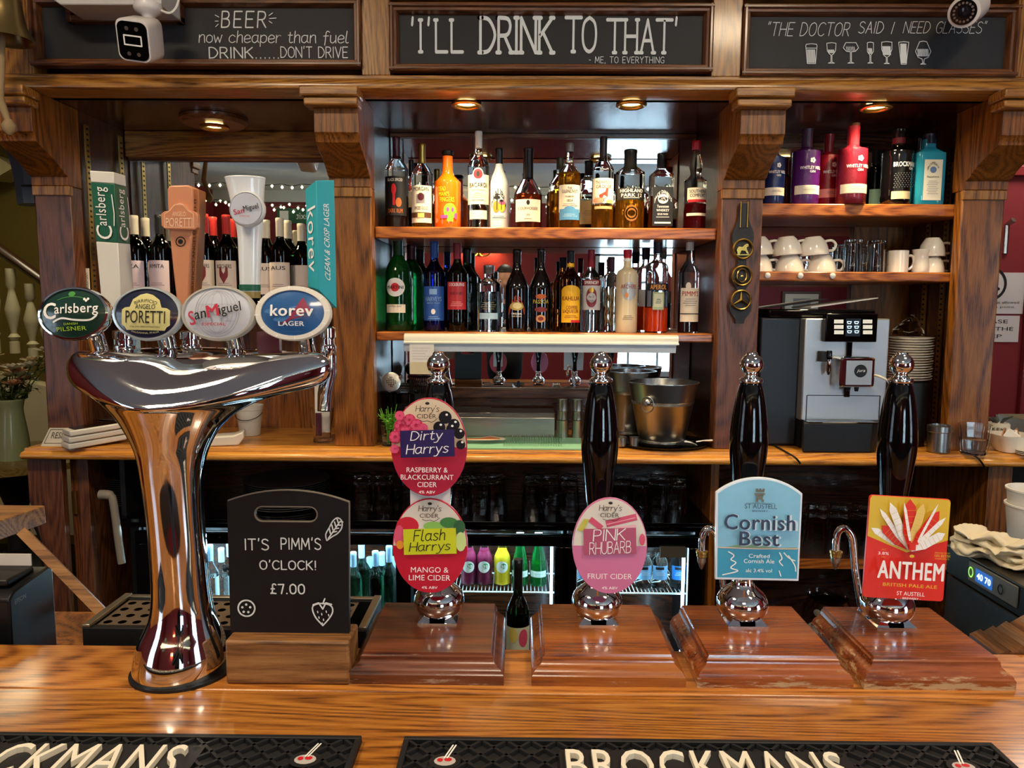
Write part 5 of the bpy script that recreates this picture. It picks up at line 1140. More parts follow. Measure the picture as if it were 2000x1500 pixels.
bottle('whisky_bottle', 'whisky bottle with a red game bird on its cream label', 1179, D_, 267, Z1, 43, SPIR, G_CL, (C('cap_brown', '#2c1c18', .3), .73), (L_AM, .27), many(T('THE FAMOUS', 0, .50, 1.5, .035, C('ink_red', '#5a2a22', .5)), T('GROUSE', .0, .455, 1.4, .035, C('ink_red', '#5a2a22', .5)), lambda d: d.poly([(-.85, .345), (-.3, .375), (.1, .40), (.22, .435), (.35, .44), (.4, .43), (.38, .39), (.36, .35), (.15, .33), (-.25, .325)], C('bird_red', '#a83a26', .5)), dsc(-.5, .31, .55, .03, C('bird_pink', '#d98a72', .5)), rc(0, .05, .30, .34, C('bird_red', '#a83a26', .5)), dsc(.55, .30, .35, .02, C('label_yellow', '#dcc86a', .5))), [(CREAM, -1.2, 1.2, .28, .545), (C('label_olive', '#a89c6c', .5), -.9, .9, .22, .25)])
bottle('whisky_bottle', 'broad embossed whisky bottle with black printed band and black stopper', 1232, D_, 293, Z1, 57, SHORT, G_CL, (C('cap_black', '#141210', .3), .72, 1.1), (L_AM, .50), many(T('HIGHLAND', 0, .475, 1.7, .04, CREAM, .03), T('PARK 12', 0, .42, 1.5, .04, CREAM, .03), lines_(.385, 1, .8, CREAM), lambda d: d.lines([[(.45*cos(q*.5), .2+.09*sin(q*.5)) for q in range(14)], [(.28*cos(q*.5), .2+.05*sin(q*.5)) for q in range(14)]], .012, C('emboss', '#8a5a22', .3))), [(C('label_black', '#1a1a1d', .5), -1.15, 1.15, .365, .51)])
bottle('whiskey_bottle', 'square whiskey bottle with black label and white lettering', 1293, D_, 300, Z1, 45, SHORT, G_CL, (C('cap_black', '#141210', .3), .80, 1.0), (L_RA, .44), many(T("JACK DANIEL'S", 0, .48, 1.5, .06, WP, .03, 2.5), T('Old', 0, .41, .35, .035, WP), T('No.7', 0, .375, .45, .03, WP), T('Tennessee', 0, .30, 1.0, .035, WP), T('WHISKEY', 0, .25, 1.1, .03, WP), T('SOUR MASH', 0, .20, .9, .025, WP), lambda d: d.ring(0, .395, .42, .045, .015, WP), lines_(.16, 1, .8, WP), rc(-.7, .7, .08, .10, WP)), [(C('label_black', '#1a1a1d', .5), -.88, .88, .05, .55)], sq=5)
bottle('liqueur_bottle', 'rightmost bottle of the top shelf, red cap and club-shaped neck, cream label', 1361, D_, 276, Z1, 43, CLUB, G_CL, (C('cap_red', '#c01c2c', .3), .90, 1.2), (L_RD, .30), many(T('SOUTHERN', .05, .43, 1.6, .035, DK, .03), T('COMFORT', .05, .385, 1.5, .035, DK, .03), rc(-.9, 1.0, .31, .34, REDP), rc(-1.0, 1.0, .16, .19, CREAM)), [(CREAM, -1.0, 1.1, .33, .47)])
# second row of the top shelf
bottle('gin_bottle', 'clear bottle with pale label and black cap standing behind the red bird whisky', 1150, D_+.10, 315, Z1, 42, ROUNDS, G_CL, (C('cap_black', '#141210', .3), .80, 1.1), (L_CL, .5), lines_(.3, 4, .6, C('label_grey', '#8b7f86', .5)), [(C('label_khaki', '#b7b08c', .5), -1.1, 1.1, .12, .44)])
bottle('rum_bottle', 'dark capped bottle behind and between the first two bottles of the top shelf', 803, D_+.10, 313, Z1, 30, SPIR, G_CL, (C('cap_black', '#141210', .3), .78), (L_DK, .35), None, [(CREAM, -1.1, 1.1, .34, .55)])
bottle('whisky_bottle', 'amber bottle half hidden behind the blue and cream labelled whisky', 1094, D_+.10, 308, Z1, 42, SPIR, G_CL, (C('cap_olive', '#4a4a38', .4), .84), (L_AM, .55))
# middle bay, lower shelf
Z2 = SZ2
MARTG = C('label_white', '#e6e6e2', .5)
def mart(d):
    d.disc(-.1, .475, .78, .10, MARTG, 3, 28); d.disc(-.1, .475, .34, .047, REDP, 2, 20); d.text('MARTINI', -.1, .475, 1.3, .035, DK, bold=.06); d.text('EXTRA DRY', -.1, .27, 1.0, .016, DK)
bottle('vermouth_bottle', 'green vermouth bottle with round white label, first on the lower shelf', 777, D_, 467, Z2, 51, MART, G_GR, (C('cap_green', '#12402c', .3), .80), (mat('liquid_green', '#1c7a34', .02, trans=1, ior=1.33), .7), mart, [(CREAM, -.95, .72, .20, .29)])
bottle('vermouth_bottle', 'green bottle with maroon neck behind the first vermouth', 803, D_+.105, 478, Z2, 48, MART, G_GR, (C('cap_maroon', '#4a1420', .3), .80))
bottle('sherry_bottle', 'cobalt blue sherry bottle with blue label', 848, D_, 472, Z2, 43, WINEP, G_BL, (C('cap_blue', '#1f4f96', .35), .82), (mat('liquid_navy', '#0c1a54', .05), .5), many(T('HARVEYS', 0, .36, 1.6, .05, C('pale_blue', '#8fb4de', .5)), T('BRISTOL CREAM', 0, .315, 1.2, .018, C('pale_blue', '#8fb4de', .5)), rc(-.35, .35, .41, .47, C('pale_blue', '#8fb4de', .5)), dsc(0, .22, .2, .03, WP), lines_(.16, 2, .6, C('pale_blue', '#8fb4de', .5))), [(C('label_royal', '#2a56a4', .4), -1.15, 1.15, .12, .50)])
bottle('port_bottle', 'dark port bottle with red label and red neck', 893, D_-.01, 475, Z2, 43, WINEP, G_DG, (C('cap_redwine', '#7a1c2c', .35), .82), (L_DK, .6), many(T('COCKBURNS', 0, .53, 1.5, .035, WP, .03), T('FINE RUBY', 0, .43, 1.2, .03, C('ink_dark_red', '#4a0c14', .5)), lines_(.33, 3, .6, C('label_pinkish', '#e89a94', .5))), [(C('label_red', '#b32a30', .4), -1.0, 1.0, .25, .56)])
bottle('port_bottle', 'dark bottle with black neck behind the red labelled port', 912, D_+.10, 485, Z2, 43, WINEP, G_DG, (C('cap_black', '#141210', .3), .82))
bottle('vodka_bottle', 'short clear vodka bottle with silver cap and printed black words', 955, D_, 518, Z2, 46, SHORT, G_CL, (C('cap_silver', '#9c9e9e', .25, metal=.8), .87, 1.15), (L_CL, .6), many(T('ABSOLUT', 0, .545, 1.5, .055, DK, .03), T('VANILIA', 0, .48, 1.4, .055, DK, .03), lines_(.43, 4, .7, C('gold_ink', '#a8935a', .5), .03)), [(C('label_pale', '#a9c9de', .5), -.9, .9, .19, .28)])
bottle('cream_liqueur_bottle', 'black cream liqueur bottle with a red arched name', 1010, D_, 487, Z2, 46, TALL, G_BK, (C('cap_black2', '#1c1a18', .25), .84), None, many(T('BAILEYS', 0, .405, 1.5, .07, C('bail_red', '#c4462c', .5), .05, 1.6), dsc(0, .31, .62, .05, C('bail_gold', '#b09a54', .5)), dsc(.05, .315, .4, .035, C('bail_cream', '#dccf98', .5)), T('ORIGINAL', 0, .22, .9, .022, WP), T('Irish Cream', 0, .19, .8, .018, CREAM)))
bottle('liqueur_bottle', 'black passion fruit liqueur bottle with yellow name', 1057, D_, 486, Z2, 43, TALL, G_BK, (C('cap_black2', '#1c1a18', .25), .84), None, many(T('PASSOA', 0, .365, 1.5, .045, C('pass_yellow', '#c9b23a', .5), .03), dsc(0, .425, .5, .03, C('pass_orange', '#c9622c', .5)), dsc(0, .27, .6, .03, C('pass_red', '#7c2c30', .5)), dsc(.0, .16, .45, .045, C('pass_tan', '#c08a5a', .5)), dsc(0, .16, .25, .025, C('pass_red', '#7c2c30', .5))))
bottle('coffee_liqueur_bottle', 'brown coffee liqueur bottle with bright yellow label', 1115, D_-.01, 490, Z2, 43, SPIR, G_BR, (C('cap_navy', '#141a28', .3), .86), (L_DK, .45), many(dsc(0, .50, .98, .075, C('kah_yellow', '#ecb41c', .4)), T('KAHLUA', 0, .415, 1.7, .05, C('kah_ink', '#7a2c10', .5), .03), T('COFFEE', .1, .305, 1.1, .04, C('kah_ink', '#7a2c10', .5), .02), T('LIQUEUR', .0, .255, 1.5, .045, C('kah_ink', '#7a2c10', .5), .02), rc(.0, .95, .12, .15, REDP), lines_(.2, 2, .7, C('kah_ink', '#7a2c10', .5))), [(C('kah_yellow', '#ecb41c', .4), -.98, .98, .12, .51)], band=(C('kah_yellow', '#ecb41c', .4), .80, .845))
bottle('coffee_liqueur_bottle', 'brown bottle with dark cap behind the yellow labelled one', 1100, D_+.10, 503, Z2, 42, SPIR, G_BR, (C('cap_navy', '#141a28', .3), .86))
bottle('vodka_bottle', 'clear vodka bottle with red cap and red name band', 1155, D_+.01, 488, Z2, 40, SPIR, G_CL, (C('cap_crimson', '#8a1c28', .3), .79), (L_CL, .65), many(rc(-1.1, 1.1, .565, .635, C('label_crimson', '#7c1f28', .4)), T('SMIRNOFF', 0, .60, 1.5, .04, WP, .03), lambda d: d.ring(0, .42, .5, .09, .03, C('label_crimson', '#7c1f28', .4)), dsc(0, .51, .25, .03, GOLD), T('No 21', 0, .43, .5, .03, DK), T('VODKA', 0, .38, .7, .025, DK)), [(C('label_silver', '#c2c2c2', .4), -1.1, 1.1, .27, .57)])
bottle('tequila_bottle', 'slim patterned clear tequila bottle behind the frosted one', 1194, D_+.07, 502, Z2, 36, ROUNDS, G_CL, (C('cap_plum', '#4c2430', .35), .80, 1.15), (L_CL, .6), lambda d: d.lines([[(-.7+.28*k+.1*sin(z*1.3+k), .1+.035*z) for z in range(14)] for k in range(6)], .035, C('emb_gold', '#a89a6a', .4)))
bottle('schnapps_bottle', 'frosted peach schnapps bottle with red cap and silver round badge', 1226, D_-.01, 488, Z2, 43, ROUNDS, PEACH, (C('cap_red', '#c01c2c', .3), .90, 1.1), None, many(dsc(.1, .50, .72, .11, C('arch_silver', '#b9bbb9', .35, metal=.3)), T('ARCHERS', .05, .555, 1.5, .05, C('arch_red', '#b0443c', .5), .03), dsc(-.15, .45, .18, .03, C('arch_peach', '#d68a4c', .5)), lines_(.2, 3, .5, C('ink_brown', '#6a5a44', .5))), band=(WP, .86, .89))
bottle('aperitif_bottle', 'bright orange aperitif bottle with slanted black name band', 1285, D_, 470, Z2, 45, ROUNDS, G_CL, (C('cap_navy', '#141a28', .3), .86, 1.1), (L_OR, .27), many(lambda d: d.rect(-1.15, 1.15, .455, .535, C('label_navy', '#191c2c', .4), 10, 0), T('APEROL', 0, .495, 1.5, .05, C('aper_orange', '#e8992c', .5), .05), rc(-.5, .5, .25, .44, C('aper_green', '#a8b48c', .5)), rc(-.4, .4, .28, .42, C('aper_pale', '#cfd2b4', .5)), lines_(.36, 3, .25, DK)))
bottle('aperitif_bottle', 'half-hidden orange bottle behind the bright orange aperitif', 1262, D_+.105, 484, Z2, 42, ROUNDS, G_CL, (C('cap_navy', '#141a28', .3), .86, 1.1), (L_OR, .3), None, [(C('label_silver', '#c2c2c2', .4), -.8, .8, .3, .5)])
bottle('fruit_cup_bottle', 'rightmost lower shelf bottle with white cap and cream label over dark liquor', 1348, D_, 468, Z2, 41, SPIR, G_CL, (C('cap_white', '#dcdad6', .35), .885, 1.25), (L_DK, .33), many(T("PIMM'S", -.0, .42, 1.7, .055, C('pimm_red', '#b82838', .5), .02), dsc(-.25, .50, .25, .04, CREAM), lines_(.36, 4, .7, C('label_grey', '#8b7f86', .5), .022), rc(-1.0, 1.0, .20, .21, DK)), [(CREAM, -1.05, 1.05, .12, .48)])
# right bay gin shelf
Z3 = SZ3
GIN = [(.94, 0), (1, .015), (1, .635), (.93, .69), (.66, .72), (.44, .745), (.38, .78), (.36, .90)]
def gin(nm, lb, cxp, D, yt, wp, gl, cp, ink, lab_c=CREAM, yt2=None):
    fl = lambda d: [d.disc(.15+.13*cos(q*1.257), .565+.022*sin(q*1.257), .09, .016, WP, 1, 8) for q in range(5)]
    return bottle(nm, lb, cxp, D-.04, yt, Z3, wp, GIN, gl, cp, None, many(fl, T('WHITLEY NEILL', .1, .47, 1.7, .04, WP, .03), T('GIN', .15, .42, .4, .03, WP, .03), lines_(.20, 2, .5, C('label_grey', '#8b7f86', .5))), [(lab_c, -1.15, 1.15, .13, .245)])
gin('gin_bottle', 'navy blue gin bottle, leftmost on the gin shelf', 1514, D_, 268, 41, G_NV, (C('cap_darkblue', '#10182c', .3), .74), 0)
gin('gin_bottle', 'purple gin bottle with cream band', 1577, D_, 252, 52, G_PU, (C('cap_purple', '#4c3048', .3), .74), 0)
gin('gin_bottle', 'slimmer dark red gin bottle set back between the purple and the pink bottles', 1620, D_+.06, 262, 44, G_RD, (C('cap_crimson', '#8a1c28', .3), .74), 0, C('label_rosy', '#dc8a86', .5))
gin('gin_bottle', 'rose red gin bottle with wooden stopper, tallest on the gin shelf', 1668, D_-.02, 247, 56, G_PK, (C('cap_scarlet', '#b8303c', .3), .74), 0)
MB(BLOCKW).lathe([(.0115, 0), (.012, .002), (.012, .008), (.011, .009)], 20, (A(1671, 250, D_-.06).x, D_-.06, A(1670, 247, D_-.06).z)).build('bottle_stopper', label='wooden stopper on top of the rose red gin bottle', cat='stopper')
bottle('gin_bottle', 'teal bottle hidden behind the rose red gin', 1712, D_+.09, 295, Z3, 40, GIN, gm('deep_teal', '#1c5a66'), (C('cap_darkblue', '#10182c', .3), .8), None, None, [(C('label_tealdark', '#3c5a58', .5), -.9, .9, .1, .35)])
bottle('gin_bottle', 'black textured gin bottle with red neck band', 1757, D_-.04, 252, Z3, 57, GIN, G_BK, (C('cap_black3', '#201c1c', .15), .78), None, many(T('BROCKMANS', .15, .515, 1.7, .06, WP, .05), T('GIN', .5, .46, .35, .03, WP), lambda d: [d.disc(-.6+.15*i+(j % 2)*.07, .22+.025*j, .045, .007, C('brock_dot', '#55565a', .3), 1, 6) for i in range(8) for j in range(8)]), [(C('label_kraft', '#d8c49a', .5), -.75, .55, .07, .17)], band=(C('brock_red', '#7c1c24', .5), .80, .88))
bottle('gin_bottle', 'sky blue square gin bottle with a tall cream label, rightmost on the gin shelf', 1816, D_-.05, 262, Z3, 57, SHORT, G_TE, (C('cap_darkblue', '#10182c', .3), .86, 1.0), None, many(T('BOMBAY', 0, .57, .8, .04, DK, .02, 1), dsc(0, .48, .22, .045, C('bomb_blue', '#5a7aa8', .5)), T('Sapphire', 0, .38, .8, .03, DK), lines_(.32, 8, .4, C('label_grey', '#8b7f86', .5), .025)), [(C('bomb_label', '#d9d6c4', .5), -.6, .62, .06, .62)], sq=5, sy=.7)
bottle('gin_bottle', 'dark bottle top peeping behind the sky blue square one', 1797, D_+.10, 268, Z3, 40, GIN, G_DG, (C('cap_black3', '#201c1c', .15), .78))
# gap bottle behind the bar and wine bottles of the left bay
MB(STEEL).box(-.16, .18, .965, 1.2, .912, .93).build('speed_rail', label='steel bottle ledge behind the bar between the first two pumps', cat='ledge', bev=.002)
bottle('wine_bottle', 'dark wine bottle with pale floral label seen between the first two pump plinths', 1012, 1.12, 1092, .9302, 50, WINEP, G_DG, (C('cap_black', '#141210', .3), .80), (L_DK, .6), many(dsc(.5, .50, .4, .06, C('flor_pink', '#c94a6a', .5)), dsc(-.4, .52, .4, .05, C('flor_yellow', '#d8c86a', .5)), T('RARE', -.2, .36, .9, .03, DK), rc(.1, .5, .36, .40, DK)), [(C('label_mint', '#c4cdb8', .5), -1.2, 1.2, .2, .57)])
ZW = SZW; WD = 2.36
WH_C = C('wine_cap_white', '#d6d0be', .35); WR_C = C('wine_cap_red', '#c03028', .35); WB_C = C('wine_cap_black', '#2a2a2c', .35); WLB = C('wine_label', '#d9cfc4', .5); WLP = C('wine_label_mauve', '#c9bcc8', .5)
def axes_(d): d.lines([[(-.35, .40), (.0, .33)], [(.35, .40), (0, .33)], [(-.35, .40), (-.2, .41)], [(.35, .40), (.2, .41)]], .05, C('label_crimson', '#7c1f28', .4))
wn = [(261, 0, 421, WH_C, WLP, 'NZA', 'white capped wine with NZA on its mauve label, leftmost'), (283, .075, 426, WH_C, WLP, '', 'white capped wine set behind, second from the left'), (310, 0, 420, WB_C, WLP, 'IRMITA', 'wine with a dark striped cap and mauve label'),
      (398, 0, 418, WR_C, WLB, 'BUTCHERS', 'red capped wine with a crossed-axes label, just right of the copper handle'), (415, .08, 424, WR_C, WLB, '', 'red capped wine in the second row'), (441, -.02, 420, WR_C, WLB, 'BUTCHERS', 'red capped wine with grey crossed-axes label left of the white handle'), (456, .08, 428, WR_C, WLB, '', 'red capped wine at the back beside the white handle'),
      (519, 0, 430, WH_C, WLB, 'AUS', 'white capped wine half behind the white handle'), (546, -.02, 426, WH_C, WLB, 'AUS', 'white capped wine reading AUS, frontmost of the right group'), (561, .08, 431, WH_C, WLB, '', 'white capped wine behind and right of the front one'), (588, .035, 437, WH_C, WLB, '', 'white capped wine beside the teal handle')]
for cxp, dd, yt, cp, lc, tx, lb in wn:
    if dd > .13: continue
    bottle('wine_bottle', lb, cxp, WD+dd, yt, ZW, 43, WINEP, G_DG, (cp, .80, 1.1), (L_DK, .62), many(*( [T(tx, 0, .46, 1.4, .04, DK)] if tx else []), *( [axes_] if tx == 'BUTCHERS' else []), lines_(.28, 2, .7, C('label_grey', '#8b7f86', .5))), [(lc, -1.2, 1.2, .18, .52)], grp='wine bottles on the left bay shelf')

# ------------------------------------------------------------------ light rail, ceiling downlights, cameras, bell
a, b = A(790, 653, 2.21), A(1323, 690, 2.21)
t = thing('light_rail', 'long white aluminium light rail fixed under the lower spirit shelf', 'light fitting', ((a.x+b.x)/2, 2.205, b.z))
AL = C('rail_white', '#dcd9c9', .25, coat=.3)
z1, z2, z3 = A(1050, 653, 2.2).z, A(1050, 672, 2.2).z, A(1050, 688, 2.2).z
MB(AL).prism([(2.219, z1), (2.203, z1-.002), (2.198, z1-.010), (2.198, z2+.006), (2.19, z2+.004), (2.19, z2), (2.219, z2)], a.x, b.x, ax='x').build('cover', t, world=True)
MB(C('rail_blue_white', '#d3dde6', .3)).prism([(2.219, z2-.0005), (2.2, z2-.0005), (2.205, z3), (2.219, z3)], a.x, b.x-.006, ax='x').build('lower_flange', t, world=True)
for x in (a.x+.006, b.x-.006): MB(STEEL).lathe([(.003, 0), (.002, .002)], 10).xf(Matrix.Translation((x, 2.203, z1-.008)) @ Matrix.Rotation(RD(90), 4, 'X')).build('screw', t, world=True)
a, b = A(800, 672, 2.19), A(848, 730, 2.19)
t = thing('paper_notice', 'handwritten order slip hanging from the light rail', 'paper', ((a.x+b.x)/2, 2.188, b.z)); MB(PAPER).box(a.x, b.x, 2.186, 2.1865, b.z, a.z).build('sheet', t, world=True)
MB(C('paper_yellowed', '#d8c9a0', .6)).box(a.x+.001, b.x-.004, 2.1845, 2.185, b.z-.001, b.z+.035).build('lower_sheet', t, world=True)
d = Deco(flatmap(2.1862), .0002); [d.rect(a.x+.008, b.x-.01-.008*(i % 3), a.z-.012-.008*i, a.z-.0112-.008*i, C('print_grey', '#9c968a'), 1) for i in range(5)]; d.build('writing', t, world=True)
def downlight(x, y, D, lb, disc=False, pw=9):
    p = AZ(x, y, SOF); cx_, cy_ = p.x, p.y
    t = thing('downlight', lb, 'light', (cx_, cy_, SOF-.02))
    zz = SOF
    if disc:
        MB(MOULD).lathe([(.02, -.001), (.098, -.001), (.098, -.010), (.092, -.016), (.088, -.020), (.045, -.020)][::-1], 40, (cx_, cy_, zz)).build('wooden_disc', t, world=True); zz -= .020
    MB(BRASS).lathe([(.026, -.002), (.030, -.003), (.042, -.003), (.043, -.009), (.036, -.013), (.027, -.008), (.026, -.002)], 32, (cx_, cy_, zz), closed=True).build('bezel', t, world=True, ang=60)
    MB(C('lamp_face', '#ffe2a0', .4, emit=22)).lathe([(.0255, -.001), (.0255, -.003), (.01, -.006)], 24, (cx_, cy_, zz)).build('lamp_glass', t, world=True)
    lamp('downlight_beam', 'SPOT', (cx_, cy_, zz-.016), pw, (1, .76, .42), .025, (RD(6), 0, 0), spot=125, blend=.9)
downlight(418, 231, 2, 'downlight in a round wooden disc above the left bay', True, 15)
downlight(911, 200, 2, 'recessed brass downlight above the spirits, left of the pair', pw=16)
downlight(1233, 200, 2, 'recessed brass downlight above the spirits, right of the pair', pw=16)
downlight(1711, 206, 2, 'recessed downlight above the gin bottles', pw=14)
# cctv cameras
WC = C('camera_white', '#e2ddda', .3, coat=.3)
p = A(290, 28, 1.9); t = thing('security_camera', 'square white security camera hanging from the boxing at the upper left', 'camera', p)
MB(WC).lathe([(.032, .024), (.034, .012), (.03, .004), (.018, -.002), (.012, -.01), (.012, -.026), (.006, -.034)][::-1], 28).build('mount', t)
Mx = Matrix.Translation(A(277, 76, 1.83)-p) @ Matrix.Rotation(RD(3), 4, 'Z') @ Matrix.Rotation(RD(24), 4, 'X') @ Matrix.Rotation(RD(6), 4, 'Y')
def rr_(w_, h_, r, y, n_=6): return [(cx2*(w_-r)+r*cos(RD(a0+90*i/n_)), y, cz2*(h_-r)+r*sin(RD(a0+90*i/n_))) for cx2, cz2, a0 in ((1, 1, 0), (-1, 1, 90), (-1, -1, 180), (1, -1, 270)) for i in range(n_+1)]
def loft(rings, mm):
    n_ = len(rings[0]); vs = [q for r in rings for q in r]; fs = [(j*n_+i, j*n_+(i+1) % n_, (j+1)*n_+(i+1) % n_, (j+1)*n_+i) for j in range(len(rings)-1) for i in range(n_)]
    fs += [tuple(range(n_)), tuple((len(rings)-1)*n_+i for i in range(n_))]; return MB(mm).add(vs, fs)
loft([rr_(.036, .044, .016, -.05), rr_(.038, .046, .017, -.046), rr_(.038, .046, .017, .03), rr_(.033, .04, .015, .045)], WC).xf(Mx).build('housing', t, ang=35)
fc = loft([rr_(.033, .041, .015, -.0505), rr_(.033, .041, .015, -.052)], BLACK).xf(Mx).build('front_glass', t)
d = Deco(lambda x, z, h: tuple(Mx @ V((x, -.0525-h, z))), .0004); d.lines([[(-.019, -.009), (.019, -.009), (.019, .011), (-.019, .011), (-.019, -.009)]], .0016, WP); [d.disc(x, z, .0045, .0045, STEEL, 1, 12) for x in (-.011, .011) for z in (-.028, .026)]; d.build('lens_window', fc)
MB(WHITE).tube(catmull([(.03, .0, .01), (.06, -.01, .0), (.075, 0, .03), (.07, .02, .1)], 5), .003, 6).build('cable', t)
dq = V((-.75, -.81, -.5)).normalized(); p = A(1882, 24, 1.9)-dq*.054; t = thing('security_camera', 'round white bullet camera at the upper right over the chalkboard', 'camera', p)
Mx = dq.to_track_quat('Z', 'Y').to_matrix().to_4x4()
MB(WC).lathe([(.030, .052), (.036, .05), (.037, .04), (.036, -.05), (.03, -.056)][::-1], 36).xf(Mx).build('housing', t)
MB(BLACK).lathe([(.029, .0525), (.029, .054)], 32).xf(Mx).build('front_glass', t)
for i in range(16): a_ = i*pi/8; MB(STEEL).lathe([(.0028, .0542), (.0028, .0552)], 8, (.021*cos(a_), .021*sin(a_), 0)).xf(Mx).build('led', t)
MB(C('lens_dark', '#1c1820', .1)).lathe([(.012, .0542), (.010, .058), (.002, .060)], 20).xf(Mx).build('lens', t)
MB(WC).tube([(.02, .03, .02), (.04, .06, .06), (.045, .08, .12)], .012, 12).build('bracket', t)
# brass bell
p = A(12, 78, 1.9); t = thing('bar_bell', 'tarnished brass bell hanging at the upper left corner', 'bell', p)
t.scale = (1.22,)*3
OB = C('old_brass', '#8f7c52', .32, metal=.85)
MB(OB).lathe([(.048, .0), (.052, -.001), (.047, .01), (.038, .028), (.033, .055), (.03, .08), (.022, .098), (.006, .105), (.004, .103), (.02, .094), (.027, .078), (.03, .055), (.035, .028), (.043, .008)], 36, closed=True).build('bell_body', t, ang=60)
MB(OB).lathe([(.008, .104), (.010, .112), (.006, .125), (.012, .14)], 16).build('bell_crown', t)
MB(C('bell_rope', '#9a8460', .8, bump=.6, bscale=120)).tube([(.0, 0, .07), (-.02, .01, -.05), (-.028, .01, -.11), (-.012, .01, -.16)], [.003, .007, .009, .006], 10).build('bell_rope', t)
MB(C('bell_rope', '#9a8460', .8)).lathe([(.004, -.02), (.013, -.01), (.014, .0), (.006, .012)], 12, (-.012, .01, -.165)).build('rope_knot', t)
# horse brasses
xh = A(1448, 500, 2.172).x
def hp_(y): return A(1448, y, 2.172).z
t = thing('horse_brasses', 'black leather strap with a buckle and three round horse brasses', 'horse brasses', (xh, 2.172, hp_(632)))
LEA = C('black_leather', '#1b1a1c', .5, bump=.4)
m = MB(LEA); pts = [(8, 398), (10, 430), (20, 455), (19, 478), (9, 500), (9, 520), (18, 535), (20, 548), (10, 562), (8, 572), (20, 590), (20, 608), (10, 622), (8, 632)]
s_ = 2.172/F; L_ = [(xh+a*s_, hp_(y)) for a, y in catmull(pts, 2)]; Rr_ = [(xh-a*s_, hp_(y)) for a, y in catmull(pts, 2)][::-1]
m.prism(L_+Rr_, 2.162, 2.1715).build('strap', t, world=True)
GB = C('polished_brass', '#c9a656', .25, metal=1)
bk = MB(GB); z0, z1_ = hp_(445), hp_(395)
bk.tube([(xh-.010, 2.158, z0), (xh+.010, 2.158, z0), (xh+.010, 2.158, z1_), (xh-.010, 2.158, z1_)], .0022, 6, closed=True); bk.build('buckle', t, world=True)
for yy, lbx in ((487, 'horse'), (539, 'oval'), (586, 'leaf')):
    c = V((xh, 2.158, hp_(yy))); m = MB(GB); r = .027
    m.tube([(c.x+r*cos(2*pi*i/28), c.y, c.z+r*sin(2*pi*i/28)) for i in range(28)], .0035, 8, closed=True)
    if lbx == 'horse':
        m.prism([(c.x+a*r, c.z+b_*r) for a, b_ in ((-.7, -.1), (-.5, .25), (-.1, .2), (.2, .5), (.5, .55), (.55, .3), (.35, .15), (.4, -.1), (.6, -.5), (.4, -.5), (.2, -.2), (-.2, -.15), (-.35, -.55), (-.55, -.55))], 2.155, 2.160)
        m.box(c.x-.02, c.x+.02, 2.156, 2.160, c.z-.55*r-.003, c.z-.55*r)
    elif lbx == 'oval':
        m.tube([(c.x+.5*r*cos(2*pi*i/20), c.y, c.z+.7*r*sin(2*pi*i/20)) for i in range(20)], .0028, 6, closed=True); m.lathe([(.005, -.002), (.002, .003)], 10, c)
    else:
        for a_ in range(3): q = RD(90+120*a_); m.tube([c, (c.x+.85*r*cos(q), c.y, c.z+.85*r*sin(q))], [.007, .002], 8)
    m.build('brass', t, world=True)

# ------------------------------------------------------------------ cups and glasses on the cup shelf
def cup_mesh(t, r=.036, h=.05, inv=False, handle=1):
    pr = [(r*.5, .0), (r*.55, .003), (r*.8, h*.3), (r*.96, h*.7), (r, h), (r*.94, h), (r*.75, h*.35), (r*.4, h*.12)]
    MB(CHINA).lathe(catmull(pr, 2), 28).build('cup_body', t, ang=60)
    MB(CHINA).tube(catmull([(r*.8*handle, 0, h*.82), ((r+.016)*handle, 0, h*.9), ((r+.024)*handle, 0, h*.6), ((r+.012)*handle, 0, h*.3), (r*.7*handle, 0, h*.28)], 4), .0038, 8).build('handle', t)
Z4 = SZ4; CDp = 2.29
def cup(px_, py_, lb, rot=(0, 0, 0), hd=1, s=1, D=CDp):
    p = A(px_, py_, D); t = thing('teacup', lb, 'cup', p, rot, 'white teacups on the cup shelf'); t.scale = (s, s, s); cup_mesh(t, handle=hd); return t
zc = Z4
def at_shelf(px_, D, dz=0): p = A(px_, 528, D); return V((p.x, D, zc+dz))
CUPR = .040
def cup2(px_, lvl, lb, hd=1, tilt=0, D=CDp, r=.0435):
    p = at_shelf(px_, D, lvl*.050); t = thing('teacup', lb, 'cup', p, (0, 0, 0), 'white teacups on the cup shelf')
    h = .053; pr = [(r*.5, h), (r*.55, h-.002), (r*.85, h*.62), (r*.98, h*.2), (r, 0), (r*.95, 0), (r*.8, h*.6), (r*.4, h*.9)]
    T0 = Matrix.Rotation(RD(tilt), 4, 'Y')
    MB(CHINA).lathe(catmull(pr, 2), 28).xf(T0).build('cup_body', t, ang=60)
    MB(CHINA).tube(catmull([(r*.9*hd, 0, .010), ((r+.014)*hd, 0, .008), ((r+.024)*hd, 0, .024), ((r+.012)*hd, 0, .038), (r*.7*hd, 0, .036)], 4), .0040, 8).xf(T0).build('handle', t); return t
cup2(1480, 0, 'upturned teacup at the left end of the cup shelf'); cup2(1541, 0, 'second upturned teacup on the cup shelf'); cup2(1604, 0, 'third upturned teacup beside the glass mugs')
cup2(1480, 1.06, 'teacup stacked on the left end cup', tilt=-5); cup2(1536, 1.09, 'teacup stacked tilted on the second cup', tilt=-5); cup2(1588, 1.09, 'teacup stacked tilted on the third cup', tilt=-5)
cup2(1818, 0, 'upturned teacup at the right end of the cup shelf', r=.038); cup2(1818, 1.06, 'teacup stacked on the right end cup', r=.037)
GR = THICKG
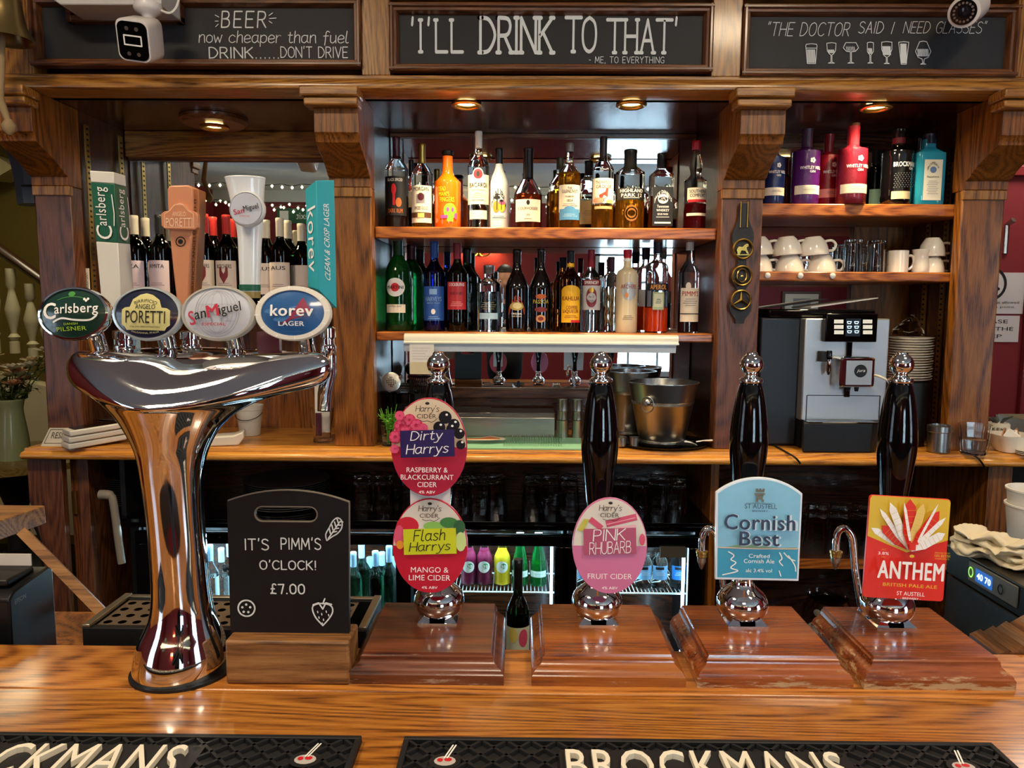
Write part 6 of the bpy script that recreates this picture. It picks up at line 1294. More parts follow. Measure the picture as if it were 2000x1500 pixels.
for i, (px_, D, h) in enumerate(((1638, 2.33, .088), (1664, 2.28, .098), (1688, 2.36, .09), (1709, 2.28, .096), (1697, 2.44, .098), (1650, 2.44, .09))):
    p = at_shelf(px_, D); t = thing('glass_mug', ['upturned glass mug next to the teacups', 'tall ridged glass mug at the front', 'glass mug between the two tall front ones', 'ridged glass mug nearest the white mug', 'rear glass mug on the right', 'rear glass mug on the left'][i], 'glass mug', p, (0, 0, 0), 'glass mugs on the cup shelf')
    r = .027; MB(GR).lathe([(r, 0), (r*1.03, h*.2), (r*.92, h*.97), (r*.88, h), (r*.5, h*.99), (r*.5, h*.93), (r*.8, h*.9), (r*.88, .0)], 24, closed=True).build('glass', t, ang=25)
    MB(GR).tube(catmull([(r, -0, h*.25), (r+.016, 0, h*.3), (r+.018, 0, h*.55), (r*.95, 0, h*.7)], 4), .004, 8).build('handle', t)
p = at_shelf(1752, 2.28); t = thing('white_mug', 'straight white mug right of the glass mugs', 'mug', p); MB(CHINA).lathe([(.028, 0), (.030, .002), (.030, .066), (.027, .067), (.026, .006), (.02, .004)], 30).build('mug_body', t); MB(CHINA).tube(catmull([(.029, 0, .052), (.045, 0, .05), (.048, 0, .028), (.036, 0, .012), (.028, 0, .016)], 4), .004, 8).build('handle', t)
p = at_shelf(1797, 2.28); t = thing('milk_jug', 'small waisted white milk jug on the cup shelf', 'jug', p); MB(CHINA).lathe(catmull([(.022, 0), (.025, .002), (.026, .02), (.021, .045), (.025, .068), (.022, .068), (.018, .045), (.02, .01)], 3), 28).build('jug_body', t, ang=60)

# ------------------------------------------------------------------ coffee machine
CB = 2.13; yf = 2.16
def X_(px_, py_=750, D=CB): return A(px_, py_, D).x
def Z_(py_, D=CB): return A(1640, py_, D).z
SILVER = C('machine_silver', '#c4c8ca', .33, metal=.75)
t = thing('coffee_machine', 'silver-fronted black bean-to-cup coffee machine on the back counter', 'coffee machine', (X_(1620), 2.3, TOPZ))
x0, x1 = X_(1478, 750, 2.25), X_(1737, 750, 2.22)
MB(C('machine_black', '#1b1f26', .4)).box(x0, X_(1568, 750, 2.2), 2.235, 2.46, TOPZ+.004, A(1500, 620, 2.22).z).build('side_tank', t, world=True, bev=.006)
xs0, xs1 = X_(1566, 750, 2.2), X_(1732, 750, 2.2)
MB(SILVER).box(xs0+.002, xs1, 2.2, 2.45, A(1640, 822, 2.2).z, A(1640, 622, 2.2).z).build('front_panel', t, world=True, bev=.004)
MB(BLACKM).box(xs0+.003, xs1-.004, 2.21, 2.45, TOPZ+.003, A(1640, 823, 2.2).z).build('lower_body', t, world=True)
MB(BLACK).box(x0+.02, xs1-.03, 2.23, 2.46, A(1640, 620, 2.2).z, A(1640, 604, 2.2).z).build('bean_lid', t, world=True, bev=.006)
pz_ = lambda y: A(1663, y, 2.17).z
pn = MB(BLACK).box(A(1613, 640, 2.17).x, A(1714, 640, 2.17).x, 2.17, 2.2, pz_(668), pz_(612)).build('control_panel', t, world=True, bev=.003)
d = Deco(flatmap(2.1695), .0003); 
for x in (1638, 1694):
    for k in range(3): c = A(x, 628+k*10.5, 2.17); d.rect(c.x-.0135, c.x+.0135, c.z-.0055, c.z+.0055, C('button_cream', '#e0dccb', .4, emit=.3), 1)
a, b = A(1652, 622, 2.17), A(1679, 657, 2.17); d.rect(a.x, b.x, b.z, a.z, C('lcd', '#10202c', .3), 1)
for k in range(3):
    for j in range(2): c = A(1658+14*j, 628+9*k, 2.17); d.lines([[(c.x-.006, c.z), (c.x+.006, c.z), (c.x+.004, c.z-.006), (c.x-.004, c.z-.006), (c.x-.006, c.z)]], .0007, C('lcd_glow', '#bfe0ff', .3, emit=2))
d.build('display', pn, world=True)
MB(BLACK).box(A(1654, 700, 2.19).x, A(1664, 700, 2.19).x, 2.192, 2.199, A(1660, 775, 2.2).z, A(1660, 668, 2.2).z).build('slide_rail', t, world=True)
hd = loft([[(p_[0], p_[1], p_[2]) for p_ in rr_(.034*1.45*.75, .034*1.0, .008, 0)], [(p_[0], .05, p_[2]) for p_ in rr_(.036, .033, .008, 0)]], CHROME)
c = A(1674, 727, 2.14); hd = loft([[(c.x+q[0], c.y+y_, c.z+q[2]) for q in rr_(.050*s2, .0435*s2, .010, 0)] for y_, s2 in ((-.005, .92), (0, 1), (.055, 1))], CHROME).build('spout_head', t, world=True, ang=35)
d = Deco(lambda x, z, h: (c.x+x, 2.1345-h, c.z+z), .0004); d.rect(-.034, .040, -.036, .034, C('head_silver', '#b4b6b6', .35, metal=.6), 1); d.disc(.007, .004, .0185, .0185, BLACKM, 1, 28); d.text('jura', .008, .004, .024, .011, WP, shear=.3); d.build('badge', hd, world=True)
for x in (-.012, .012): MB(BLACKM).lathe([(.005, -.012), (.007, 0)], 12, (c.x+x, 2.165, c.z-.046)).build('spout', t, world=True)
p = A(1619, 704, 2.17); MB(BLACK).lathe([(.007, .006), (.0085, .012), (.0085, .030), (.007, .034)], 16, (p.x, p.y, p.z-.005)).build('steam_knob', t, world=True); MB(CHROME).lathe([(.003, -.042), (.0075, -.03), (.0075, .008)], 16, (p.x, p.y, p.z)).build('steam_spout', t, world=True); MB(BLACKM).box(p.x-.022, p.x-.005, 2.168, 2.199, p.z-.004, p.z+.026).build('steam_arm', t, world=True)
ln = MB(BLACK); a, b = A(1576, 772, 2.2), A(1716, 822, 2.2)
for q in ((a.x, b.x, a.z-.001, a.z+.001), (a.x-.001, a.x+.001, b.z, a.z), (b.x-.001, b.x+.001, b.z, a.z)): ln.box(q[0], q[1], 2.1985, 2.2, q[2], q[3])
ln.build('drawer_gap', t, world=True)
m = MB(BLACKM); zt_ = A(1640, 832, 2.14).z; zt_ = A(1640, 826, 2.14).z
m.prism([(X_(1566, 830, 2.2), 2.199), (A(1590, 830, 2.06).x, 2.135), (A(1728, 830, 2.06).x+.002, 2.135), (X_(1732, 830, 2.2)-.002, 2.199)], TOPZ+.002, zt_, ax='z').build('drip_tray', t, world=True, bev=.003)
g = MB(CHROME); xa, xb = A(1590, 830, 2.10).x, A(1728, 830, 2.10).x
for k in range(9): g.box(xa+.003, xb-.004, 2.14+.0065*k, 2.143+.0065*k, zt_, zt_+.002)
g.box(xa-.002, xa+.003, 2.137, 2.197, zt_, zt_+.003).box(xa-.002, xb, 2.135, 2.138, zt_, zt_+.003).build('drip_grating', t, world=True)
MB(C('milk_hose', '#d9d2bc', .4)).tube(catmull([tuple(A(1709, 733, 2.15)), tuple(A(1722, 737, 2.13)), tuple(A(1737, 748, 2.13)), tuple(A(1744, 775, 2.16))], 5), .0035, 8).build('milk_hose', t, world=True)
t = thing('paper_stack', 'sheaf of papers lying on top of the coffee machine', 'papers', A(1640, 606, 2.32)); q = A(1625, 602, 2.3)
MB(PAPER).prism([(q.x-.08, q.z), (q.x+.12, q.z+.03), (q.x+.12, q.z+.033), (q.x-.08, q.z+.004)], 2.26, 2.42).build('sheets', t, world=True)
# saucers stacked on a black canister
sx = A(1776, 750, 2.28).x; zs0 = A(1776, 746, 2.24).z
t = thing('black_canister', 'black canister carrying the stack of saucers, behind the rightmost pump handle', 'canister', (sx, 2.29, TOPZ)); MB(BLACKM).lathe([(.05, 0), (.055, .003), (.055, zs0-TOPZ-.004), (.05, zs0-TOPZ-.001)], 32).build('body', t)
s0 = None; NS = 17; dz = (A(1776, 660, 2.24).z-zs0)/NS
for k in range(NS):
    loc = (sx+.002*sin(k*2.1), 2.29, zs0+k*dz)
    if s0 is None: s0 = MB(CHINA).lathe([(.035, 0), (.040, .001), (.064, .0065), (.065, .0085), (.060, .0075), (.038, .0032), (.02, .003)], 36).build('saucer', label='white saucer in the tall stack right of the coffee machine', cat='saucer', group='stacked saucers', origin=(0, 0, 0), ang=60); s0.location = loc
    else: q = s0.copy(); col.objects.link(q); q.location = loc
t = thing('plastic_bag', 'crumpled clear plastic bag lying on the stack of saucers', 'bag', (sx-.01, 2.29, zs0+NS*dz+.008))
random.seed(3); m = MB(mat('clear_film', '#f2f4f2', .08, trans=1, ior=1.1)); vs = []; nn = 9
for j in range(nn):
    for i in range(16): a_ = 2*pi*i/16; r = .045*(1-j/nn)**.6+random.uniform(-.006, .006); vs.append((r*cos(a_), r*sin(a_), .055*(j/nn)**.8*(1+.25*cos(a_))+random.uniform(-.003, .003)))
m.add(vs, [(j*16+i, j*16+(i+1) % 16, (j+1)*16+(i+1) % 16, (j+1)*16+i) for j in range(nn-1) for i in range(16)]).build('film', t)

# ------------------------------------------------------------------ things on the back counter, middle bay
def ctr(px_, D): p = A(px_, 870, D); return V((p.x, D, TOPZ+.0005))
def H_at(px_, py_, D): return A(px_, py_, D).z-TOPZ
a, b = ctr(888, 2.36), ctr(1083, 2.36)
t = thing('stainless_box', 'low stainless steel box with a clear top rail on the back counter', 'steel box', ((a.x+b.x)/2, 2.4, TOPZ)); h = H_at(980, 815, 2.34)
MB(STEEL).box(a.x, b.x, 2.34, 2.48, TOPZ+.0005, TOPZ+h).build('body', t, world=True, bev=.002)
MB(C('steel_dull', '#6f6a62', .4, metal=.8)).box(a.x-.005, b.x, 2.36, 2.47, TOPZ+h, TOPZ+h+.012).build('lid', t, world=True)
MB(THICKG).box(a.x-.01, A(960, 800, 2.34).x, 2.335, 2.355, TOPZ+h+.0125, TOPZ+h+.032).build('clear_rail', t, world=True, bev=.002)
def jig(px_, D, ys, r, lb, grp=None):
    t = thing('jigger', lb, 'spirit measure', ctr(px_, D), group=grp); z = 0
    for i, (rr, hh) in enumerate(ys): MB(STEEL).lathe([(rr*.92, z+.0005), (rr, z+.002), (rr*.97, z+hh-.002), (rr*1.0, z+hh), (rr*.9, z+hh), (rr*.88, z+hh-.006)], 26).build('cup', t); z += hh
jig(1098, 2.33, [(.019, .061), (.016, .028), (.017, .038)], 0, 'stack of steel measures, left of the two stacks'); jig(1127, 2.33, [(.018, .061), (.016, .028), (.017, .038)], 0, 'stack of steel measures, right of the two stacks')
# green bar runner
a, b = A(880, 865, 2.3), A(1148, 887, 2.15)
t = thing('bar_runner', 'mint green striped bar runner lying on the back counter', 'bar runner', ((a.x+b.x)/2, 2.22, TOPZ)); MINT = C('runner_mint', '#8fc9a8', .5)
x0, x1 = A(880, 880, 2.17).x-.12, A(1146, 880, 2.17).x
MB(MINT).box(x0, x1, 2.145, 2.325, TOPZ+.0005, TOPZ+.006).build('base', t, world=True, bev=.001)
d = Deco(lambda x, y, h: (x, y, TOPZ+.006+h), .0003); GD = C('runner_green', '#3a7c5c', .5)
for k in range(60):
    xx_ = x0+.01+k*.0075
    if xx_+.05 < x1 and not (.14 < xx_-x0 < .28): d.lines([[(xx_, 2.17), (xx_+(.05 if k < 30 else -.0)+0*.0, 2.315)]], .0012, GD)
cxr = x0+.215; OR = C('runner_orange', '#d8803a', .5)
d.poly([(cxr-.07, 2.20), (cxr-.07, 2.225), (cxr-.02, 2.235), (cxr+.02, 2.275), (cxr+.06, 2.24), (cxr+.07, 2.215), (cxr+.02, 2.195)], CREAM); d.poly([(cxr-.06, 2.205), (cxr-.06, 2.22), (cxr-.01, 2.232), (cxr+.02, 2.262), (cxr+.05, 2.232), (cxr+.05, 2.21)], OR)
d.build('printed_pattern', t, world=True)
# ice buckets, tray, scoop, jiggers
bk_c = ctr(1292, 2.235); h = H_at(1292, 745, 2.235)
tr = ctr(1293, 2.255); t = thing('round_tray', 'round black serving tray under the front ice bucket', 'tray', tr); MB(BLACK).lathe([(.12, .0), (.128, .001), (.142, .009), (.144, .0105), (.138, .0095), (.125, .003), (.05, .0028)], 56, sy=.92).build('tray_body', t, ang=60)
BUCK = C('bucket_steel', '#aeada8', .3, metal=1)
def bucket(loc, r1, r0, h, lb, knob=True):
    t = thing('ice_bucket', lb, 'ice bucket', loc); k = h/.2
    pr = [(r0*.9, 0), (r0, .003)]; 
    for f in (.06, .075, .09, .66, .68, .70): r = r0+(r1-r0)*f; pr += [(r, h*(f-.005)), (r+.0012, h*f), (r, h*(f+.005))]
    pr += [(r1, h*.985), (r1+.004, h*.99), (r1+.004, h), (r1-.001, h), (r0*.93, .01), (r0*.3, .008)]
    MB(BUCK).lathe(pr, 48).build('bucket_body', t, ang=50)
    if knob:
        for s in (-1, 1) if 0 else (-1,):
            a_ = RD(-125); rr = r0+(r1-r0)*.72; c = V((rr*cos(a_), rr*sin(a_), h*.72)); n_ = V((cos(a_), sin(a_), 0))
            MB(BUCK).lathe([(.004, 0), (.005, .008), (.010, .014), (.011, .02), (.006, .026)], 18).xf(Matrix.Translation(c) @ n_.to_track_quat('Z', 'Y').to_matrix().to_4x4()).build('knob', t)
            u = V((-n_.y, n_.x, 0)); MB(BUCK).tube([c+n_*.012+u*(.019*cos(q))+V((0, 0, -.006+.023*sin(q))) for q in [2*pi*i/24 for i in range(24)]], .0018, 8, closed=True).build('ring_handle', t)
    return t
bucket((bk_c.x, 2.235, TOPZ+.0035), .104, .066, h-.0035, 'front stainless steel ice bucket with a ring handle, on the black tray')
b2 = A(1252, 724, 2.415); bucket((b2.x-.035, 2.412, TOPZ+.0005), .082, .06, b2.z-TOPZ, 'second ice bucket standing behind, its rim higher', False)
t = thing('ice_scoop', 'steel ice scoop lying on the black tray', 'scoop', (tr.x+.05, 2.19, TOPZ+.0035))
m = MB(BUCK); vs = []; n_ = 9
for j in range(7):
    f = j/6; w_ = .020*sin(pi*(.12+.8*f))**.6
    for i in range(n_): a_ = pi+pi*i/(n_-1); vs.append((-.05+.09*f, w_*cos(a_), w_*(1+sin(a_))*.9+.001))
m.add(vs, [(j*n_+i, j*n_+i+1, (j+1)*n_+i+1, (j+1)*n_+i) for j in range(6) for i in range(n_-1)]); m.add(vs[-n_:], [tuple(range(n_))]).build('scoop_bowl', t); MB(BUCK).tube([(.038, 0, .016), (.06, 0, .020), (.10, .0, .022)], [.004, .0035, .0045], 8).build('scoop_handle', t)
def small_jig(px_, py_, lb): p = A(px_, 868, 2.15); t = thing('jigger', lb, 'spirit measure', (p.x, 2.19, TOPZ+.006)); MB(STEEL).lathe([(.0125, 0), (.0135, .001), (.0135, .026), (.0145, .027), (.012, .027), (.011, .006)], 22).build('cup', t)
small_jig(1218, 868, 'small steel measure left on the black tray'); small_jig(1243, 868, 'small steel measure right, before the ice bucket')
# strainer, black barware and mint at the left of the middle bay
p = ctr(765, 2.26); t = thing('barware_caddy', 'black caddy of bar tools with a pierced strainer, above the mint', 'bar tools', (p.x+.03, 2.40, TOPZ)); 
MB(BLACKM).box(p.x-.03, p.x+.13, 2.38, 2.47, TOPZ+.0005, H_at(790, 765, 2.38)+TOPZ).build('caddy', t, world=True, bev=.004)
sl_ = MB(BLACK); [sl_.box(p.x+.04+.006*k, p.x+.043+.006*k, 2.365, 2.38, TOPZ+H_at(790, 765, 2.38)-.004, TOPZ+H_at(800, 737, 2.38)) for k in range(14)]; sl_.box(p.x+.035, p.x+.13, 2.364, 2.381, TOPZ+H_at(800, 737, 2.38), TOPZ+H_at(800, 732, 2.38)).build('grille', t, world=True)
MB(BLACK).lathe([(.026, 0), (.028, .002), (.028, .03), (.022, .034)], 24, (A(793, 775, 2.33).x, 2.33, A(793, 775, 2.33).z-.02)).build('black_cup', t, world=True); MB(STEEL).lathe([(.006, 0), (.006, .03)], 14, (A(793, 800, 2.33).x, 2.33, A(793, 800, 2.33).z-.02)).build('cup_stem', t, world=True)
c = A(764, 746, 2.28); MB(STEEL).lathe([(.024, 0), (.030, .001), (.030, .002), (.026, .003)], 28).xf(Matrix.Translation(c) @ Matrix.Rotation(RD(80), 4, 'X')).build('strainer', t, world=True)
d = Deco(lambda x, z, h: (c.x+x, c.y-.006-h, c.z+z), .0005); [d.disc(-.012+.0055*i, -.012+.0055*j, .0016, .0016, BLACK, 1, 8) for i in range(6) for j in range(6) if (i-2.5)**2+(j-2.5)**2 < 8]; d.build('strainer_holes', t, world=True)
MB(STEEL).prism([(c.x-.036, c.z+.02), (c.x-.024, c.z+.010), (c.x-.03, c.z+.0)], c.y-.002, c.y).build('strainer_ear', t, world=True); MB(STEEL).prism([(c.x+.036, c.z+.022), (c.x+.022, c.z+.015), (c.x+.03, c.z+.004)], c.y-.002, c.y).build('strainer_ear', t, world=True)
MB(BLACK).lathe([(.018, 0), (.019, .05), (.012, .056)], 20, (c.x-.002, 2.31, c.z-.09)).build('tool_handle', t, world=True)
# mint in a glass
p = ctr(762, 2.2); t = thing('mint_glass', 'sprigs of bright green mint standing in a glass beside the pilaster', 'mint sprigs', p)
MB(THICKG).lathe([(.022, 0), (.024, .002), (.027, .065), (.0255, .065), (.0225, .008), (.01, .007)], 28).build('glass', t); MB(L_CL).lathe([(.0218, .0085), (.0235, .035)], 24).build('water', t)
LG = C('mint_leaf', '#6fb03a', .5, vary=.3, bscale=60); random.seed(5); m = MB(LG)
for k in range(26):
    a_ = random.uniform(0, 2*pi); r1 = random.uniform(.012, .04); z1 = random.uniform(.075, .125); P_ = catmull([(0.006*cos(a_), .006*sin(a_), .01), (.012*cos(a_), .012*sin(a_), .06), (r1*cos(a_), r1*.7*sin(a_), z1)], 4); m.tube(P_, .0009, 4)
    for j in range(9):
        q = V(P_[min(len(P_)-1, 3+j % 5)]); b_ = random.uniform(0, 2*pi); L2 = random.uniform(.009, .017); dr = V((cos(b_), sin(b_), random.uniform(-.1, .7))).normalized(); sd = dr.cross(V((0, 0, 1))).normalized()*L2*.2
        m.add([q, q+dr*L2*.5+sd, q+dr*L2, q+dr*L2*.5-sd], [(0, 1, 2), (0, 2, 3)])
m.build('mint_foliage', t, smooth=False, kind='stuff')
# left bay counter things
p = ctr(118, 2.15); t = thing('reserved_sign', 'small white reserved sign propped at the left end of the counter', 'sign', p)
MB(PAPER).xf(Matrix()).prism([(-.050, 0), (.055, 0), (.055, .004), (-.045, .004)], 0, .0005); 
m = MB(C('sign_cream', '#d6cfbe', .5)); m.add([(-.055, -.006, 0), (.06, -.006, 0), (.06, .02, .050), (-.042, .02, .050), (-.055, .0, 0), (.06, .0, 0), (.06, .024, .050), (-.042, .024, .050)], [(0, 1, 2, 3), (7, 6, 5, 4), (0, 4, 5, 1), (1, 5, 6, 2), (2, 6, 7, 3), (3, 7, 4, 0)]).build('card', t)
d = Deco(lambda x, z, h: (x, -.0065+.52*z-h*.9, z+h*.4), .0006); d.text('RESERVED', .012, .030, .085, .017, C('print_grey3', '#4c4a44'), shear=.1); d.lines([[(-.046, .008), (.05, .008), (.05, .046), (-.036, .046), (-.046, .008)]], .0006, C('print_grey3', '#4c4a44')); d.build('lettering', t)
p = ctr(185, 2.17); 
for k in range(3):
    t = thing('card_reader', ['lowest of the stacked white card readers', 'middle one of the stacked white card readers', 'topmost white card reader with its black screen up'][k], 'card reader', p+V((.003*k, 0, k*.019)), (0, 0, RD(-24)), 'stacked card readers')
    m = MB(C('reader_white', '#d9d6cf', .35)); m.prism([(-.075, -.006), (.075, -.006)][:0] or [(-.08, 0), (.08, .010), (.08, .026), (-.08, .017)], -.035, .035, ax='y').xf(Matrix.Rotation(RD(72), 4, 'Z')).build('body', t, bev=.004)
    if k == 2: MB(BLACK).add([(-.066, -.028, .0195), (.06, -.028, .0262), (.06, .028, .0262), (-.066, .028, .0195)], [(0, 1, 2, 3)]).xf(Matrix.Rotation(RD(72), 4, 'Z')).build('screen', t)
def plates(px_, D, z, n_, r, lb, grp):
    p = A(px_, 870, D); s0 = MB(C('dark_plate', '#4a4a4a', .25, coat=.5)).lathe([(r*.6, 0), (r*.65, .001), (r, .007), (r, .009), (r*.62, .0035), (r*.2, .003)], 40).build('plate', label=lb, cat='plate', group=grp, origin=(0, 0, 0), ang=60); s0.location = (p.x, D, z)
    for k in range(1, n_): q = s0.copy(); col.objects.link(q); q.location = (p.x+.002*sin(k*1.7), D, z+k*.0068)
plates(246, 2.34, TOPZ+.0005, 9, .085, 'dark plate in the stack on the counter behind the card readers', 'plates on the back counter')
plates(560, 2.36, BS+.0005, 12, .135, 'dark plate in the wide stack under the counter, above the slate sign', 'plates under the counter, right stack')
plates(262, 2.38, BS+.0005, 13, .10, 'dark plate in the stack under the counter, left of the font stem', 'plates under the counter, left stack')
p = ctr(438, 2.2); t = thing('card_machine', 'white card payment dock right of the font stem', 'card machine', p, (0, 0, RD(14)))
MB(C('reader_white', '#d9d6cf', .35)).prism([(-.06, 0), (.045, 0), (.06, .022), (.058, .040), (.03, .030), (-.06, .026)], -.035, .035).build('body', t, bev=.004)
p = ctr(489, 2.36); t = thing('metal_pail', 'small white metal pail behind the font stem', 'pail', p); h = H_at(489, 796, 2.33)+.004
MB(C('pail_white', '#c9c8bd', .4)).lathe([(.030, 0), (.032, .002), (.040, h*.85), (.042, h*.86), (.042, h*.9), (.044, h), (.042, h), (.031, .004)], 32).build('pail_body', t, ang=50); MB(BLACKM).tube([(.042*cos(a), -.042*abs(sin(a))-.002, h*.75-.02*sin(a)) for a in [pi*i/12 for i in range(13)]], .0012, 6).build('handle', t)
p = ctr(630, 2.25); t = thing('pint_glass', 'tall glass with a folded napkin beside the pilaster', 'glass', p); h = .105
MB(THICKG).lathe([(.026, 0), (.028, .003), (.026, .03), (.034, .08), (.035, h), (.033, h), (.024, .03), (.024, .012), (.01, .011)], 28).build('glass', t, ang=60); MB(PAPER).box(-.02, .025, -.004, .004, .03, .185).build('napkin', t); MB(C('burgundy_plate', '#5a2a38')).box(-.018, .0, -.008, -.005, .02, .09).build('card', t)
# box row seen between the badges
for i, x in enumerate((188, 196, 204)):
    a = A(x, 680, 2.34); o_ = MB(CREAM).box(a.x-.005, a.x+.005, 2.33, 2.345, ZW-.14, ZW-.06); o_.build('tea_box', label=['leftmost of three slim cream cartons under the wine shelf', 'middle of three slim cream cartons under the wine shelf', 'rightmost of three slim cream cartons under the wine shelf'][i], cat='carton')
a = A(171, 560, 2.24); t = thing('sold_out_tag', 'narrow upright cream tag reading sold out beside the left pilaster', 'tag', (a.x, 2.236, A(171, 572, 2.236).z)); z0, z1 = A(171, 572, 2.236).z, A(171, 524, 2.236).z
MB(CREAM).box(a.x-.008, a.x+.008, 2.236, 2.2395, z0, z1).build('card', t, world=True); d = Deco(flatmap(2.2358), .0004); vs, fs = fit(font_text('SOLD OUT'), 0, 0, 1, 1); d.put([(a.x-.009*b_, (z0+z1)/2+a_*.05) for a_, b_ in vs], fs, KPRINT); d.build('lettering', t, world=True)

# right end of the counter
p = ctr(1833, 2.16); t = thing('sugar_shaker', 'small polished steel shaker cup beside the right pilaster', 'steel cup', p); MB(BUCK).lathe([(.028, 0), (.031, .003), (.031, .06), (.033, .062), (.033, .078), (.028, .08), (.027, .06), (.026, .006)], 32).build('cup_body', t)
p = ctr(1902, 2.11+.02); t = thing('water_tumbler', 'glass tumbler half full of water on the right end of the counter', 'tumbler', p); MB(THICKG).lathe([(.031, 0), (.034, .003), (.043, .088), (.041, .088), (.032, .010), (.01, .009)], 12).build('glass', t, ang=20); MB(L_CL).lathe([(.031, .0105), (.036, .045)], 24).build('water', t)
p = ctr(1975, 2.18); t = thing('sugar_bowl', 'square white bowl of sugar sachets at the right edge', 'bowl', p)
MB(CHINA).lathe([(.034, 0), (.038, .002), (.058, .052), (.055, .052), (.034, .006), (.01, .005)], 32, n=4, a0=.2).build('bowl', t)
random.seed(9)
for k in range(5): MB(C('sachet_brown', '#a06a4c', .6) if k % 2 else PAPER).box(-.018, .018, -.0015, .0015, -.012, .014).xf(Matrix.Translation((random.uniform(-.025, .02), random.uniform(-.02, .02), .048)) @ Matrix.Rotation(random.uniform(-1, 1), 4, 'Z') @ Matrix.Rotation(random.uniform(-.8, .8), 4, 'Y')).build('sachet', t)
p = ctr(1993, 2.15-.0); 
for k in range(3): o_ = MB(CHINA).lathe([(.02, 0), (.022, .001), (.036, .004), (.036, .0055), (.02, .003)], 32).build('small_saucer', label='small white saucer at the far right edge of the counter', cat='saucer', group='small saucers at the right edge', origin=(0, 0, 0)); o_.location = (p.x+.012, 2.085+.04, TOPZ+.0006+k*.0045)
p = ctr(1946, 2.32); t = thing('mustard_jar', 'cream patterned ceramic jar behind the tumbler', 'jar', p); MB(CREAM).lathe([(.03, 0), (.033, .002), (.033, .06), (.030, .064)], 28).build('jar_body', t); d = Deco(cylmap(.0333), .0003); random.seed(2); [d.hand(random.choice('HKXRETM'), random.uniform(-.03, .03), .015+.011*(i % 4), .008, .009, KPRINT, wt=.5) for i in range(16)]; d.build('pattern', t)
for k in range(5): MB(C('herb_dark', '#4c5248', .6)).tube([(0, 0, .05), (.02*cos(k*1.3), .015*sin(k*1.3), .075), (.045*cos(k*1.3), .03*sin(k*1.3), .085)], [.003, .005, .002], 6).build('tool', t)
p = ctr(2010, 2.36); MB(C('box_olive', '#6a5c3a', .6)).box(p.x-.05, p.x+.15, 2.3, 2.45, TOPZ+.0005, TOPZ+.075).build('storage_box', label='olive brown box at the far right behind the sugar bowl', cat='box', bev=.003)
# cable draped over the counter edge
for (pts, lb) in ((((1500, 862), (1530, 880), (1552, 893), (1563, 905)), 'black cable running over the counter edge left of the coffee machine'), (((1868, 872), (1895, 885), (1912, 897), (1925, 915)), 'black cable running over the counter edge right of the pilaster')):
    P_ = [tuple(AZ(x, y, TOPZ+.003)) if y < 890 else tuple(A(x, y, 2.098)) for x, y in pts]; MB(BLACKM).tube(catmull(P_, 5), .0028, 6).build('cable', label=lb, cat='cable')

# ------------------------------------------------------------------ under the counter
random.seed(11)
def tumb(loc, lb, grp, h=.1, r=.034, prim=[None]):
    if prim[0] is None:
        o_ = MB(THICKG).lathe([(r, 0), (r*.98, h*.4), (r*.80, h*.97), (r*.74, h), (r*.1, h), (r*.1, h*.9), (r*.7, h*.88), (r*.93, .0)], 14, closed=True).build('tumbler', label=lb, cat='glass', group=grp, origin=(0, 0, 0), ang=20); prim[0] = o_
    else: o_ = prim[0].copy(); col.objects.link(o_); o_['label'] = lb; o_['group'] = grp
    o_.location = loc; return o_
for row in range(2):
    for i, px_ in enumerate((708, 750, 800, 900, 935, 970, 1040, 1075, 1110, 1215, 1250, 1285, 1320)):
        p = A(px_, 985, 2.27+row*.09); tumb((p.x, 2.27+row*.09+.01*sin(i*3), BS+.0005), ['upturned tumbler in the front row on the black shelf under the middle counter', 'upturned tumbler in the back row on the black shelf under the middle counter'][row], 'tumblers on the black shelf, %s row' % ('front', 'back')[row])
zsh = zs
for row in range(2):
    for i in range(6):
        px_ = 1592+i*43; D = 2.27+.1*row
        if 1 : p = A(px_, 1050, D); tumb((p.x, D, zsh+.0005), 'upturned glass on the right open shelf, %s row' % ('front', 'back')[row], 'glasses on the right open shelf, %s row' % ('front', 'back')[row], ).scale = (1.1, 1.1, 1.25)
WG = None
for i in range(4):
    px_ = 1700+i*34; p = A(px_, 1190, 2.28); z = zsh-.34+.0005
    if WG is None: WG = MB(THICKG).lathe(catmull([(.032, 0), (.033, .002), (.006, .006), (.004, .03), (.005, .07), (.03, .10), (.040, .14), (.034, .19), (.0325, .19), (.037, .14), (.026, .104), (.002, .08)], 2), 20).build('wine_glass', label='stemmed glass on the lowest right shelf', cat='glass', group='stemmed glasses on the lowest right shelf', origin=(0, 0, 0), ang=60); q = WG
    else: q = WG.copy(); col.objects.link(q)
    q.location = (p.x, 2.26+.05*(i % 3), z)
# jar of corks / bottle caps
p = A(1622, 1150, 2.22); t = thing('cap_jar', 'glass jar full of bottle caps on the lowest right shelf', 'jar', (p.x, 2.235, zsh-.34+.0005))
MB(GLASS).lathe(catmull([(.05, 0), (.065, .01), (.08, .10), (.075, .16), (.06, .2), (.062, .215), (.058, .2)], 3), 28).build('jar', t, ang=60)
m = MB(STEEL)
for k in range(60): a_ = random.uniform(0, 2*pi); r = random.uniform(.01, .065); z = random.uniform(.05, .17); m.lathe([(.013, 0), (.013, .003), (.011, .005)], 10).v; 
m = MB(C('cap_pale', '#b9b3a4', .4, metal=.5))
for k in range(70):
    a_ = random.uniform(pi, 2*pi); z = .02+random.random()*.15; r = .058; q = MB(m.m).lathe([(.013, 0), (.013, .003), (.010, .005)], 12).xf(Matrix.Translation((r*cos(a_), r*sin(a_), z)) @ Matrix.Rotation(random.uniform(.8, 2), 4, 'X') @ Matrix.Rotation(random.uniform(-1, 1), 4, 'Y')); m.add(q.v, q.f)
m.build('bottle_caps', t, kind='stuff')
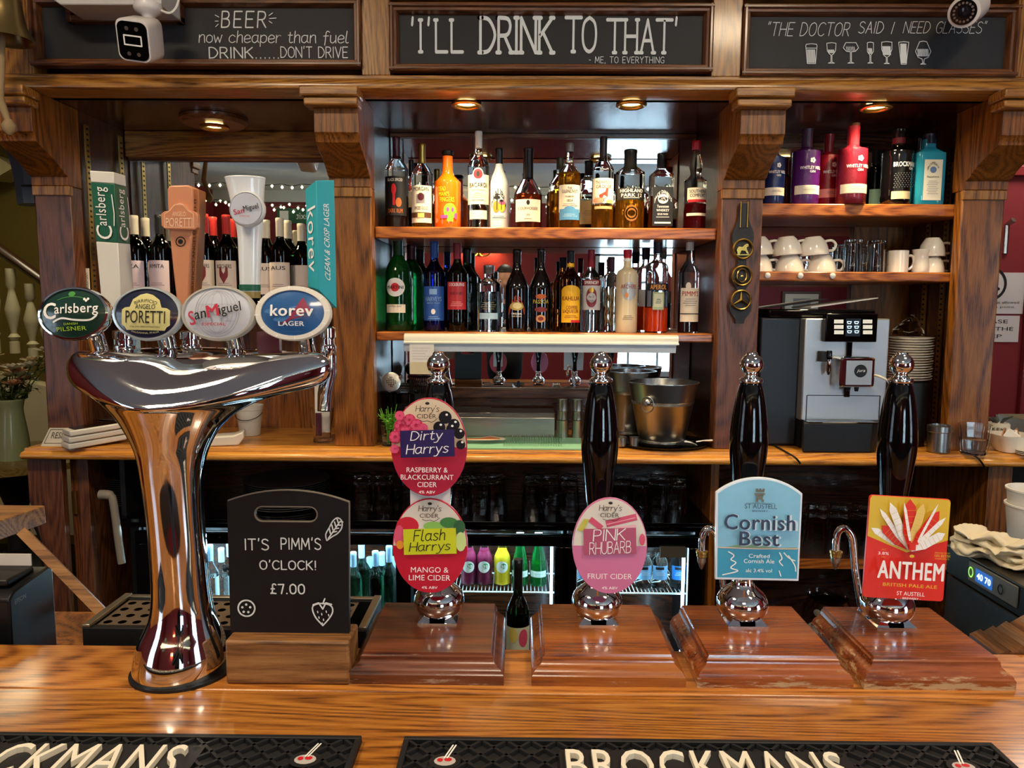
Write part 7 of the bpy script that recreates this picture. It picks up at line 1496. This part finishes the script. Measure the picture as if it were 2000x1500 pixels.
t = thing('tap_pipe', 'dull grey drain pipe with elbow at the left under the counter', 'pipe', A(205, 970, 2.12)); MB(C('pipe_grey', '#8f887c', .5)).tube(catmull([tuple(A(195, 966, 2.12)), tuple(A(215, 968, 2.12)), tuple(A(222, 985, 2.12)), tuple(A(232, 1060, 2.12)), tuple(A(238, 1100, 2.12))], 5), [.014]*6+[.011]*15, 12).build('pipe', t, world=True)
# socket
a = A(1872, 938, 2.5); t = thing('plug_socket', 'white socket with a black plug under the right counter', 'socket', (a.x, 2.55, a.z)); MB(WHITE).box(a.x-.05, a.x+.06, 2.50, 2.619, a.z-.03, a.z+.035).build('box', t, world=True, bev=.004); MB(BLACKM).lathe([(.022, 0), (.02, .03)], 18).xf(Matrix.Translation((a.x+.045, 2.49, a.z)) @ Matrix.Rotation(RD(90), 4, 'X')).build('plug', t, world=True); MB(BLACKM).tube(catmull([(a.x+.045, 2.46, a.z-.01), (a.x+.07, 2.44, a.z-.08), (a.x+.085, 2.44, a.z-.2)], 5), .006, 8).build('lead', t, world=True)

# fridge bottles
def fb(nm, lb, cxp, D, yt, yb_, wp, prof, gl, cap, liq, dec, lbs, grp):
    return bottle(nm, lb, cxp, D, yt, FS+.0035-(.135 if nm == 'white_wine_bottle' else 0), wp, prof, gl, cap, liq, dec, lbs, grp=grp, seg=24)
SODA = [(.92, 0), (1, .015), (.97, .25), (1, .50), (.90, .60), (.62, .70), (.44, .80), (.40, .92)]
def jo(d): d.disc(0, .40, .75, .12, C('jo_white', '#e4ece4', .4, emit=0), 2, 20); d.disc(.2, .42, .32, .06, C('jo_green', '#3a9a6a', .4), 1, 14); d.text('J', -.35, .38, .3, .12, WP, bold=.05); d.text('20', .2, .41, .5, .07, WP, bold=.05)
JP = mat('juice_purple', '#7a2446', .15, trans=.3); JY = mat('juice_yellow', '#f0d42c', .15, trans=.3)
CAPW = C('cap_soda', '#c9d4dc', .3)
for cxp, mm, lb in ((916, JP, 'purple juice bottle nearest the lime clip in the fridge'), (946, JP, 'purple juice bottle, second in the fridge row'), (981, JY, 'yellow juice bottle in the lit fridge')):
    fb('juice_bottle', lb, cxp, 2.31, 1046, 0, 34, SODA, G_CL, (CAPW, .93), (mm, .72), jo, [], 'juice bottles in the middle fridge')
for cxp, lb in ((1016, 'green sparkling juice bottle beside the yellow one'), (1052, 'green sparkling juice bottle at the fridge door edge')):
    fb('sparkling_juice_bottle', lb, cxp, 2.31, 1040, 0, 35, [(.92, 0), (1, .02), (.98, .25), (.8, .5), (.55, .7), (.4, .82), (.38, .92)], G_GR, (C('cap_green', '#12402c', .3), .93), (mat('liquid_applegreen', '#2c9a2c', .05, trans=.6), .42), many(T('Appletiser', 0, .24, 1.2, .02, C('jo_green', '#3a9a6a', .4))), [(C('apple_label', '#cfe0d6', .4), -1.1, 1.1, .18, .30)], 'green juice bottles in the middle fridge')
WBLUE = C('cap_skyblue', '#9cc4e6', .35); G_PG = gm('pale_green', '#2f6a50')
for i, (cxp, yt) in enumerate(((690, 1078), (706, 1060), (722, 1088), (733, 1076), (746, 1078), (768, 1088), (760, 1066))):
    fb('white_wine_bottle', 'pale blue capped bottle in the fridge window right of the slate sign', cxp, 2.30+.06*(i % 3), yt, 0, 34, WINEP, G_PG, (WBLUE, .80, 1.15), None, None, [], 'blue capped bottles right of the slate sign')
for i, (cxp, yt) in enumerate(((410, 1064), (432, 1070), (448, 1060))):
    fb('white_wine_bottle', 'pale blue capped bottle in the fridge window left of the slate sign', cxp, 2.30+.05*(i % 3), yt, 0, 32, WINEP, G_CL, (WBLUE, .80, 1.15), (L_CL, .6), None, [], 'blue capped bottles left of the slate sign')
TB = C('tonic_blue', '#2a7ad0', .4)
for cxp, lb in ((1143, 'tonic bottle at the left side of the right fridge'), (1258, 'tonic bottle beside the pink clip in the right fridge'), (1289, 'tonic bottle with pale label in the right fridge'), (1326, 'tonic bottle with bright blue label, rightmost in the fridge')):
    fb('tonic_bottle', lb, cxp, 2.30, 1056, 0, 35, SODA, G_CL, (CAPW, .93), (L_CL, .7), many(rc(-.6, .4, .42, .48, DK), lines_(.36, 3, .6, WP, .03)), [(TB if cxp > 1300 else C('tonic_pale', '#7db4e2', .4), -1.0, 1.0, .2, .5)], 'tonic bottles in the right fridge')
a, b = A(1286, 1062, 2.235), A(1334, 1082, 2.235); MB(C('fridge_sticker', '#4c4a42', .5)).box(a.x, b.x, 2.2, 2.211, b.z, a.z).build('door_badge', label='small dark brass badge at the top of the right fridge window', cat='badge')

# ------------------------------------------------------------------ right foreground: glass washer, cloths, cups
Mr = Matrix.Rotation(RD(0), 4, 'Z')
p0 = A(1851, 1064, 1.62); zt_ = p0.z; dv = V((0, -1, 0)); sd = V((1, 0, 0))
if sd.x < 0: sd = -sd
def wl(u, v, z): q = V((p0.x, p0.y, 0))+dv*u+sd*v; return (q.x, q.y, z)
t = thing('glass_washer', 'black glass washer with a lit digital display at the right edge', 'glass washer', (p0.x, p0.y, .5))
def wbox(u0, u1, v0, v1, z0, z1, m): return MB(m).add([wl(u0, v0, z0), wl(u1, v0, z0), wl(u1, v1, z0), wl(u0, v1, z0), wl(u0, v0, z1), wl(u1, v0, z1), wl(u1, v1, z1), wl(u0, v1, z1)], [(0, 3, 2, 1), (4, 5, 6, 7), (0, 1, 5, 4), (1, 2, 6, 5), (2, 3, 7, 6), (3, 0, 4, 7)])
wbox(0, .60, .016, .4, .45, zt_-.064, BLACKM).build('cabinet', t, world=True); wbox(0, .60, .0, .4, zt_-.062, zt_-.003, BLACKM).build('head_box', t, world=True, bev=.002)
wbox(.0, .60, .002, .014, .5, zt_-.066, C('washer_door', '#22221f', .25, coat=.5)).build('door', t, world=True, bev=.002)
MB(STEEL).tube([wl(.30, -.006, zt_-.075), wl(.36, -.012, zt_-.12), wl(.5, -.012, zt_-.135)], .004, 8).build('door_handle', t, world=True)
cpn = wbox(.085, .24, -.004, .0, zt_-.048, zt_-.005, C('washer_grey', '#5c5c58', .4)).build('control_panel', t, world=True, bev=.002)
wbox(0, .60, -.002, .4, zt_-.003, zt_+.002, C('washer_top', '#4a443a', .3, metal=.7)).build('steel_lid', t, world=True, bev=.001)
d = Deco(lambda x, z, h: wl(x, -.0045-h, z), .0004); zc = zt_-.027; d.rect(.112, .168, zc-.014, zc+.014, C('lcd_blue', '#1c4a8a', .3, emit=1.2), 1); d.text('40 70', .140, zc, .044, .013, C('lcd_white', '#cfeaff', .3, emit=3), bold=.04); d.ring(.098, zc, .007, .010, .0015, C('led_green', '#8fd45a', .4, emit=1)); d.ring(.195, zc, .007, .009, .0015, BLACK); d.build('display', cpn, world=True)
from mathutils import noise as mnoise
CL = C('tea_towel', '#dcd0b4', .9, bump=.8, bscale=45); 
def cloth(u, v, z, L_, W_, H_, seed, lb, stripes=None):
    random.seed(seed); c = V(wl(u, v, z)); t = thing('tea_towel', lb, 'cloth', c)
    m = MB(CL); 
    for k in range(4):
        n1, n2 = 40, 26; vs = []; ph = random.uniform(0, 6)
        for i in range(n1+1):
            for j in range(n2):
                a_ = 2*pi*j/n2; f = i/n1; w_ = W_/2*(.75+.25*sin(ph+f*7))*(sin(pi*(.04+.92*f))**.35); hh = H_/8*(1.1+.4*sin(ph*2+f*11+2*cos(a_)))
                vs.append(((f-.5)*L_*(1-.06*k)+.01*sin(ph), w_*cos(a_)+.006*sin(f*9+ph), H_/8+k*H_/4.6+hh*sin(a_)+.004*sin(f*13+ph)))
                q = V(vs[-1]); nz = mnoise.noise_vector(q*38+V((k*7, 0, 0)))*.009+mnoise.noise_vector(q*95)*.004; vs[-1] = (q.x+nz.x, q.y+nz.y, max(.001, q.z+nz.z*.8))
        m.add(vs, [(i*n2+j, i*n2+(j+1) % n2, (i+1)*n2+(j+1) % n2, (i+1)*n2+j) for i in range(n1) for j in range(n2)]+[tuple(range(n2)), tuple(n1*n2+j for j in range(n2))])
    m.xf(Matrix.Rotation(math.atan2(dv.y, dv.x)+.5, 4, 'Z')); m.build('folded_cloth', t, ang=80)
qa = AZ(1932, 1066, zt_+.03); qb = AZ(2003, 1092, zt_+.02)
cloth(p0.y-qa.y, qa.x-p0.x, zt_+.002, .16, .12, .062, 4, 'folded cream tea towel on the glass washer')
cloth(p0.y-qb.y, qb.x-p0.x, zt_+.002, .10, .08, .03, 6, 'second tea towel with mauve edge at the right photo edge')
qc = AZ(2016, 1062, zt_+.002); c = (qc.x, qc.y, zt_+.0022)
for k in range(2): t = thing('paper_cup', ['lower white plastic tub in the pair at the right edge', 'upper white plastic tub in the pair at the right edge'][k], 'tub', (c[0], c[1], c[2]+k*.035)); MB(WHITE).lathe([(.045, 0), (.047, .002), (.056, .085), (.059, .086), (.059, .09), (.054, .09), (.044, .004)], 30).build('tub', t)
t = thing('counter_return', 'ridged dark wood edge of the bar return at the lower right', 'counter edge', A(1990, 1270, 1.0)); m = MB(PL1.copy() if 0 else wood('return_wood', '#1f0f07', '#55321a', '#8a5a34', 'y', rings=20))
a = A(1925, 1262, 1.0); 
pr = [(a.x-.005, ZB-.045), (a.x-.005, ZB+.002), (a.x+.01, ZB+.010), (a.x+.014, ZB+.006), (a.x+.028, ZB+.016), (a.x+.032, ZB+.012), (a.x+.046, ZB+.024), (a.x+.05, ZB+.02), (a.x+.07, ZB+.034), (a.x+.3, ZB+.036), (a.x+.3, ZB-.045)]
m.prism([(x, ZB-.045+(z-ZB+.045)*.9) for x, z in pr], .965, 1.03).build('moulding', t, world=True)

# ------------------------------------------------------------------ hall at the left
t = thing('staircase', 'cream balustrade with a dark handrail in the hall at the left', 'staircase', (-3.0, 4.2, 0))
q = lambda x, y: tuple(A(x, y, 4.0))
MB(C('handrail', '#3c2214', .35, coat=.5)).tube([q(-60, 440), q(0, 488), q(60, 530), q(110, 566)], .035, 10, flat=.8).build('handrail', t, world=True)
BALP = [(.02, 0), (.02, .10), (.012, .11), (.024, .14), (.012, .17), (.014, .2), (.028, .33), (.03, .38), (.016, .50), (.012, .55), (.02, .58), (.02, .72)]
b0 = None
for i, (x, y) in enumerate(((-8, 690), (30, 690), (66, 700), (98, 712))):
    p = A(x, y, 4.0); tz = A(x, 500+.82*x, 4.0).z; k = (tz-p.z)/.72
    o_ = MB(CREAMP).lathe([(r*1.25, z*k) for r, z in BALP], 14).build('baluster', t); o_.location = p-ORG[t.name]
MB(CREAMP).prism([(A(-60, 690, 4.0).x, A(0, 672, 4).z-.12), (A(140, 720, 4.0).x, A(120, 720, 4).z-.12), (A(140, 760, 4.0).x, .3), (A(-60, 690, 4.0).x, .3)], 3.95, 4.05).build('stringer', t, world=True)
# arch and cornice
P_ = catmull([tuple(A(x, y, 2.75)) for x, y in ((-60, 215), (-10, 235), (22, 262), (42, 300), (54, 345), (62, 400))], 6)
t = thing('hall_arch', 'grey-blue moulded arch over the hall opening', 'arch', P_[0]); m = MB(GREYB); m.tube(P_, .045, 8).build('arch_moulding', t, world=True); MB(GREYB).tube([(x+.03, y-.05, z+.06) for x, y, z in P_], .03, 8).build('outer_moulding', t, world=True)
MB(C('plaster_cream', '#d8cf9c', .6)).prism([tuple(A(x, y, 4.5)[k] for k in (0, 2)) for x, y in ((-60, 290), (0, 305), (38, 330), (0, 352), (-60, 345))], 4.45, 4.6).build('cornice_block', label='pale plaster cornice high on the hall wall', cat='cornice')
struct(MB(REDW).box(A(-80, 200, 2.3).x-.3, A(4, 200, 2.3).x, 2.3, 2.34, A(0, 240, 2.3).z, 2.87), 'wall_hall_pier')
# table, jug and flowers
tz = A(30, 893, 2.75).z; p = A(10, 893, 2.75)
t = thing('side_table', 'dark round pedestal table with the flower jug in the hall', 'table', (p.x, 2.8, 0)); TBL = wood('table_top', '#4a3a18', '#7a6230', '#8f7640', 'x')
MB(TBL).lathe([(.30, 0), (.31, .004), (.31, .025), (.30, .03)], 40, (p.x, 2.8, tz-.03)).build('table_top', t, world=True); MB(BLACKM).lathe(catmull([(.16, 0), (.05, .05), (.035, .2), (.05, .4), (.04, tz-.2), (.12, tz-.1), (.2, tz-.04)], 4), 24, (p.x, 2.8, .0)).build('pedestal', t, world=True)
t = thing('black_stool', 'black rounded bar stool back below the hall table', 'stool', A(30, 1000, 2.3)); MB(BLACKM).tube(catmull([tuple(A(x, y, 2.2)) for x, y in ((-30, 1005), (10, 998), (50, 1000), (75, 1025), (88, 1060), (92, 1110))], 5), .015, 10).build('back_rail', t, world=True); MB(BLACKM).lathe([(.14, 0), (.15, .02), (.13, .04)], 28, A(20, 1120, 2.3)).build('seat', t, world=True)
jp = A(27, 885, 2.72); t = thing('flower_jug', 'pale green enamel jug on the hall table', 'jug', (jp.x, 2.72, tz+.0005)); JUGM = C('jug_sage', '#8f9a70', .3, coat=.4)
hj = A(27, 790, 2.72).z-tz
MB(JUGM).lathe(catmull([(.052, 0), (.056, .004), (.052, hj*.4), (.040, hj*.85), (.042, hj), (.045, hj*1.08), (.042, hj*1.07), (.036, hj*.8)], 3), 32).build('jug_body', t, ang=60)
t = thing('flower_bouquet', 'bunch of cream and peach roses in the sage green jug', 'flowers', (jp.x, 2.72, tz+hj)); random.seed(21)
PET = [C('rose_cream', '#d8c89a', .6), C('rose_peach', '#d2a07a', .6), C('rose_white', '#d8d2b8', .6)]
m = MB(C('stem_green', '#4a5a2a', .6)); hd_ = []
for k in range(17):
    x = random.uniform(-.12, .13); z = random.uniform(.08, .25)-abs(x)*.3; y = random.uniform(-.07, .07); hd_.append((x, y, z)); m.tube(catmull([(0, 0, -.06), (x*.3, y*.3, .03), (x, y, z)], 4), .0022, 5)
m.build('stems', t)
for k, (x, y, z) in enumerate(hd_):
    m = MB(PET[k % 3])
    for L2 in range(3):
        for j in range(6):
            a_ = j*1.047+L2*.5; r = .010+.009*L2; tl = .3+.35*L2; c0 = V((x, y, z)); u = V((cos(a_), sin(a_), 0)); w_ = V((-sin(a_), cos(a_), 0)); up = V((0, 0, 1)); d1 = (u*sin(tl)+up*cos(tl)); pt = [c0+u*.003, c0+u*r*.5+w_*.009+d1*.008, c0+u*r+w_*.008+d1*.018, c0+u*r*1.15+d1*.022, c0+u*r-w_*.008+d1*.018, c0+u*r*.5-w_*.009+d1*.008]
            m.add(pt, [(0, 1, 2, 3, 4, 5)])
    m.build('rose', t, smooth=False)
m = MB(C('rose_leaf', '#4c5a2c', .6, vary=.3, bscale=30))
for k in range(320):
    x, y, z = random.choice(hd_); f = random.uniform(.3, 1.0); q = V((x*f+random.uniform(-.03, .03), y*f+random.uniform(-.02, .02), z*f-.02)); dr = V((random.uniform(-1, 1), random.uniform(-1, 1), random.uniform(-.5, .8))).normalized(); s2 = dr.cross(V((.3, .2, 1))).normalized(); L2 = random.uniform(.018, .035)
    m.add([q, q+dr*L2*.4+s2*L2*.28, q+dr*L2, q+dr*L2*.4-s2*L2*.28], [(0, 1, 2, 3)])
m.build('foliage', t, smooth=False, kind='stuff')

# ------------------------------------------------------------------ red corridor at the right
wy = 3.3
def sign(x0, x1, y0, y1, lb, fn):
    a, b = A(x0, y0, wy), A(x1, y1, wy); t = thing('paper_sign', lb, 'sign', ((a.x+b.x)/2, wy-.004, b.z)); MB(C('sign_paper', '#c9c2bf', .6)).box(a.x, b.x, wy-.004, wy-.0005, b.z, a.z).build('sheet', t, world=True)
    d = Deco(flatmap(wy-.004), .0005); fn(d, (a.x+b.x)/2, (a.z+b.z)/2, b.x-a.x, a.z-b.z); d.build('lettering', t, world=True)
def s1(d, cx_, cz_, w_, h_):
    d.ring(cx_-.01, cz_+.22*h_, .24*w_, .24*w_, .006, KPRINT); d.lines([[(cx_-.05, cz_+.33*h_), (cx_+.03, cz_+.1*h_)], [(cx_-.01, cz_+.3*h_), (cx_-.01, cz_+.18*h_), (cx_-.03, cz_+.1*h_)], [(cx_-.01, cz_+.18*h_), (cx_+.015, cz_+.1*h_)]], .006, KPRINT)
    d.text('Children are not allowed', cx_, cz_-.22*h_, .86*w_, .035*h_*1.6, KPRINT); d.text('past this point.', cx_+.02, cz_-.34*h_, .62*w_, .04*h_*1.6, KPRINT)
def s2_(d, cx_, cz_, w_, h_): d.text('PLEASE', cx_, cz_+.28*h_, .6*w_, .14*h_, KPRINT); d.text('MIND THE', cx_, cz_+.0*h_, .8*w_, .14*h_, KPRINT); d.text('STEP', cx_, cz_-.28*h_, .42*w_, .14*h_, KPRINT)
sign(1874, 1996, 532, 613, 'white notice with a crossed-out circle pictogram on the red wall', s1); sign(1878, 1987, 616, 668, 'white notice asking to mind the step, below the pictogram notice', s2_)
t = thing('door_frame', 'dark red moulded door edge on the red wall', 'door frame', (A(1978, 600, wy).x, wy, 0)); RM = C('red_moulding', '#7a1c22', .4, coat=.4); a = A(1999, 600, wy); MB(RM).box(a.x, a.x+.03, wy-.03, wy-.0005, .1, 2.2).build('jamb', t, world=True, bev=.004); MB(RM).box(a.x-.5, a.x+.5, wy-.025, wy-.0006, A(1990, 345, wy).z, A(1990, 325, wy).z).build('head', t, world=True, bev=.004)
a = A(1962, 495, wy); b = A(1966, 440, wy); MB(STEEL).tube([a, b, b+V((.01, -.03, .02))], .012, 8).build('door_closer', label='slim grey metal door arm on the red wall', cat='door closer')

# ------------------------------------------------------------------ the person taking the picture (seen only in the mirror)
px0, py0 = -.10, -.42
t = thing('person', 'person in a dark jumper holding a phone, seen small between the bottles in the mirror', 'person', (px0, py0, 0))
def skin(name, joints, edges, m, parent, root=0, sub=2):
    me = bpy.data.meshes.new(name); me.from_pydata([j[0] for j in joints], edges, []); o = bpy.data.objects.new(name, me); col.objects.link(o); o.parent = parent
    mo = o.modifiers.new('skin', 'SKIN'); me.materials.append(m); mo.use_smooth_shade = True
    for i, j in enumerate(joints): sv = me.skin_vertices[0].data[i]; sv.radius = j[1] if isinstance(j[1], tuple) else (j[1], j[1]); sv.use_root = (i == root)
    s_ = o.modifiers.new('sub', 'SUBSURF'); s_.levels = sub; s_.render_levels = sub; return o
SK = C('skin', '#c08a6c', .5); HR = C('dark_hair', '#1c120c', .5, bump=.5, bscale=90); JM = C('dark_jumper', '#1a1c22', .85, bump=.3); TR = C('dark_jeans', '#1c2434', .8)
me = bpy.data.meshes.new('x')
J = [((0, 0, .98), (.15, .105)), ((0, 0, 1.14), (.135, .10)), ((0, .0, 1.34), (.165, .11)), ((0, 0, 1.49), (.10, .08)), ((0, .01, 1.56), (.052, .055)), ((0, .02, 1.62), (.05, .05)),
     ((.19, 0, 1.45), .062), ((.29, .07, 1.25), .046), ((.17, .30, 1.44), .034), ((-.19, 0, 1.45), .062), ((-.25, .09, 1.24), .046), ((-.00, .31, 1.44), .034),
     ((.095, 0, .90), (.085, .09)), ((.10, .01, .50), (.058, .062)), ((.10, -.02, .10), (.042, .045)), ((-.095, 0, .90), (.085, .09)), ((-.10, .01, .50), (.058, .062)), ((-.10, -.02, .10), (.042, .045))]
E = [(0, 1), (1, 2), (2, 3), (3, 4), (4, 5), (3, 6), (6, 7), (7, 8), (3, 9), (9, 10), (10, 11), (0, 12), (12, 13), (13, 14), (0, 15), (15, 16), (16, 17)]
def skin2(name, joints, edges, m, parent, root=0, sub=2):
    me = bpy.data.meshes.new(name); bm = bmesh.new(); L = bm.verts.layers.skin.verify(); vs = []
    for i, (p, r) in enumerate(joints):
        v = bm.verts.new(p); v[L].radius = r if isinstance(r, tuple) else (r, r); v[L].use_root = (i == root); vs.append(v)
    for a, b in edges: bm.edges.new((vs[a], vs[b]))
    bm.to_mesh(me); bm.free(); me.materials.append(m); o = bpy.data.objects.new(name, me); col.objects.link(o); o.parent = parent
    mo = o.modifiers.new('skin', 'SKIN'); mo.use_smooth_shade = True; s_ = o.modifiers.new('sub', 'SUBSURF'); s_.levels = sub; s_.render_levels = sub; return o
top = [i for i in range(12)]; skin2('jumper', J[:12], E[:11], JM, t); 
skin2('trousers', [((0, 0, 1.02), (.152, .107))]+[((0, 0, .95), (.15, .105))]+J[12:], [(0, 1), (1, 2), (2, 3), (3, 4), (1, 5), (5, 6), (6, 7)], TR, t)
hc = V((0, .03, 1.735))
def hd(a, b):       # head surface: a around, b from crown (0) to chin (pi)
    z = cos(b); r = sin(b); w_ = .076*(1-.18*max(0, -z)**1.2); dpt = .095; x = w_*r*sin(a); y = dpt*r*cos(a)
    if z < 0: y += .008*max(0, cos(a))*(-z)
    p = V((x, y, .118*z))
    f = max(0, cos(a))**8
    nose = math.exp(-((z+.12)/.16)**2)*math.exp(-(a/.14)**2)*.022; eye = -math.exp(-((z-.06)/.10)**2)*math.exp(-((abs(a)-.42)/.22)**2)*.008; mouth = math.exp(-((z+.48)/.07)**2)*math.exp(-(a/.32)**2)*.005
    p.y += nose+eye+mouth; return p+hc
vs = []; nb, na = 30, 40
for j in range(nb+1):
    for i in range(na): a = -pi+2*pi*i/na; vs.append(hd(a, .02+(pi-.04)*j/nb))
fs = [(j*na+i, j*na+(i+1) % na, (j+1)*na+(i+1) % na, (j+1)*na+i) for j in range(nb) for i in range(na)]+[tuple(range(na)), tuple(nb*na+i for i in range(na))]
h = MB(SK).add(vs, fs); h.build('head', t, ang=80)
MB(SK).tube([(0, .005, 1.55), (0, .015, 1.66)], [.053, .05], 16).build('neck', t)
vs = []; 
for j in range(nb+1):
    for i in range(na):
        a = -pi+2*pi*i/na; fr_ = max(0, cos(a)); lim = .95 if fr_ > .6 else (1.2+.5*(1-fr_) if fr_ > 0 else 2.5); b = .02+lim*j/nb; p = hd(a, b)-hc; p = V((p.x*1.12, p.y*1.10-.004, p.z*1.10+.004)); vs.append(p+hc+V((0, 0, 0 if b < 2 else -.02*(b-2))))
MB(HR).add(vs, fs[:-2]+[tuple(range(na))]).build('hair', t, ang=80)
for s in (-1, 1):
    MB(C('eye_white', '#e4e0da', .3)).lathe([(.001, -.011), (.008, -.008), (.011, 0), (.008, .008), (.001, .011)], 14, hc+V((s*.031, .077, .008))).build('eye', t)
    MB(C('iris_brown', '#2a1a10', .3)).lathe([(.001, -.005), (.0045, -.003), (.005, 0), (.0045, .003), (.001, .005)], 12, hc+V((s*.031, .0855, .008))).build('iris', t)
    MB(SK).lathe([(.003, -.03), (.012, -.015), (.015, .008), (.008, .026)], 12, hc+V((s*.078, .0, -.005)), sx=.5).build('ear', t)
MB(C('lips', '#9a5a50', .5)).lathe([(.004, -.005), (.016, -.002), (.016, .002), (.004, .005)], 16, hc+V((0, .082, -.056)), sy=.5).build('mouth', t)
# hands: palm and five fingers each, closed on the phone
def hand(s, wr, tip):
    J = [(wr, .026), (wr+V((-s*.02, .045, .005)), (.030, .018)), (wr+V((-s*.03, .075, .01)), (.030, .016))]; E = [(0, 1), (1, 2)]
    for k in range(4):
        z0 = -.026+.018*k; L = [.9, 1, 1.05, .85][k]; b = wr+V((-s*.03, .085, .01+z0)); n = len(J)
        J += [(b, .0095), (b+V((-s*.004, .03*L, .0)), .0088), (b+V((-s*.022*L, .034*L, .0)), .0078)]; E += [(2, n), (n, n+1), (n+1, n+2)]
    n = len(J); b = wr+V((-s*.03, .035, .035)); J += [(b, .011), (b+V((-s*.022, .01, .018)), .0095), (b+V((-s*.045, .02, .02)), .008)]; E += [(1, n), (n, n+1), (n+1, n+2)]
    skin2('hand', J, E, SK, t)
hand(1, V((.185, .31, 1.45)), 0); hand(-1, V((.015, .31, 1.45)), 0)
for s in (-1, 1): MB(BLACKM).lathe([(.045, 0), (.05, .03), (.046, .07), (.03, .1)], 18, (s*.10, .04, 0), sy=2.4).build('shoe', t)
p_ = thing('mobile_phone', 'dark phone held up by the person reflected in the mirror', 'phone', (0, -.012, CZ-.036)); MB(BLACKM).box(-.075, .075, -.004, .004, -.035, .04).build('body', p_, bev=.003)
